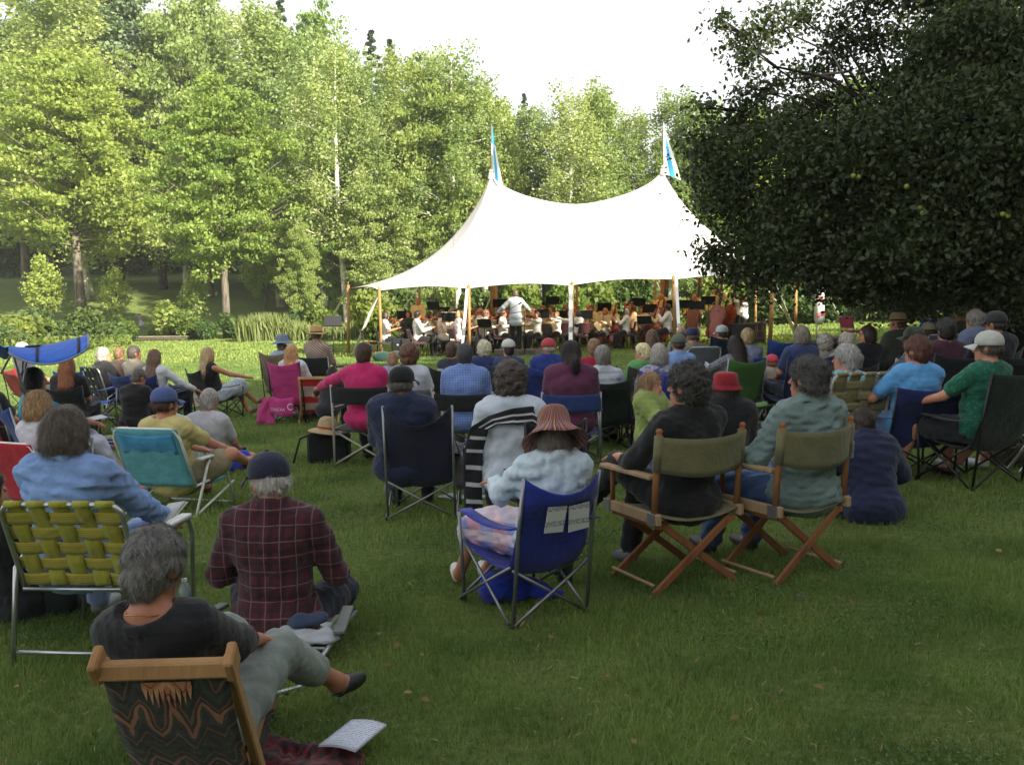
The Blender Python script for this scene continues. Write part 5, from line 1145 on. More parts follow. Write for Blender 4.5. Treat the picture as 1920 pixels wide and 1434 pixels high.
GL=A('woman with straight silver bobbed hair in the bright blue camp chair',1234,649,10.2,('camp','bright blue camp chair with a blue side pocket left of the girl in lime',dict(col='#2140b4',w=.60,top=.86,lean=.10)),hair='bob',hc='#8d8a80',shirt='#9a9fb4',sp=('floral','#c9b3b8','#5d6288'),bot='skirt',bc='#c7b5b2',skirtlen=.3,yo=12,shoe='#3b2e27',ank=((-.3,.55,.07),(-.1,.5,.07)))
WS=A('person with pale blond hair and sunglasses in profile beside the silver bob',1204,657,12.2,('camp','olive trimmed camp chair with checked back under the person in sunglasses',dict(col='#3b3a2e',w=.62)),hair='short',hairs=1.1,hc='#cfc49a',shirt='#5f9a5a',hy=.9,glasses=True,yo=15,s=.92)
BC=A('man in a grey green cap and light blue shirt with a purple collar',1272,625,12.6,('camp','dark camp chair under the man in the grey green cap',dict(col='#2a2f3a')),hair='fringe',hc='#4a3a30',hat='cap',hatc='#5b6456',shirt='#7fa2d8',collar=True,sleeve='short',hy=.1,bulk=1.1)
BG=A('balding grey haired man in the row behind the stage front',1277,609,16.5,('camp','tan camp chair under the balding man',dict(col='#837c66')),hair='fringe',hc='#8a8378',shirt='#8f8c80',skin='#b58a74',yo=5)
NC=A('person in navy cap and beige jacket leaning left',1296,628,14.6,('beach','grey tube chair under the navy cap',dict(col='#6f7478',seat=.36)),hair='fringe',hc='#5f564c',hat='cap',hatc='#2c3656',shirt='#8d8a78',sleeve='long',lean=-.05,yo=10)
BR=A('person with long light brown hair seated between lawn and stage',1222,630,15.0,('camp','navy camp chair under the long light brown hair',dict(col='#20264a')),hair='long',hc='#6b5340',shirt='#2a3050')
WC=A('person in a white cap in the dark teal camp chair',1353,617,15.5,('camp','tall dark teal camp chair under the white cap',dict(col='#173041',top=.98)),hair='fringe',hc='#4b4038',hat='cap',hatc='#c3c5c2',shirt='#2f3d48',hy=.3)
FG=A('woman with very long dark hair and grey floral top reading a white programme',1380,624,11.8,('camp','apple green camp chair under the woman reading',dict(col='#3d6a28',frame=STEEL(),w=.54,top=.86)),hair='long',hc='#2a211d',shirt='#74747c',sp=('floral','#34343c',None),sleeve='short',bot='trousers',bc='#22252e',yo=14,bulk=1.05,wl=(-.30,.42,.66),wr=(-.02,.42,.66),hp=.25,strn=1100)
BB=A('woman with short ash blond hair in the blue chair right of the long dark hair',1401,611,13.4,('camp','blue camp chair under the ash blond hair',dict(col='#1f3a9a')),hair='short',hairs=1.1,hc='#96835f',shirt='#8d97ae')
GR=A('woman with wavy grey bob in the dark blue camp chair with a white round badge',1502,604,11.4,('camp','dark blue camp chair with a white round badge on its back',dict(col='#152058',w=.60,top=.90)),hair='bob',hc='#7b7263',shirt='#33406a',yo=4)
MC1=A('person in maroon fleece seated right of the white badge',1545,628,12.2,('camp','maroon camp chair with a white triangle handle',dict(col='#4a1420')),hair='curly',hc='#9a958a',shirt='#8f8c86',yo=-4,s=.95)
GB2=A('person with fluffy pale grey hair behind the tan webbed chair',1586,618,11.3,('camp','black camp chair under the fluffy pale grey hair',dict(col='#191b22')),hair='curly',hc='#958c7c',shirt='#8c857a',s=.96)
WH=A('elderly woman with short white hair, glasses and turquoise collar in the tan webbed chair',1586,638,8.3,('web','tan and black webbed lawn chair under the white haired woman',dict(c1='#857b52',c2='#8f855c',w=.58,nv_=4,nh=6,top=.90,frame=plain('frame_cream','#b8b3a0',.5))),yaw=20,hair='short',hairs=1.08,hc='#a9a8a4',shirt='#79a8b4',sp=('floral','#c2c8c8',None),hy=.75,glasses=True,face=True,yo=-6)
DP=A('dark haired person in black seen in profile near the guy line',1626,604,12.3,('camp','low black camp chair under the dark haired profile',dict(col='#16171c')),hair='bob',hc='#2f1d18',shirt='#15151a',hy=1.1,yo=10,sleeve='long',face=True,glasses=True)
TF=A('man in tan straw fedora and olive jacket',1682,580,12.9,('camp','dark olive camp chair under the straw fedora',dict(col='#23251f')),hair='fringe',hc='#54463a',hat='fedora',hatc='#a58a60',hatc2='#17140f',shirt='#3c4034',sleeve='long',collar=True,bulk=1.25,hy=.5,yo=12,loose=.02,lean=.05)
CP=A('man in a dark camouflage cap and blue plaid shirt leaning on his knees',1708,606,10.2,('camp','black camp chair under the plaid shirt and camouflage cap',dict(col='#14161a')),hair='fringe',hc='#3b3028',hat='cap',hatc=cloth('#2e3a2a','floral','#4a5238','#20281e'),shirt='#4d5a6a',sp=('plaid','#20262e','#8f9aa6'),sleeve='long',collar=True,lean=-.12,yaw=40,hy=.2,wl=(-.12,.50,.62),wr=(.1,.5,.62))
RT=A('woman with red brown hair and light blue tee in a dark blue camp chair',1719,622,8.05,('camp','dark blue camp chair with black legs under the light blue tee',dict(col='#16235a',w=.58,top=.80,sag=.03)),cyaw=-4,hair='short',hairs=1.1,hc='#5e3526',shirt='#5c9fd6',sleeve='short',bulk=1.15,hy=.5,yaw=8,bot='shorts',bc='#6f8fb4',wl=(-.38,.30,.62),ank=((-.35,.5,.07),(.05,.45,.07)),face=True)
GT=A('man in a white cap and green patterned shirt in the dark green camp chair',1852,612,7.6,('camp','dark green camp chair with white lettering near the apple trunk',dict(col='#16251f',w=.56,top=.94,sag=.02)),hair='fringe',hc='#4b4038',hat='cap',hatc='#b9bab2',shirt='#175c46',sp=('floral','#247a5c',None),sleeve='short',bulk=1.1,hy=.55,yaw=24,bot='shorts',bc='#202126',wl=(-.36,.34,.66),ank=((-.25,.60,.07),(.1,.4,.07)),kneep=((-.3,.3,1),(.3,.3,1)),face=True)
MD=A('dark haired person in a maroon top left of the grey blue hoodie',1772,590,9.8,('camp','black tall camp chair under the maroon top',dict(col='#121418',top=.98)),hair='short',hc='#1f1a17',hairs=1.12,shirt='#3a1628',sleeve='short',bulk=1.1)
HO=A('person with curly grey hair in a grey blue hoodie leaning forward',1824,576,10.9,('camp','dark navy camp chair under the grey blue hoodie',dict(col='#161a24')),hair='curly',hairs=.95,hc='#7c766c',shirt='#56607a',sleeve='long',loose=.03,lean=-.1,yaw=28,bulk=1.15)
DC=A('person in a dark cap and black jacket beside the apple trunk',1866,577,9.9,('camp','black camp chair beside the apple trunk',dict(col='#121317')),hair='fringe',hc='#25201c',hat='cap',hatc='#2a2f2c',shirt='#131418',sleeve='long',loose=.02,yaw=15,bulk=1.1,hy=.4)
WK=A('man in a pale cap and khaki shirt turning his head to the left',1800,563,13.5,('camp','olive camp chair under the pale cap and khaki shirt',dict(col='#2f3328')),hair='fringe',hc='#6a5440',hat='cap',hatc='#aeb0a2',shirt='#59604c',sleeve='long',collar=True,hy=1.1,yo=20,face=True)
BL=A('person in a blue brimmed cap and royal blue shirt with a white mark',1744,570,16.8,('camp','blue camp chair under the royal blue shirt',dict(col='#1b2c66')),hair='short',hc='#5b4636',hat='cap',hatc='#4b6a9a',shirt='#1f4fb4',hy=.6,s=.95,sr=(.34,.6))
TB=A('small child in a beige cap and lavender top',1738,600,13.0,('beach','low grey chair under the child in lavender',dict(col='#5f6270')),s=.72,hair='short',hc='#6a5038',hat='cap',hatc='#a9a488',shirt='#8d8fb0',sr=(.3,.6),group='children in the audience')
RE=A('person in khaki shorts mostly outside the right edge',1985,600,7.9,None,yaw=35,hair='short',hc='#4b3a2c',shirt='#5f6a5a',bot='shorts',bc='#7a7048',ank=((-.45,.55,.07),(-.1,.5,.07)),kneep=((-.5,.2,1),(0,.2,1)),shoe='#c9cfd4')
# ---------- centre rows
WW=A('person with fluffy white hair left of the white cap with a black strap',908,645,13.8,('camp','blue camp chair with drooping back under the fluffy white hair',dict(col='#35507f')),hair='curly',hairs=.98,hc='#cdc8ae',shirt='#2a3a6a')
WB=A('person in a white cap with a wide black strap',954,647,13.6,('camp','slate camp chair under the white cap with black strap',dict(col='#26304a')),hair='short',hc='#2a2320',hat='cap',hatc='#c8c8bf',shirt='#3a4668',hy=.5)
RC=A('man in a red cap and blue jacket with yellow print in a blue camp chair',1029,629,12.9,('camp','blue camp chair under the red cap',dict(col='#1f357e',w=.62)),hair='fringe',hc='#b5aa9a',hat='cap',hatc='#b04048',shirt='#21357c',sleeve='long',collar=True,bulk=1.15,hy=.55,loose=.02)
RH=A('person with light brown hair and a red top behind the grey haired man',1114,640,12.6,('camp','red camp chair behind the grey haired man',dict(col='#8a1426')),hair='short',hairs=1.08,hc='#7a5c40',shirt='#9c1c30')
DB=A('small brown haired head just left of the blue gingham man',848,650,13.5,('camp','black camp chair with two white paper tags on its back',dict(col='#101217',w=.52)),hair='short',hc='#4a3629',shirt='#33363f',yo=-10)
BK_=A('dark haired child bending forward right of the striped shirt',626,680,13.0,None,legs='knees',lean=-.45,s=.8,hair='bob',hc='#2b1a17',shirt='#20222a',sr=(.0,.4))
# ---------- left rows
HS=A('person in a blue grey crocheted sun hat in the tan oval backed chair',530,622,15.6,('camp','tan oval backed patio chair under the sun hat',dict(col='#7c7058',frame=plain('frame_bronze','#6f6448',.5,.3),top=1.0)),hat='sun',hatc='#5d6b80',hair='short',hc='#7b7468',shirt='#9fb2cc')
PB=A('girl with long golden hair in the pink camp chair',548,640,13.7,('camp','pink camp chair with a pink flap and white lettering hanging from it',dict(col='#b8377c',w=.52,top=.92)),hair='long',hc='#b58a58',shirt='#cfd3da',s=.95,sleeve='long')
SH_=A('man in a broad straw hat and striped shirt in a black plastic chair',594,606,16.0,('band','black slatted plastic chair under the straw hat man',dict(col='#17181a',ph=.3)),hair='fringe',hc='#7a6a58',hat='straw',hatc='#c9a26b',hatc2='#6b3f20',shirt='#b8a493',sp=('dstripe','#7d6660',None),sleeve='mid',collar=True,bulk=1.2)
LB=A('woman with long blonde hair and black top sitting sideways in a black camp chair',392,651,14.9,('camp','black camp chair under the long blonde hair woman',dict(col='#15161a')),hair='long',hc='#b9a072',shirt='#17181c',sleeve='none',bot='skirt',bc='#b4c6d6',bp=('floral','#eef0f0',None),skirtlen=.1,yaw=-48,wr=(.25,.50,.62),ank=((-.1,.62,.07),(-.05,.72,.22)),kneep=((0,.2,1),(0,.3,1)),shoe='#5d5044',shoecut=True,face=False)
LC=A('woman with long light brown hair and white shirt in the navy camp chair',291,650,14.0,('camp','navy camp chair under the woman in the white shirt',dict(col='#1e2f78',w=.50)),hair='long',hc='#6f5440',shirt='#d0d3d8',sleeve='long',yaw=-22,wr=(.38,.38,.5))
GC=A('man with short grey hair and beige shirt looking right',252,643,14.6,('camp','blue camp chair half hidden under the man in beige',dict(col='#28407a')),hair='short',hc='#57504a',shirt='#a39a8a',sleeve='short',collar=True,hy=-.4,bulk=1.05)
DB2=A('child with short fair hair behind the red and black chair',225,646,15.6,('camp','black and red camp chair under the fair haired child',dict(col='#a8242a',w=.50,panel='#15161a')),hair='short',hc='#8d6f4e',s=.9,shirt='#6b5a50')
WF=A('woman with white wavy hair and black shawl',195,647,14.9,('web','white strapped lawn chair under the white wavy hair',dict(c1='#202226',c2='#1a1c20',nv_=4,nh=4)),hair='curly',hairs=.92,hc='#b3ada2',shirt='#17171a',sleeve='long',loose=.02,hy=-.5,yo=-10)
BT=A('man in a black tee sitting on the grass in the middle of the left side',258,685,13.3,None,legs='cross',lean=-.14,bulk=1.2,hair='short',hc='#5b534a',shirt='#131315',sleeve='short',bot='shorts',bc='#25262a',hy=-.4,hp=.3,sr=(-.05,.14),yaw=-12)
RW=A('woman with wavy red hair and dark top behind the blue canopy',126,662,12.4,('camp','dark camp chair under the wavy red hair',dict(col='#171a28',w=.5)),hair='long',hc='#7a4526',shirt='#14151d',sleeve='short',yaw=8)
TW=A('woman with short black hair and turquoise tee under the blue canopy',66,684,8.9,('camp','blue camp chair with a canopy and silver legs at the left edge',dict(col='#1b3a86',frame=STEEL(),w=.54,top=.84)),yaw=-52,hair='bob',hc='#1d1a1a',shirt='#18a3c4',sleeve='short',bulk=1.25,bot='trousers',bc='#c9cce0',wl=(-.10,.46,.60),wr=(.12,.44,.62),ank=((-.12,.62,.07),(.1,.66,.07)),shoe='#9aa0a0',hy=-.1,sr=(.3,.5),glasses=True)
BR2=A('blonde woman in the low red beach chair',76,760,7.6,('beach','low red beach chair with white piping under the blonde woman',dict(col='#b3182c',w=.54,frame=WHITEM())),yaw=-22,hair='bob',hairs=1.05,hc='#a58558',shirt='#c6c8d0',sleeve='short',bot='shorts',bc='#c2c6d8',legs='low',ank=((-.05,.72,.07),(.2,.78,.07)),shoe='#8d8f88',sr=(.16,.34),strn=1600)
YB=A('man in a blue cap and yellow shirt in the turquoise beach chair',309,742,7.65,('beach','turquoise beach chair with a mesh back pocket and white arms',dict(col='#5aa0ac',w=.60,pocket='#3f8fbc',seat=.25,top=.74,frame=WHITEM())),yaw=-14,hair='fringe',hc='#4a2f22',hat='cap',hatc='#4a5a8c',shirt='#c6b878',sleeve='short',bot='shorts',bc='#8d8468',legs='low',lean=.22,bulk=1.1,hy=-.35,wl=(.1,.42,.42),wr=(.32,.46,.42),ank=((-.15,.7,.07),(.34,.56,.34)),kneep=((-.2,0,1),(1,0,.7)),shoe='#5b2f22',sr=(.16,.32))
GY=A('man with grey hair and light grey tee sitting cross legged in blue shorts',392,722,9.6,None,yaw=-10,legs='cross',lean=-.06,bulk=1.18,hair='short',hairs=1.08,hc='#8a8681',shirt='#b1b2b8',sleeve='short',bot='shorts',bc='#1e38c0',sr=(-.03,.16),hp=.2,wr=(.12,.42,.22),wl=(-.12,.42,.22))
WL=A('person with grey hair and pale shirt reclining left of the blue cap',312,727,9.2,None,yaw=-8,legs='out',lean=.42,hair='short',hc='#6f6a62',shirt='#c0cac8',sleeve='long',bot='trousers',bc='#8f9088',sr=(-.05,.2),wl=(-.38,-.25,.06),wr=(.3,-.2,.1),elp=((-.5,-1,0),(.5,-1,0)),hy=-.5)
WP=A('person in a round white cap hidden behind the blue canopy',43,638,16.5,('camp','dark red camp chair at the left edge under the white cap',dict(col='#8f1a1c')),hair='fringe',hc='#4a3a30',hat='cap',hatc='#d6d6d0',shirt='#353841')
RL=A('person mostly outside the left edge in the red camp chair',-22,690,10.4,('camp','bright red camp chair cut by the left edge',dict(col='#b82a22',w=.60,frame=STEEL())),hair='short',hc='#2b211c',shirt='#22252c')
LE=A('person in black lounging on the grass at the left edge',-28,905,4.9,None,yaw=-30,legs='out',lean=.3,hair='short',hc='#2a1e18',shirt='#17171a',sleeve='short',bot='shorts',bc='#1a1a1d',sr=(0,.15),wr=(.3,.45,.22),wl=(-.1,.4,.2),ank=((-.2,.85,.07),(.1,.9,.07)))
CR=person('small girl in a lilac dress running on the far side of the footbridge',G(264,621)+Vector((0,.0,.12)),R(-60),h=.03,legs='stand',s=.68,hair='short',hc='#8a4a28',shirt='#9a86b8',bot='skirt',bc='#c8b8d8',skirtlen=.1,sleeve='none',wr=(.3,.2,.8),ank=((-.1,-.25,.2),(.1,.3,.07)),strn=100,group='children in the audience',cat='person')
print('PEOPLE',PN[0],round(time.time()-T0,1)); print('SEATLOG',LOG)
# ================================================================== THINGS WITH THE AUDIENCE
def obj_at(name,px,py,label,cat,yaw=0,group=None,d=None):
    p=G(px,py) if d is None else Vector((at(px,py,d).x,d,tz(at(px,py,d).x,d))); return empty(name,p,R(yaw),label,cat,group)
# near sling chair
def sling():
    J=NW; root=empty('sling_chair',J['pos']+Vector((.03,0,0)),R(3),'low wooden beach chair with a dark zigzag woven sling, nearest the camera','chair'); pine=barkm('pine_wood','#8f6a42','#ab8456',4); 
    bt=Vector((0,-.36,.595)); bb=Vector((0,.02,.05)); x=.178
    for s in(-1,1):
        mb=MB(); mb.bar((s*x,bt.y-.01,bt.z+.02),(s*x,.06,.01),.03,.045,bev=.005); mb.build('back_rail',pine,root)
        mb=MB(); mb.bar((s*(x-.035),-.30,.02),(s*(x-.035),.34,.25),.028,.04,bev=.005); mb.build('seat_rail',pine,root)
    mb=MB(); mb.bar((-x-.02,bt.y-.012,bt.z-.004),(x+.02,bt.y-.012,bt.z-.004),.05,.05,bev=.006); mb.build('top_bar',pine,root)
    for s in(-1,1): mb=MB(); mb.box((s*(x+.012),bt.y-.01,bt.z+.012),(.028,.085,.085),Matrix.Rotation(R(35),3,'X'),bev=.007); mb.build('end_block',pine,root)
    mb=MB(); mb.bar((-x,.33,.255),(x,.33,.255),.03,.03,bev=.005); mb.build('front_bar',pine,root)
    m=cloth('#2a2420','zigzag','#2f3a2c','#5e4a30',sc=1); mb=MB()
    def fn(u,v):
        X=(v-.5)*2; e=1-X*X
        if u<.6: t=u/.6; p=bt.lerp(Vector((0,-.08,.14)),t); sg=.05*math.sin(math.pi*min(1,t*.9+.02))
        else: t=(u-.6)/.4; p=Vector((0,-.08,.14)).lerp(Vector((0,.32,.25)),t); sg=.05*math.cos(t*1.57)
        return (X*(x-.0),p.y-sg*(.6+.4*e)*.8-.012,p.z-sg*.3-.02*(u>=.6)-.012)
    mb.grid(fn,40,14); sl_=mb.build('sling',m,root,solid=.005)
    # the bright woven crest near the top bar
    mb=MB(); 
    for k in range(9):
        a=.30+.40*k/9; V=[]; zt=[.055,.075,.09,.10,.10,.10,.09,.075,.055][k]
        P0=Vector(fn(.06,a));P1=Vector(fn(.06,a+.40/9)); M0=Vector(fn(.06+zt,a+.022)); o=Vector((0,-.010,0)); mb.add([P0+o,P1+o,M0+o],[(0,1,2)])
        Q0=Vector(fn(.035,a));Q1=Vector(fn(.035,a+.40/9)); mb.add([P0+o,P1+o,Q1+o,Q0+o],[(0,1,2,3)])
    mb.build('woven_crest',cloth('#a86f50','zigzag','#c08a60','#7a4a38'),sl_)
sling()
# necklace
J=NW; mb=MB(); mb.tube([Vector(J['neck'])+Vector((math.cos(a)*.062,math.sin(a)*.062-.004,.012+.004*math.sin(a*3))) for a in [k*math.pi/10 for k in range(20)]],.0018,5,closed=True); mb.build('necklace',plain('gold','#b08a4a',.25,1,0,0),J['root'])
# near blanket and programme
b=obj_at('tartan_blanket',556,1440,'rumpled red plaid blanket under the nearest sling chair','blanket',-25)
lump('fold',[('e',(0,0,.01),(.26,.17,.035)),('c',(-.16,.05,.03),(.14,.10,.03),.03),('c',(-.18,-.1,.03),(.15,-.06,.03),.03)],cloth('#5a1019','blanket','#1a080c','#6e1c26'),b,.012,((.012,28),(.008,55)))
p=G(664,1425); bk=empty('programme',p+Vector((.0,0,.075)),R(-22),'white printed programme lying on the red plaid blanket','booklet')
mb=MB(); mb.grid(lambda u,v:((u-.5)*.15,(v-.5)*.215,.012*math.sin(u*2.6)+.010),8,4); mb.build('page',paper_mat(16,'#cdd3e0'),bk,solid=.0025); mb=MB(); mb.grid(lambda u,v:((u-.5)*.152-.002,(v-.5)*.218,.012*math.sin(u*2.6)+.004),8,4); mb.build('cover',plain('paper_white','#c9cfdb',.8,0,.03,0),bk,solid=.002)
# low lounger under plaid man
J=PM; r=empty('ground_lounger',J['pos'],J['yaw']-R(8),'folded low aluminium lounger under the man in plaid','chair'); mb=MB()
mb.tube([(-.30,.25,.10),(-.31,-.10,.13),(-.29,-.30,.10),(-.24,-.52,.02),(-.16,-.56,.015),(.20,-.56,.015),(.28,-.50,.02),(.33,-.28,.10),(.34,-.08,.13),(.32,.25,.10)],.0125,8); mb.tube([(-.28,-.26,.10),(.32,-.26,.10)],.009,6); mb.tube([(-.26,.3,.08),(.28,.3,.08)],.01,6); mb.build('frame',ALU(),r)
for s,rz in((-1,-.18),(1,.16)): a=MB(); a.box((s*.345,-.05,.165),(.055,.36,.02),Matrix.Rotation(rz,3,'Z'),bev=.009); a.build('armrest',plain('grey_arm','#6f736f',.5),r)
mb=MB(); mb.grid(lambda u,v:((u-.5)*.56,-.28+.5*v,.10-.02*math.sin(3.1*u)),6,6); mb.build('seat',cloth('#9aa08c','vstripe','#5d7048',sc=1.4),r,solid=.004)
t=empty('towel',wpt(J,.14,-.24,.115),J['yaw'],'pale towel and denim jacket stuffed behind the man in plaid','towel'); lump('towel_cloth',[('e',(.04,.0,.01),(.15,.06,.035)),('c',(-.06,.05,.03),(.14,.02,.03),.028)],cloth('#a3a8ac'),t,.010,((.01,40),(.006,80)),3); lump('jacket',[('e',(.03,.07,.07),(.09,.04,.03)),('c',(-.03,.08,.07),(.08,.08,.09),.022)],cloth('#2d3b56'),t,.010,((.01,40),),4)
def bottle(px,py,label,hh=.22,r_=.034,d=None):
    e=obj_at('water_bottle',px,py,label,'bottle',0,None,d); mb=MB(); mb.lathe([(0,0),(r_,0),(r_,hh*.15),(r_*.93,hh*.2),(r_,hh*.3),(r_*.94,hh*.4),(r_,hh*.5),(r_,hh*.72),(r_*.5,hh*.9),(r_*.4,hh*.94)],14)
    g=plain('clear_plastic','#9fb0ac',.08,0,.05,0); mb.build('body',g,e); mb=MB(); mb.lathe([(r_*.45,hh*.93),(r_*.45,hh),(0,hh)],12); mb.build('cap',plain('cap_white','#cfd4d2',.5),e); mb=MB(); mb.lathe([(r_*1.02,hh*.35),(r_*1.02,hh*.6)],14); mb.build('wrap',plain('bottle_label','#8da2b0',.5),e)
bottle(348,1160,'clear water bottle on the grass beside the grey haired woman\'s cheek')
bp_=obj_at('backpack',88,1150,'black and dark green backpack under the yellow webbed chair','bag',10); lump('body',[('e',(0,0,.12),(.20,.13,.15)),('e',(.05,-.08,.08),(.13,.07,.09))],cloth('#10201a'),bp_,.014,((.006,25),),5); mb=MB(); mb.tube([(-.1,-.1,.02),(-.16,-.14,.14),(-.06,-.08,.26)],.012,6); mb.build('shoulder_strap',cloth('#15161a'),bp_); mb=MB(); mb.box((-.12,-.155,.1),(.02,.004,.08)); mb.build('tag',plain('tag_white','#b8bcc0',.6),bp_)
# book held by the denim woman
J=BW; e=empty('book',wpt(J,.30,.34,.56),J['yaw']-.4,'open pale book sticking out right of the woman in blue denim','book'); mb=MB(); M=Matrix.Rotation(R(35),3,'X')@Matrix.Rotation(R(-15),3,'Y'); mb.box((0,0,0),(.15,.22,.012),M,bev=.002); mb.build('pages',plain('page_cream','#b9bab2',.8),e); mb=MB(); mb.box(M@Vector((.004,0,-.010)),(.16,.23,.004),M); mb.build('cover',plain('cover_white','#c9cbc6',.6),e)
# tags on chairs, badges and lettering --------------------------------
def onback(J,x,z,back,w_,h_,rz=0,c='#c3c6c6',label='white paper slip pinned to a chair',sub=None,name='paper_slip',root=None,cat='paper',lines=12):
    ch=J['chair']; e=bpy.data.objects.new(name,None); COL.objects.link(e); 
    o=(e if root is None else None)
    mb=MB(); M=Matrix.Rotation(R(12),3,'X')@Matrix.Rotation(rz,3,'Y'); mb.box((0,0,0),(w_,.003,h_),M,bev=0); bpy.data.objects.remove(e)
    q=mb.build(name,paper_mat(lines,c),ch); q.location=(x,back,z); return q
s_=BH['seat']
onback(BH,-.065,.56,-.425,.11,.135,.06); onback(BH,.075,.555,-.42,.12,.14,-.10)
for J,x,z,b in((DB,-.07,.72,-.44),(DB,.06,.72,-.44)): onback(J,x,z,b,.09,.10,.05)
def badge(J,x,y,z,r_,mat_,name='badge'):
    mb=MB(); mb.lathe([(r_,0),(r_*.99,.004),(0,.004)],20,Matrix.Rotation(R(90),3,'X'),c=(x,y,z)); return mb.build(name,mat_,J['chair'])
badge(GR,-.17,-.455,.80,.055,plain('badge_white','#b9bcc4',.6))
def letters(J,s,size,x,y,z,c,tilt=12,yaw=0,name='lettering',parent=None):
    M=Matrix.Translation((x,y,z))@Matrix.Rotation(R(yaw),4,'Z')@Matrix.Rotation(R(90+tilt),4,'X'); return textobj(s,size,plain('print_'+c,c,.6,0,0,0),parent or J['chair'],M,name)
letters(GT,'Alpine',.05,.12,-.50,.80,'#8a908a'); letters(GT,'THE OUTDOOR CO',.022,.08,-.49,.755,'#6d736d')
letters(PB,'TASCAA',.06,-.06,-.495,.23,'#d8c8d4',0); letters(PB,'C',.13,.13,-.495,.27,'#d8c8d4',0)
# pink flap
e=PB['chair']; mb=MB(); mb.grid(lambda u,v:((u-.5)*.38-.02,-.47+.02*math.sin(u*9),.42-.26*v-.03*math.sin(u*3)),8,5); mb.build('flap',cloth('#b8377c'),e,solid=.004)
J=PB; e=empty('pink_cover',wpt(J,-.26,-.30,0),J['yaw'],'loose pink chair cover draped to the ground left of the pink chair','cover'); mb=MB(); mb.grid(lambda u,v:(-.12+.22*u-.10*v*(1-u)+.02*math.sin(v*9),.02*math.sin(u*11+v*3)-.05*v,.40-.05*u-.38*v+.03*u*v),10,8); mb.build('drape',cloth('#b03474'),e,solid=.006)
# RC jacket print, BL shirt mark
for J,txt,c,sz in((RC,'WA','#b0a83c',.07),(BL,'ET','#c8ccd4',.09)):
    T_=J['T']; p=T_(-.02,-.175,.30); M=Matrix.Translation(Vector(p))@Matrix.Rotation(R(90)+.15,4,'X'); textobj(txt,sz,plain('print_'+c,c,.6,0,0,0),J['root'],M,'shirt_print')
# striped shawl -------------------------------------------------------
J=SW; T_=J['T']; mb=MB()
def shawl(u,v):
    # from right shoulder front over the back to the left shoulder then hanging
    P=[(.235,.04,.30),(.225,-.03,.43),(.15,-.10,.49),(.02,-.135,.485),(-.12,-.13,.44),(-.22,-.09,.36),(-.27,-.04,.18),(-.28,-.02,-.05),(-.28,.0,-.28)]
    t=u*(len(P)-1); i=min(int(t),len(P)-2); f=t-i; p=Vector(P[i]).lerp(Vector(P[i+1]),f); wv=.006*math.sin(u*30+v*5)
    if u<.5: off=Vector((0,-.01-.03*v,.03-.11*v)); 
    else: off=Vector((-.05+.13*v,-.03-.02*v,.03-.03*v))
    k=min(1,max(0,(u-.35)/.3)); o=Vector((0,-.01-.03*v,.03-.11*v)).lerp(Vector((-.05+.13*v,-.035-.03*v,.02)),k)
    return Vector(T_(*(p+o)))+Vector((0,wv,0))
mb.grid(shawl,60,8)
shm=cloth('#12131a'); shw_=cloth('#b9bcc0'); me=mb.mesh('shawl'); so2=link('shawl',me,[shm,shw_],J['root'],True)
for f in me.polygons:
    i,j=f.index//8,f.index%8
    if i<37: f.material_index=1 if j in(3,6) else 0
    else: f.material_index=1 if i%4==0 and j>0 else 0
q=so2.modifiers.new('s','SOLIDIFY'); q.thickness=.006
# the dark drape of the same shawl round her neck
0 and lump('shawl_neck',[('c',T_(-.12,-.06,.48),T_(.12,-.06,.48),.075,.07,.03),('c',T_(.12,-.04,.48),T_(.19,.0,.44),.07,.06,.03),('c',T_(-.12,-.04,.48),T_(-.21,-.02,.36),.07,.06,.03)],shm,so2,.015,((.006,35),),8,False)
# DM's back pleat and yoke
J=DM; T_=J['T']; mb=MB(); mb.bar(Vector(T_(0,-.145,.40)),Vector(T_(0,-.165,.24)),.03,.006,bev=.002); mb.build('back_pleat',cloth('#6b7f7b'),J['root'])
# blue bag + mug under BH chair, white paper slips
e=obj_at('stuff_sack',970,1125,'crumpled royal blue chair bag under the royal blue camp chair','bag',5); lump('sack',[('e',(-.08,0,.07),(.13,.12,.09)),('c',(0,0,.06),(.22,-.04,.03),.06,.035,.05)],cloth('#1733a0'),e,.012,((.012,30),(.006,60)),2)
e=obj_at('travel_mug',1060,1092,'dark insulated travel mug on the grass behind the blue chair legs','mug'); mb=MB(); mb.lathe([(0,0),(.042,0),(.05,.17),(.05,.19)],18); mb.build('body',plain('mug_grey','#4a5456',.35,.3),e); mb=MB(); mb.lathe([(.053,.185),(.055,.21),(.03,.222),(0,.222)],18); mb.build('lid',plain('mug_lid','#15171a',.4),e); mb=MB(); mb.tube([(-.048,0,.15),(-.09,0,.13),(-.09,0,.06),(-.045,0,.05)],.009,6); mb.build('handle',plain('mug_lid','#15171a',.4),e)
e=obj_at('acorn_clod',1500,1125,'small dark clod lying alone on the front lawn','clod'); lump('clod',[('e',(0,0,.012),(.032,.02,.02))],plain('clod','#5d5a48',.9,0,.3,.8,30),e,.006,((.003,90),),6)
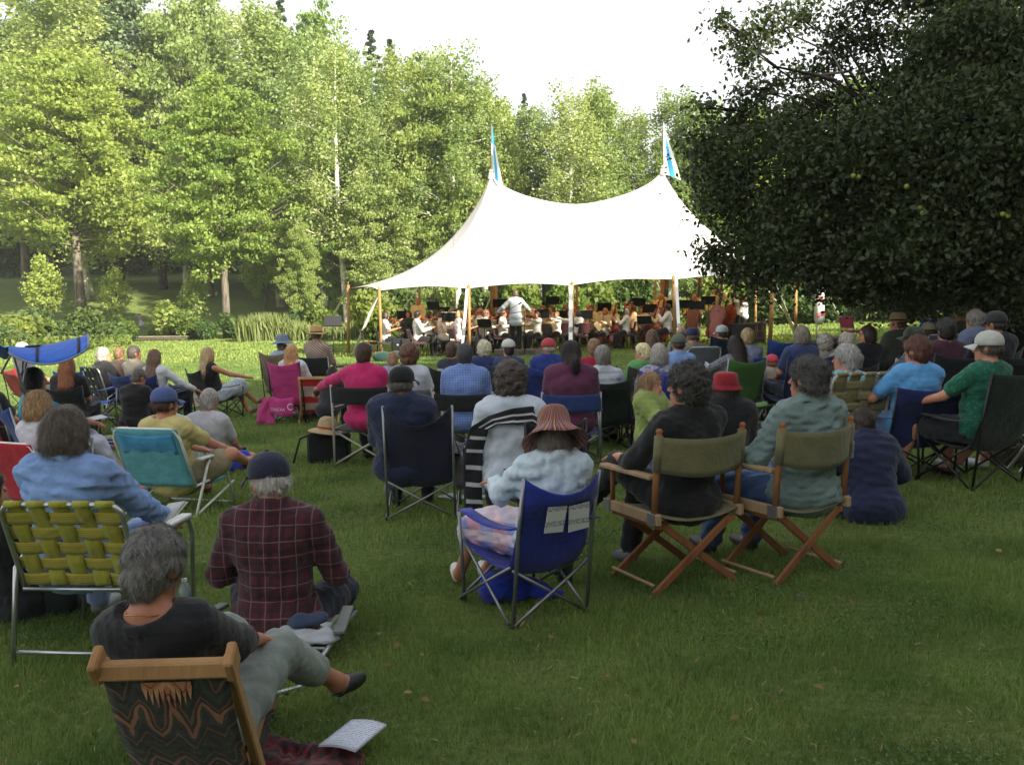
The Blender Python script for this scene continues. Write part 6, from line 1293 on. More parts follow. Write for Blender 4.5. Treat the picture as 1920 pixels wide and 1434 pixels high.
# shopping under seats: left of striped shawl
e=obj_at('plastic_box',893,925,'clear lidded picnic tub on the grass left of the striped shawl','box'); mb=MB(); mb.box((0,0,.06),(.16,.16,.12),bev=.02); mb.build('tub',plain('tub_clear','#8c979c',.15),e); mb=MB(); mb.box((0,0,.128),(.17,.17,.016),bev=.006); mb.build('lid',plain('tub_lid','#9aa6b0',.4),e)
e=obj_at('white_cooler',888,898,'white and pale blue picnic bag left of the striped shawl','bag'); lump('bag',[('e',(0,0,.10),(.15,.10,.12))],cloth('#aeb8ca','floral','#d2d8e0'),e,.015,((.006,30),)); 
e=obj_at('plum_cloth',915,915,'plum coloured cloth beside the picnic tub','cloth'); lump('cloth',[('e',(0,0,.05),(.15,.1,.05))],cloth('#3a2238'),e,.015,((.012,35),))
e=obj_at('plastic_sheet',868,935,'crumpled white plastic bag spread on the grass by the picnic tub','bag'); lump('sheet',[('e',(0,0,.0),(.28,.11,.03))],plain('poly_white','#9aa2a6',.3),e,.015,((.010,40),(.006,80)))
e=obj_at('white_bag_drape',735,930,'pale carrier bag by the left leg of the navy camp chair','bag'); lump('bag',[('e',(0,0,.07),(.07,.05,.08))],plain('poly_grey','#7f868a',.35),e,.012,((.010,40),))
e=obj_at('blue_cooler',800,905,'blue cooler bag under the navy camp chair','bag'); mb=MB(); mb.box((0,.1,.12),(.30,.22,.24),bev=.03); mb.build('bag',cloth('#1c3490'),e)
e=obj_at('snack_bags',865,838,'blue and yellow snack bag under the gingham man\'s chair','bag'); lump('bag',[('e',(0,0,.05),(.12,.08,.05))],cloth('#2f62b8','floral','#a8b83c'),e,.014,((.008,40),))
# canvas bag hanging off the navy chair
e=obj_at('sling_bag',858,905,'grey shoulder bag hanging off the right side of the navy camp chair','bag',0,None,7.2); lump('bag',[('e',(.0,0,.40),(.05,.03,.12)),('e',(.02,0,.28),(.06,.04,.06))],cloth('#4c484c'),e,.012,((.010,40),)); mb=MB(); mb.tube([(-.03,0,.48),(-.05,0,.7),(.02,0,.5)],.007,5); mb.build('strap',cloth('#2c2a2e'),e)
# black tote with straw hat
e=obj_at('black_tote',618,866,'black canvas tote standing under the hot pink man\'s chair','bag',0); mb=MB(); mb.box((0,0,.16),(.44,.22,.32),bev=.03); mb.build('body',cloth('#101413'),e); mb=MB(); mb.tube([(-.2,0,.3),(-.30,-.05,.26),(-.34,-.1,.1),(-.36,-.12,.01)],.012,6); mb.build('shoulder_strap',cloth('#16191a'),e); mb=MB(); mb.tube([(.05,-.11,.3),(.1,-.13,.36),(.16,-.11,.3)],.01,6); mb.build('handle',cloth('#16191a'),e)
tp=e.location; e=empty('sun_hat',tp+Vector((-.02,-.02,.325)),R(10),'cream straw hat resting on top of the black tote','hat'); mb=MB(); mb.lathe([(.20,.0),(.17,.015),(.12,.03),(.105,.04),(.1,.08),(.085,.14),(.05,.165),(0,.17)],28,Matrix.Rotation(R(8),3,'Y')); mb.build('hat_body',cloth('#c5ad83','straw'),e,solid=.004); mb=MB(); mb.lathe([(.108,.038),(.104,.065)],28,Matrix.Rotation(R(8),3,'Y')); mb.build('ribbon',cloth('#a8482c'),e)
# red striped wooden beach chair left of pink man (empty)
p=G(600,790); rc=empty('striped_beach_chair',p,R(8),'empty red and white striped wooden beach chair under the pink man\'s hand','chair'); wdn=barkm('beech','#b08a5c','#c9a878',4)
mb=MB()
for s in(-1,1): mb.bar((s*.25,-.2,.12),(s*.25,-.38,.66),.025,.035); mb.bar((s*.25,-.2,.12),(s*.25,.3,.22),.025,.035); mb.bar((s*.28,-.3,.0),(s*.28,.1,.26),.02,.03); mb.bar((s*.28,.28,.0),(s*.28,-.05,.3),.02,.03)
mb.bar((-.27,-.385,.67),(.27,-.385,.67),.03,.04); mb.bar((-.25,.3,.22),(.25,.3,.22),.03,.03); mb.build('frame',wdn,rc)
mb=MB(); mb.grid(lambda u,v:((v-.5)*.48,-.375+.17*u,.65-.5*u),10,6); me=mb.mesh('back_canvas'); o=link('back_canvas',me,[cloth('#a81e22'),cloth('#a8948c')],rc)
for f in me.polygons: f.material_index=1 if (f.index//6) in(2,3,4,7,8) else 0
q=o.modifiers.new('s','SOLIDIFY'); q.thickness=.004
mb=MB()
for k in range(7): mb.box((0,-.14+k*.06,.15+k*.012),(.5,.045,.014),bev=.003)
mb.build('seat_slats',wdn,rc)
e=obj_at('grey_backpack',522,784,'grey and dark backpack on the grass below the pink chair','bag',15); lump('pack',[('e',(0,0,.10),(.24,.15,.13)),('e',(.14,-.02,.07),(.12,.1,.09))],cloth('#3c383e'),e,.018,((.010,22),(.006,50)))
e=obj_at('grocery_bag',537,786,'white and green grocery bag beside the grey backpack','bag',0); lump('bag',[('e',(.0,-.08,.07),(.17,.08,.09))],cloth('#c9c8b4','floral','#3f9a62',sc=.15),e,.016,((.010,30),))
e=obj_at('straw_bag',570,786,'dark rumpled blanket and sticks below the striped beach chair','blanket',0); lump('b',[('e',(0,0,.05),(.18,.12,.07))],cloth('#4a4030'),e,.016,((.012,34),))
# cooler bag beige
p=G(347,766); e=empty('cooler_bag',p,R(-12),'beige cooler bag with blue handles and red lettering','bag'); mb=MB(); mb.box((0,0,.19),(.44,.28,.38),bev=.04); mb.build('body',cloth('#b5aa94'),e); mb=MB()
for s in(-1,1): mb.bar((s*.11,-.146,.0),(s*.11,-.146,.36),.03,.006,up=(0,1,0),bev=0)
mb.tube([(-.11,-.15,.36),(-.10,-.16,.42),(.10,-.16,.42),(.11,-.15,.36)],.012,6); mb.build('handle',cloth('#24388c'),e); mb=MB(); mb.box((0,0,.385),(.45,.29,.02),bev=.01); mb.build('zip_trim',cloth('#27356c'),e)
textobj('SSCSS',.07,plain('print_red','#a8423a',.6,0,0,0),e,Matrix.Translation((0,-.146,.28))@Matrix.Rotation(R(90),4,'X'),'bag_print')
# purple folding table
p=G(222,900); e=empty('folding_table',p,R(-6),'small purple folding table between the blue denim woman and the turquoise chair','table'); pm=plain('table_purple','#3a3568',.45); mb=MB(); mb.box((0,0,.40),(.50,.40,.02),bev=.008); mb.build('table_top',pm,e)
for s in(-1,1): mb=MB(); mb.bar((s*.20,-.17,0),(s*.20,.17,.39),.022,.03); mb.bar((s*.17,.17,0),(s*.17,-.17,.39),.022,.03); mb.build('leg',plain('table_leg','#1d1b3a',.5),e)
e2=empty('paper_napkins',p+Vector((-.05,.02,.415)),R(15),'crumpled pale green paper on the purple table','paper'); lump('paper',[('e',(0,0,.01),(.09,.05,.02))],plain('napkin','#a8b096',.8),e2,.01,((.006,60),),3)
e=obj_at('teal_tote',262,912,'dark teal tote with a blue strap under the purple table','bag'); mb=MB(); mb.box((0,0,.15),(.20,.16,.30),bev=.04); mb.build('body',cloth('#14323a'),e); mb=MB(); mb.tube([(.02,-.09,.28),(.08,-.12,.1),(.07,-.12,.0)],.014,6); mb.build('strap',cloth('#22337c'),e)
e=obj_at('red_tote',229,842,'red, tan and purple patterned tote beside the pale shirt','bag',10); mb=MB(); mb.box((0,0,.14),(.18,.12,.28),bev=.02); mb.build('body',cloth('#a88d6c','floral','#a81c24','#3a1a50',sc=.35),e); mb=MB(); mb.tube([(-.06,0,.28),(-.04,0,.36),(.04,0,.36),(.06,0,.28)],.008,6); mb.build('handle',cloth('#4a1a40'),e)
e=obj_at('blue_cap_bundle',205,842,'bundle of pale blue cloth left of the patterned tote','cloth'); lump('bundle',[('e',(0,0,.06),(.11,.08,.07))],cloth('#8fa0cc','floral','#c6cde0'),e,.014,((.01,45),))
# blue chair empty (upright), red/white/black crossed bag behind
p=G(170,806); camp_chair('empty bright blue camp chair turned away beside the man in the black tee',p,R(-14),col='#2052a4',frame=STEEL(),seat=.42,top=.90,w=.50,sag=.03)
e=obj_at('red_picnic_bag',205,742,'bag with red and white crossed straps right of the empty blue chair','bag'); lump('bag',[('e',(0,0,.2),(.13,.08,.16))],cloth('#b8463c','floral','#c9c2bc',sc=.5),e,.018)
e=obj_at('white_papers',200,786,'white papers lying under the empty blue chair','paper'); mb=MB(); mb.box((0,0,.02),(.22,.3,.004),Matrix.Rotation(.5,3,'Z')); mb.box((-.1,.1,.05),(.16,.2,.05),Matrix.Rotation(-.3,3,'Z'),bev=.02); mb.build('sheet',plain('paper_w','#c6c8cc',.8),e)
# clear bag hanging in front of turquoise woman's knees
J=TW; e=empty('programme_sheet',wpt(J,.02,.46,.66),J['yaw'],'white programme on the lap of the woman in turquoise','booklet'); mb=MB(); mb.box((0,0,0),(.26,.18,.005),Matrix.Rotation(.15,3,'X')); mb.build('page',paper_mat(10),e)
# canopy over the turquoise woman: part of her chair
def canopy():
    ch=TW['chair']; inv=ch.matrix_basis.copy(); L0=Matrix.Translation(ch.location)@Matrix.Rotation(TW['yaw'],4,'Z'); inv=L0.inverted()
    def W(px,py,d): return inv@at(px,py,d)
    d0=8.6
    blue=cloth('#1f5fc4'); trim=plain('silver_trim','#7f8790',.6)
    # a long shallow boat-shaped shell seen from the side
    top=[(14,652,8.2),(60,643,8.25),(110,636,8.35),(163,631,8.5)]; 
    def fn(u,v):
        # u along length 0..1, v across near edge(0) -> over the top -> far edge(1)
        a=at(15+150*u,651-20*u,8.7); bulge=math.sin(math.pi*min(1,.12+.88*u)**.8)
        near=at(16+150*u,652-14*u+38*math.sin(math.pi*min(1,u*.88+.04))**.7,8.25); far=at(22+138*u,655-16*u+14*bulge,9.35)
        m=at(15+152*u,636-26*u,8.7)
        p=near*(1-v)**2+m*2*v*(1-v)*1.0+far*v*v; return inv@p
    mb=MB(); mb.grid(fn,20,14); c=mb.build('canopy',blue,ch,solid=.006)
    mb=MB(); mb.tube([fn(i/20,0) for i in range(21)],.010,6); mb.tube([fn(1,j/10) for j in range(11)],.010,6); mb.build('canopy_piping',trim,c)
    for u in(.34,.86):
        mb=MB(); mb.grid(lambda a,b,u=u:Vector(fn(u+.035*a,.02+.45*b))+Vector((0,0,.006)) ,2,6); mb.build('canopy_strap',plain('webbing_black','#15161c',.8),c,solid=.006)
    mb=MB(); mb.grid(lambda a,b:Vector(fn(.2+.2*a,.42+.18*b))+Vector((0,0,.012)),3,3); mb.build('canopy_pocket',plain('webbing_black','#15161c',.8),c,solid=.006)
    st=STEEL(); mb=MB(); 
    mb.tube([W(22,660,8.4),W(42,725,8.5),W(55,760,8.6)],.013,8); mb.tube([W(48,655,8.9),W(40,700,8.6)],.011,8); mb.tube([W(22,662,8.5),W(2,700,8.8)],.010,8); mb.tube([W(42,725,8.5),W(52,668,8.7)],.009,8); mb.build('canopy_strut',st,ch)
    mb=MB(); mb.grid(lambda a,b: inv@(at(-40+58*a,648+22*b+4*math.sin(a*9),8.6+.8*b)),6,4); mb.build('canopy_flap',blue,ch,solid=.006)
canopy()
# programme held by reading woman
J=FG; e=empty('programme',wpt(J,-.20,.46,.70),J['yaw']+.2,'open white programme in the hands of the woman with long dark hair','booklet'); M=Matrix.Rotation(R(28),3,'X'); mb=MB(); mb.box((-.10,0,.0),(.19,.24,.004),Matrix.Rotation(.15,3,'Y')@M); mb.box((.09,0,.0),(.19,.24,.004),Matrix.Rotation(-.12,3,'Y')@M); mb.build('page',paper_mat(9,'#cfd6e2'),e)
# green chair footrest / bag
e=obj_at('green_footrest',1412,748,'apple green fabric footrest hanging beside the green camp chair','footrest',0,None,9.6); mb=MB(); mb.grid(lambda u,v:((u-.5)*.36,(v-.5)*.30,.45+.06*u-.05*math.sin(3.1*v)),6,6); mb.build('fabric',cloth('#47702c'),e,solid=.006); mb=MB(); mb.tube([(-.18,-.14,.44),(.1,-.1,0)],.009,6); mb.tube([(.18,-.14,.5),(-.08,-.1,0)],.009,6); mb.tube([(-.18,.14,.44),(.1,.12,0)],.009,6); mb.tube([(.18,.14,.5),(-.08,.12,0)],.009,6); mb.build('leg',STEEL(),e)
e=obj_at('black_bundle',1395,800,'black jacket heaped on the grass right of the red bucket hat','jacket',0,None,8.6); lump('heap',[('e',(.25,0,.2),(.26,.2,.24)),('c',(.1,0,.3),(.45,.1,.15),.12,.12,.06)],cloth('#101114'),e,.02,((.014,18),(.008,40)))
# right side ground things
e=obj_at('red_blanket',1722,800,'dark red patterned blanket on the grass under the dark blue chair','blanket'); lump('blanket_cloth',[('e',(0,0,0),(.55,.35,.03))],cloth('#6a1f2a','blanket','#8d3a3c','#3a1418'),e,.02,((.008,30),))
e=obj_at('blue_bag',1700,832,'royal blue sack with a black jacket under the dark blue chair','bag'); lump('sack',[('e',(0,0,.05),(.20,.13,.08))],cloth('#17257c'),e,.015,((.01,30),)); lump('jacket',[('e',(.24,0,.05),(.14,.1,.08))],cloth('#121319'),e,.015,((.01,30),),4)
e=obj_at('white_tray',1772,822,'white paper tray on the grass between the two camp chairs','tray'); mb=MB(); mb.box((0,0,.015),(.16,.12,.03),Matrix.Rotation(.2,3,'Z'),bev=.008); mb.build('tray',plain('tray_white','#8f948f',.6),e)
e=obj_at('paper_cup',1675,824,'small white cup left of the royal blue sack','cup'); mb=MB(); mb.lathe([(0,0),(.03,0),(.038,.07),(.034,.07),(.028,.005)],12); mb.build('cup',plain('cup','#8f9296',.5),e)
e=obj_at('wicker_basket',1890,872,'dark wicker basket with two handles at the right edge','basket'); wk=cloth('#3f3826','floral','#6b6044',None,sc=1.5); mb=MB(); mb.lathe([(0,0),(.14,0),(.18,.08),(.17,.18),(.16,.18),(.16,.02)],20); mb.build('bowl',wk,e); 
for y in(-.08,.08): mb=MB(); mb.tube([(-.10,y,.16),(-.06,y,.24),(.06,y,.24),(.10,y,.16)],.009,6); mb.build('handle',plain('wicker_handle','#241c14',.7),e)
e=obj_at('lantern_can',1893,800,'shiny metal can standing in shadow by the green camp chair','can'); mb=MB(); mb.lathe([(0,0),(.04,0),(.04,.2),(0,.2)],14); mb.build('can',plain('tin','#8f9396',.25,.9),e)
e=obj_at('wood_tray_table',1915,790,'small orange wooden tray table at the right edge','table',0,None,8.2); mb=MB(); mb.box((.1,0,.42),(.4,.3,.02),bev=.005); mb.build('table_top',plain('varnished_pine','#a8642c',.5),e); mb=MB(); mb.bar((-.05,-.1,0),(.25,-.1,.41),.02,.025); mb.bar((.25,-.1,0),(-.05,-.1,.41),.02,.025); mb.bar((-.05,.1,0),(.25,.1,.41),.02,.025); mb.build('leg',ALU(),e)
camp_chair('silver framed camp chair cut by the right edge',G(1945,850),R(30),col='#15171c',frame=STEEL(),seat=.42,top=.9)
e=empty('white_paper_note',wpt(CP,.12,.34,.80),CP['yaw'],'white folded paper tucked by the plaid shirt','paper'); mb=MB(); mb.box((0,0,0),(.10,.004,.15),Matrix.Rotation(.3,3,'Y')); mb.build('note',paper_mat(8),e)
# pink hat baby & others near 1440
e=obj_at('pink_hat_doll',1446,690,'infant in a pink cap and cream suit between the two blue chairs','person',0,None,12.0)
bpy.data.objects.remove(e)
person('infant in a pink cap and cream suit between the two blue chairs',Vector((at(1446,640,11.9).x,11.9,tz(3.3,11.9))),R(10),h=.02,seat=.34,s=.55,lean=.1,hair='fringe',hc='#8d6a4a',hat='cap',hatc='#d24a5e',shirt='#b8ad9c',bc='#b8ad9c',sleeve='long',shoe='#8f8a80',strn=80,group='children in the audience')
e=obj_at('blue_side_table',1455,690,'tall plain blue chair back left of the white badge chair','chair',0,None,13.2); bpy.data.objects.remove(e)
camp_chair('empty mid blue camp chair left of the badge chair',Vector((at(1452,640,13.0).x,13.0,tz(3.6,13))),R(4),col='#1e3f86',seat=.46,top=1.02,w=.46)
e=obj_at('grey_crate',1462,640,'grey striped picnic crate left of the badge chair','crate',0,None,13.6); mb=MB(); mb.box((0,0,.55),(.3,.2,.35),bev=.03); bpy.data.objects.remove(e)
e=obj_at('sign_bag',25,935,'grey bag with cream letters at the left edge behind the yellow webbed chair','bag',0,None,5.0); mb=MB(); mb.add([(-.08,0,.42),(.14,0,.62),(.16,0,.40),(.02,0,.36)],[(0,1,2,3)]); mb.build('panel',cloth('#4a4c48'),e,solid=.02); mb=MB(); mb.tube([(-.10,0,.40),(.16,0,.64)],.009,6); mb.tube([(-.1,0,.40),(-.12,0,0)],.009,6); mb.build('edge_rod',BLACKM(),e); textobj('ROC',.10,plain('print_cream','#a9a48c',.6,0,0,0),e,Matrix.Translation((.08,-.016,.45))@Matrix.Rotation(R(90),4,'X')@Matrix.Rotation(R(28),4,'Z'),'bag_print')
print('PROPS',round(time.time()-T0,1))
# ================================================================== THE ORCHESTRA
CON=(at(967,600,27.9).x,27.9)
def mus(label,px,py,d,kind='violin',look=None,hc='#3a2a20',shirt='#c9c6bd',bc='#090a0c',hair='short',s=1.0,chair=True,stand=False,yaw=None,sleeve='long',skin='#a8705a',bot='trousers',bulk=1.0,vest=None,icol='#5e2412',bow_=True,hat=None,sid=0):
    p=at(px,py,d); face=math.atan2(-(CON[0]-p.x),(CON[1]-d)) if yaw is None else R(yaw)
    y=face; gz=tz(p.x,d)
    legs='stand' if stand else 'chair'; seat=.46
    ht=(p.z-gz); base=(.93+.535+.13+.13) if stand else (seat+.10+.535+.13+.13); sc=min(1.08,max(.86,ht/base)) if stand else min(1.1,max(.86,(ht-seat)/(base-seat)))
    kw=dict(h=.026,seat=seat,s=sc,lean=.02,hair=hair,hc=hc,shirt=shirt,bc=bc,sleeve=sleeve,skin=skin,bot=bot,bulk=bulk,legs=legs,strn=0,group='musicians under the tent',wrinkle=1,cat='person',hat=hat)
    hz=(.93*sc if stand else seat+.1*sc)
    if kind in('violin','viola'): kw.update(wl=(-.34,.46,hz+.50*sc),wr=(.30,.36,hz+.30*sc),hy=.35)
    elif kind=='cello': kw.update(wl=(-.16,.26,hz+.46*sc),wr=(.30,.34,hz+.14*sc),ank=((-.28,.36,.07),(.28,.36,.07)),kneep=((-.8,.4,1),(.8,.4,1)))
    elif kind=='bass': kw.update(wl=(-.24,.30,hz+.62*sc),wr=(.22,.36,hz+.10*sc),lean=-.12)
    elif kind=='flute': kw.update(wl=(-.10,.22,hz+.52*sc),wr=(.32,.16,hz+.50*sc))
    elif kind=='wind': kw.update(wl=(-.05,.26,hz+.30*sc),wr=(.05,.28,hz+.18*sc))
    elif kind=='brass': kw.update(wl=(-.06,.26,hz+.50*sc),wr=(.06,.32,hz+.50*sc))
    elif kind=='none': pass
    pos=Vector((p.x,d,gz)); J=person(label,pos,y,**kw); J['pos']=pos; J['yaw']=y; J['seat']=seat
    if vest: 
        Q=SDF(); T_=J['T']; Q.ell(T_(0,0,.30),np.array([.175,.135,.22])*sc,J['MT']); Q.cone(T_(-.1,0,.44),T_(.1,0,.44),.08*sc); link('vest',Q.mesh('vest',.03),cloth(vest),J['root'],True)
    if chair and not stand: orch_chair(label.split(' ')[0]+' padded chair under the '+label,pos,y,padc='#4a1a26' if sid%3 else '#26262c')
    Ry=Matrix.Rotation(y,3,'Z'); Wd=lambda v: pos+Ry@Vector(v)
    wl,wr=Wd(J['W'][0]),Wd(J['W'][1]); hd=Wd(J['head'])
    g='string instruments'
    if kind in('violin','viola'):
        L=.36 if kind=='violin' else .40; neckdir=(wl-(hd+Ry@Vector((-.02,.05,-.12)))).normalized(); start=hd+Ry@Vector((-.03,.10,-.13)); zax=neckdir; yax=-(Vector((0,0,1))-zax*zax.z).normalized(); yax=yax; xax=yax.cross(zax); M=Matrix((xax,yax,zax)).transposed()
        instrument(kind,L,kind+' of the '+label,start,M,icol,'violins and violas')
        if bow_: c=start+zax*L*.95+Vector((0,0,.05)); e=(wr-c).normalized(); bow('bow of the '+label,wr,c-e*.12*1+Vector((0,0,.0)))
    elif kind=='cello':
        b=Wd((.0,.50,.16)); t=Wd((-.10,.10,hz+.62*sc)); zax=(t-b).normalized(); yax=-(Ry@Vector((0,1,0))); yax=(yax*-1); yax=yax-zax*yax.dot(zax); yax.normalize(); yax=-yax; xax=yax.cross(zax); M=Matrix((xax,yax,zax)).transposed()@Matrix.Rotation(math.pi,3,'Z'); instrument('cello',.75,'cello of the '+label,b,M,icol,g)
        if bow_: c=b+zax*.5+Ry@Vector((0,.12,0)); bow('bow of the '+label,wr,c+(c-wr).normalized()*.3)
    elif kind=='bass':
        b=Wd((-.05,.42,.14)); t=Wd((-.22,.18,hz+.95*sc)); zax=(t-b).normalized(); yax=(Ry@Vector((0,1,0))); yax=yax-zax*yax.dot(zax); yax.normalize(); yax=-yax; xax=yax.cross(zax); M=Matrix((xax,yax,zax)).transposed()@Matrix.Rotation(math.pi,3,'Z'); instrument('double_bass',1.10,'double bass of the '+label,b,M,icol,g,cat='double bass')
        if bow_: c=b+zax*.7; bow('bow of the '+label,wr,c+(c-wr).normalized()*.35)
    elif kind in('flute','wind','brass'):
        e=empty(('flute' if kind=='flute' else 'clarinet' if kind=='wind' else 'horn'),(0,0,0),0,('flute' if kind=='flute' else 'clarinet' if kind=='wind' else 'horn')+' of the '+label,'instrument','wind instruments'); m_=hd+Ry@Vector((0,.11,-.06)); e.location=m_
        mb=MB(); silver=plain('silver_tube','#b9bcc0',.2,.95,.05,0); blk=plain('grenadilla','#171314',.3); brs=plain('brass','#b8863a',.22,.95,.1,0)
        if kind=='flute': q=Ry@Vector((.55,.04,-.06)); mb.tube([-q*.1,q],.011,6); mb.build('tube',silver,e)
        elif kind=='wind': q=Ry@Vector((.0,.22,-.55)); mb.tube([(0,0,0),q*.85,q],[.011,.014,.035],8); mb.build('tube',blk,e); mb=MB(); [mb.tube([q*t+Vector((.0,-.02,0)),q*(t+.03)+Vector((0,-.02,0))],.006,4) for t in(.25,.4,.55,.7)]; mb.build('key',silver,e)
        else:
            q=Ry@Vector((.0,.42,.0)); mb.tube([(0,0,0),q*.7,q],[.009,.02,.065],10); mb.tube([Ry@Vector((.02+.07*math.cos(a),.2+.09*math.sin(a),-.05)) for a in [k*math.pi/6 for k in range(12)]],.011,6,closed=True); mb.build('tube',brs,e)
    return J
O='#b8a888'  # white shirts, with the warm glow under the tent put into the colour
M_=[ # front strings, left
 ('violinist in white at the left end of the front row',722,573,29.6,dict(kind='violin',hc='#2a1d18',hair='bob',yaw=-78,sleeve='short')),
 ('violinist with rolled white shirt sleeves second from the left',782,576,28.9,dict(kind='violin',hc='#1f1814',yaw=-72)),
 ('dark haired woman in black behind the first two violins',766,578,31.0,dict(kind='none',hc='#3a2218',hair='bob',shirt='#1c1b1e',yaw=170)),
 ('woman violinist in a cream blouse and white skirt',828,576,29.2,dict(kind='violin',hc='#35211a',hair='bob',yaw=-80,bot='skirt',bc='#b8b2a2',shirt='#d2b8a0')),
 ('grey haired violinist behind the cream blouse',846,570,31.2,dict(kind='violin',hc='#7a6a5a',yaw=-110)),
 ('blonde violinist in a white sleeveless top by the front pole',861,581,28.4,dict(kind='violin',hc='#b08a5c',hair='bob',yaw=-64,sleeve='none',shirt='#d9d4d0')),
 ('dark haired violinist behind the blonde violinist',856,572,30.6,dict(kind='violin',hc='#231915',yaw=-110)),
 ('violinist with auburn hair behind the front pole',889,571,31.4,dict(kind='violin',hc='#5a3020',yaw=-130)),
 ('balding violinist in the second desk',900,576,29.8,dict(kind='violin',hc='#6b5548',hair='fringe',yaw=-80)),
 ('curly haired violinist near the left centre pole',911,580,29.3,dict(kind='violin',hc='#5d4436',hair='curly',yaw=-85)),
 ('viola player left of the conductor\'s arm',927,585,30.2,dict(kind='viola',hc='#3a2a20',yaw=-140)),
 ('violinist raising the scroll beside the conductor',943,580,29.2,dict(kind='violin',hc='#4a2a20',yaw=-105)),
 ('musician behind the conductor\'s left arm',952,570,32.0,dict(kind='wind',hc='#3a2a20',yaw=180)),
 ('musician right of the conductor\'s waist',990,577,30.4,dict(kind='viola',hc='#4b3526',yaw=160)),
 ('clarinettist right of the conductor',1018,572,31.2,dict(kind='wind',hc='#5a3a28',yaw=165,shirt=O)),
 ('musician with a horn behind the right music stand',1032,570,32.2,dict(kind='brass',hc='#4a3024',yaw=170,shirt=O)),
 ('viola player left of the white front pole',1044,582,29.6,dict(kind='viola',hc='#6a4a38',yaw=120)),
 ('flautist left of the white front pole',1060,575,31.0,dict(kind='flute',hc='#3a2a20',yaw=150,shirt=O)),
 ('oboist behind the white front pole',1078,565,32.6,dict(kind='wind',hc='#5a4030',yaw=165,shirt=O)),
 ('dark haired woman in a black vest behind the white pole',1084,582,28.6,dict(kind='viola',hc='#241a18',hair='bob',yaw=42,vest='#15151a')),
 ('tall balding wind player in the back row',1103,561,33.4,dict(kind='wind',hc='#7a5a48',hair='fringe',yaw=170,shirt=O)),
 ('bassoonist in the middle of the right side',1109,571,31.6,dict(kind='wind',hc='#5b4034',yaw=160,shirt=O)),
 ('wind player with a bright shirt right of the bassoonist',1121,570,32.4,dict(kind='wind',hc='#5a3626',yaw=160,shirt=O)),
 ('trumpeter in the back row right of centre',1143,560,33.6,dict(kind='brass',hc='#6a3c26',yaw=165,shirt=O)),
 ('blonde cellist at the inner desk',1152,575,30.8,dict(kind='cello',hc='#a87a4c',hair='bob',yaw=125,shirt=O,icol='#8a3a1c')),
 ('white haired cellist in a white shirt',1174,578,29.0,dict(kind='cello',hc='#b5aea0',yaw=78,icol='#7d2420')),
 ('cellist in a tent-lit shirt behind the white haired cellist',1188,572,30.2,dict(kind='cello',hc='#5a3a2a',yaw=85,shirt='#c2a078',icol='#7a2f18')),  # shirt colour includes the warm light of the canopy
 ('trombonist behind the tall black music stands',1183,566,33.0,dict(kind='brass',hc='#3a2a20',yaw=160,shirt=O)),
 ('horn player left of the right centre pole',1222,565,32.4,dict(kind='brass',hc='#7a3a22',yaw=150,shirt=O)),
 ('cellist in a bright white shirt beside the right front pole',1252,569,28.9,dict(kind='cello',hc='#2a1c18',yaw=76,icol='#a04a22')),
]
M_+=[('violinist seen between the first two music stands',804,583,30.6,dict(kind='violin',hc='#2c201a',yaw=-120,hair='bob')),
 ('tan shirted violist behind the cream blouse',817,574,32.4,dict(kind='viola',hc='#4a3628',yaw=-140,shirt=O)),
 ('bassoonist behind the blonde violinist',874,566,32.8,dict(kind='wind',hc='#3a2a20',yaw=170,shirt=O)),
 ('flautist behind the curly haired violinist',915,566,33.0,dict(kind='flute',hc='#5a3a28',yaw=175,shirt=O)),
 ('clarinettist behind the left centre pole',936,569,32.6,dict(kind='wind',hc='#2a1f1a',yaw=178,shirt=O)),
 ('horn player in the far row right of the conductor',1002,565,33.4,dict(kind='brass',hc='#6a4a36',yaw=178,shirt=O)),
 ('violist in the inner circle right of the conductor',1008,583,28.9,dict(kind='viola',hc='#4a3024',yaw=120,hair='bob')),
 ('wind player left of the oboist',1062,563,33.8,dict(kind='wind',hc='#7a5a40',yaw=172,shirt=O)),
 ('musician in tan between the bassoonist and the blonde cellist',1135,577,30.4,dict(kind='wind',hc='#8a5a38',hair='bob',yaw=150,shirt=O)),
 ('cellist in shadow left of the right front pole',1232,578,30.2,dict(kind='cello',hc='#4a3024',yaw=100,shirt=O)),
 ('musician in tan left of the tall standing man',1204,574,31.2,dict(kind='brass',hc='#5a3a28',yaw=150,shirt=O)),
]
for i,(lb,px,py,d,k) in enumerate(M_): mus(lb,px,py,d,sid=i,**k)
mus('tall man with a bow tie standing at the back left',783,549,33.2,'none',stand=True,shirt='#d8bd8c',hc='#5b5048',yaw=178,hair='fringe')
mus('standing man in a tent-lit shirt beside the right centre pole',1240,549,31.8,'bass',stand=True,shirt='#d2a460',hc='#7a4a34',yaw=150,hair='fringe',icol='#6b2814',s=1)  # standing bass players: warm tent light mixed into their white shirts' colours
mus('bald double bass player behind the music stands',1304,551,31.6,'bass',stand=True,shirt='#d2ac6c',hc='#7a4a34',yaw=140,hair='fringe',icol='#6a2616')
mus('tall dark haired double bass player in a tent-lit shirt',1345,537,30.4,'bass',stand=True,shirt='#d0ab70',hc='#2a1c18',yaw=150,icol='#7d3018',bulk=1.1)  # tan tone is tent light painted into a white shirt
mus('red faced double bass player at the right',1380,547,30.6,'bass',stand=True,shirt='#c9bca8',hc='#7a3a26',yaw=110,icol='#8a3418')
mus('person in a white shirt standing right of the basses',1396,556,31.5,'none',stand=True,shirt='#c9ced4',hc='#5b4636',yaw=60)
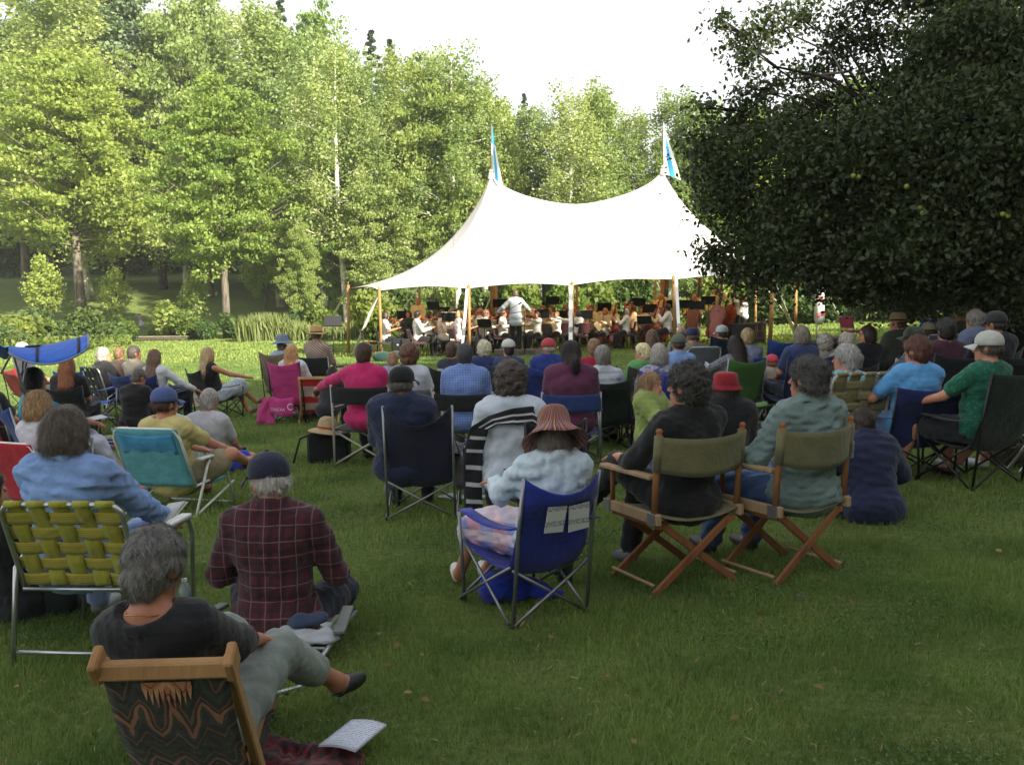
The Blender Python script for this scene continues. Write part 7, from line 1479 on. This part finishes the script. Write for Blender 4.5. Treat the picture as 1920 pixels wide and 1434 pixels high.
# ---- the conductor on the podium
cx,cy=CON; cz=tz(cx,cy); e=empty('podium',(cx+.1,cy,cz),R(0),'low grey wooden podium under the conductor','podium'); mb=MB(); mb.box((0,0,.08),(1.5,.9,.15),bev=.01); mb.build('platform',plain('podium_grey','#57524a',.8,0,.2,.3),e); mb=MB(); mb.box((.62,-.46,.10),(.30,.03,.16),bev=.005); mb.build('step_face',plain('podium_pale','#6d675c',.8),e)
C_=person('conductor in a white jacket and black trousers with arms spread, back to the lawn',Vector((cx,cy,cz+.16)),R(3),h=.02,legs='stand',s=1.03,lean=-.02,hair='short',hc='#4b3b30',shirt='#a6a9b0',sleeve='long',bc='#070708',shoe='#0c0c0e',bulk=.95,loose=.006,wl=(-.52,.34,1.10),wr=(.46,.40,1.12),elp=((-.6,-.6,-.6),(.6,-.6,-.6)),group='musicians under the tent',strn=0,hp=.15)
lump('jacket_skirt',[('c',(-.08,0,.80),(.08,0,.80),.12,.12,.05),('c',(-.07,0,.95),(.07,0,.95),.12,.12,.05)],cloth('#a6a9b0'),C_['root'],.02,((.004,30),),2,False)
bt=empty('baton',Vector((cx,cy,cz+.16))+Vector((.48,.52,1.14)),0,'thin white baton in the conductor\'s right hand','baton'); mb=MB(); mb.tube([(0,0,0),(.18,.30,.03)],[.006,.002],5); mb.build('stick',plain('baton','#c9bfae',.5),bt)
# microphone stand in front of the conductor
p=at(985,640,27.2); e=empty('microphone_stand',(p.x-.02,27.2,tz(p.x,27.2)),0,'black boom microphone stand in front of the conductor','stand'); mb=MB(); mb.tube([(0,0,.05),(0,0,1.28)],.013,6); mb.tube([(.45,0,1.32),(0,0,1.28),(-.42,0,1.22)],.011,6)
for k in range(3): a=k*2.09; mb.tube([(0,0,.2),(math.cos(a)*.3,math.sin(a)*.3,.01)],.009,5)
mb.build('boom',BLACKM(),e); mb=MB(); mb.tube([(-.08,0,1.75-.2),(-.16,0,1.68-.2)],.02,8); mb.tube([(-.10,0,1.74-.2),(-.60,0,1.42-.2)],.009,6); mb.build('microphone',BLACKM(),e)
# ---- music stands
st=[('stand beside the standing bow tie man',812,573,32.0,1.15),('stand left of the second violinist',757,590,31.0,.85),('stand in front of the cream blouse',842,594,28.8,.8),('stand behind the blonde violinist',833,583,31.5,.9),('stand at the left centre pole',937,568,31.5,1.1),('stand left of the conductor\'s hip',945,600,29.5,.75),('stand in front of the curly haired violinist',908,606,28.9,.8),
    ('high stand right of the conductor',1036,563,32.6,1.15),('wide stand right of the conductor\'s hip',1016,588,29.3,.95),('stand left of the white pole',1052,590,30.6,.85),('stand behind the black vest',1098,590,29.8,.85),('stand between two wind players',1133,575,31.8,1.0),('tall stand left of the horn player',1198,566,31.2,1.2),('stand in front of the horn player',1218,578,30.6,1.05),('stand behind the white shirted cellist',1262,570,30.4,1.1),
    ('stand left of the first double bass',1287,570,30.2,1.15),('stand in front of the bald bass player',1307,572,29.8,1.15),('tilted stand between the bass players',1328,563,30.0,1.25),('slanted stand by the white haired cellist',1208,600,28.9,.85)]
for i,(lb,px,py,d,h_) in enumerate(st):
    p=at(px,py,d); z=tz(p.x,d); music_stand('black music '+lb,Vector((p.x,d,z)),R(180 if i%3 else 160),max(.55,p.z-z-.12),sheet=(i%4==2))
p=G(623,655); p=Vector((at(624,600,25).x,25,0)); p.z=tz(p.x,25); music_stand('lone black music stand on the lawn left of the tent',p,R(10),1.12)
# loose pages
for lb,px,py,d,rz in(('pale music folder left of the white front pole',1039,610,29,.5),('pale music folder beside the black vest',1121,612,29.2,.6),('pale open score right of the conductor\'s legs',989,610,29.2,0),('pale open score above the other right of the conductor',992,586,30.6,0)):
    p=at(px,py,d); e=empty('score',p,0,lb,'sheet music','sheet music in the orchestra'); mb=MB(); mb.box((0,0,0),(.36 if rz==0 else .14,.01,.30),Matrix.Rotation(-rz,3,'Y')@Matrix.Rotation(-.3,3,'X')); mb.build('page',plain('score_paper','#d2bd94',.8),e)
# ---- things at the tent's front edge
def boxy(name,px,py,d,dim,c,label,cat,grille=False,z0=0):
    p=at(px,py,d); e=empty(name,(p.x,d,tz(p.x,d)),0,label,cat); mb=MB(); mb.box((0,0,dim[2]/2+z0),dim,bev=.02); mb.build('case',plain(name+'_case',c,.6),e)
    if grille: mb=MB(); mb.box((0,-dim[1]/2-.004,dim[2]*.45),(dim[0]*.88,.01,dim[2]*.72)); mb.build('grille',plain('grille','#0c0f0f',.9,0,.1,.5,200),e); mb=MB(); mb.lathe([(.03,0),(0,.006)],12,Matrix.Rotation(R(90),3,'X'),c=(0,-dim[1]/2-.01,dim[2]*.7)); mb.build('badge',plain('badge_s','#8f9696',.4),e)
boxy('amplifier',747,650,28.2,(.32,.35,.62),'#101716','black amplifier case in front of the first violins','amplifier',True)
boxy('side_case',761,650,28.1,(.22,.3,.60),'#16191a','dark equipment case right of the amplifier','case')
boxy('dark_cabinet',1400,640,30.0,(1.1,.5,.62),'#0c0a09','dark wooden cabinet behind the stool at the right of the tent','cabinet')
p=G(757,668); e=empty('green_crate',Vector((p.x+.05,27.0,tz(p.x,27))),0,'dark green covered crate lying in front of the violins','crate'); lump('cover',[('e',(-.35,0,.12),(.3,.25,.17)),('e',(.1,0,.13),(.35,.25,.17)),('e',(.5,0,.1),(.22,.22,.2))],cloth('#08342c'),e,.03,((.012,14),))
p=G(700,663); e=empty('red_cloth',p,0,'dark red cloth lying at the foot of the left front pole','cloth'); lump('cloth_fold',[('e',(0,0,.05),(.32,.2,.1)),('e',(.2,0,.05),(.1,.1,.09))],cloth('#7a1424'),e,.025,((.012,20),))
orch_chair('empty maroon padded chair at the left end of the orchestra',Vector((at(695,640,29.9).x,29.9,tz(-4.5,29.9))),R(-80),'#5a1224')
orch_chair('empty maroon padded chair alone on the right lawn',Vector((at(1600,612,26).x,26.0,tz(9.3,26))),R(-65),'#7a1a34')
# stool with red cushion
p=at(1424,640,28.6); e=empty('wooden_stool',(p.x,28.6,tz(p.x,28.6)),0,'tall wooden stool at the right end of the orchestra','stool'); sw=plain('stool_wood','#5a3a24',.6); mb=MB(); mb.lathe([(0,.66),(.17,.66),(.18,.68),(.17,.70),(0,.70)],16); mb.build('seat',sw,e)
for a in range(4): an=a*math.pi/2+.78; mb=MB(); mb.tube([(math.cos(an)*.12,math.sin(an)*.12,.66),(math.cos(an)*.2,math.sin(an)*.2,0)],.016,6); mb.build('leg',sw,e)
mb=MB()
for z,r_ in((.22,.18),(.42,.155)):
    for a in range(4): an=a*math.pi/2+.78; mb.tube([(math.cos(an)*r_,math.sin(an)*r_,z),(math.cos(an+1.57)*r_,math.sin(an+1.57)*r_,z)],.010,5)
mb.build('rung',sw,e)
# hanging white tent bag with red marks, black tarp heap
p=at(1537,548,31.0); e=empty('hanging_sidewall',(p.x,31,tz(p.x,31)),0,'rolled white tent wall with red square marks hanging by the right pole','tent wall'); zt=p.z-e.location.z
mb=MB(); mb.lathe([(.0,.5),(.10,.5),(.17,.66),(.175,zt*.6),(.15,zt),(.0,zt+.03)],6,sy=.9); mb.build('roll',plain('vinyl_white','#b4b6ae',.5),e); mb=MB()
for x,z in((0.0,zt-.18),(-.07,zt-.75),(.09,zt-.7)): mb.box((x,-.165,z),(.10,.012,.12)); 
mb.build('red_mark',plain('red_mark','#b01c30',.6),e); mb=MB()
for x,z in((0.0,zt-.18),(-.07,zt-.75)): mb.box((x,-.174,z),(.012,.008,.08)); mb.box((x,-.175,z),(.05,.008,.012))
mb.build('mark_lines',plain('mark_w','#b9b9b2',.6),e); mb=MB(); mb.tube([(-.1,-.02,.6),(-.08,0,.3),(-.06,0,.0)],.03,6); mb.build('tie_rope',plain('rope','#9a9688',.9),e)
p=G(1545,628); e=empty('black_tarp',Vector((at(1545,600,24.5).x,24.5,tz(8,24.5))),0,'crumpled black tarpaulin heaped on the right lawn','tarpaulin'); lump('heap',[('e',(-.3,0,.12),(.35,.3,.2)),('e',(.35,0,.22),(.42,.3,.17)),('c',(-.2,0,.2),(.6,0,.3),.12,.08,.06)],cloth('#0d0d10'),e,.025,((.02,14),(.012,30)))
# small microphones / rope in front of tent
p=G(640,640); e=empty('hanging_strap',(at(618,600,24.6).x+.25,25.0,0),0,'x','x'); bpy.data.objects.remove(e)
def haze():  # added volume that softens the dark gaps between far trees
    mb=MB(); mb.box((0,70,20),(300,260,46)); m=bpy.data.materials.new('haze'); m.use_nodes=True; t=m.node_tree; t.nodes.clear(); o=N(t,'ShaderNodeOutputMaterial'); v=N(t,'ShaderNodeVolumePrincipled'); v.inputs['Density'].default_value=.00045; v.inputs['Color'].default_value=(.92,.95,.9,1); v.inputs['Anisotropy'].default_value=0.0; t.links.new(v.outputs[0],o.inputs['Volume']); tag(mb.build('haze',m),'thin haze volume added to lower the contrast of the far trees','haze',kind='stuff')
haze()
print('ORCH',PN[0],round(time.time()-T0,1))
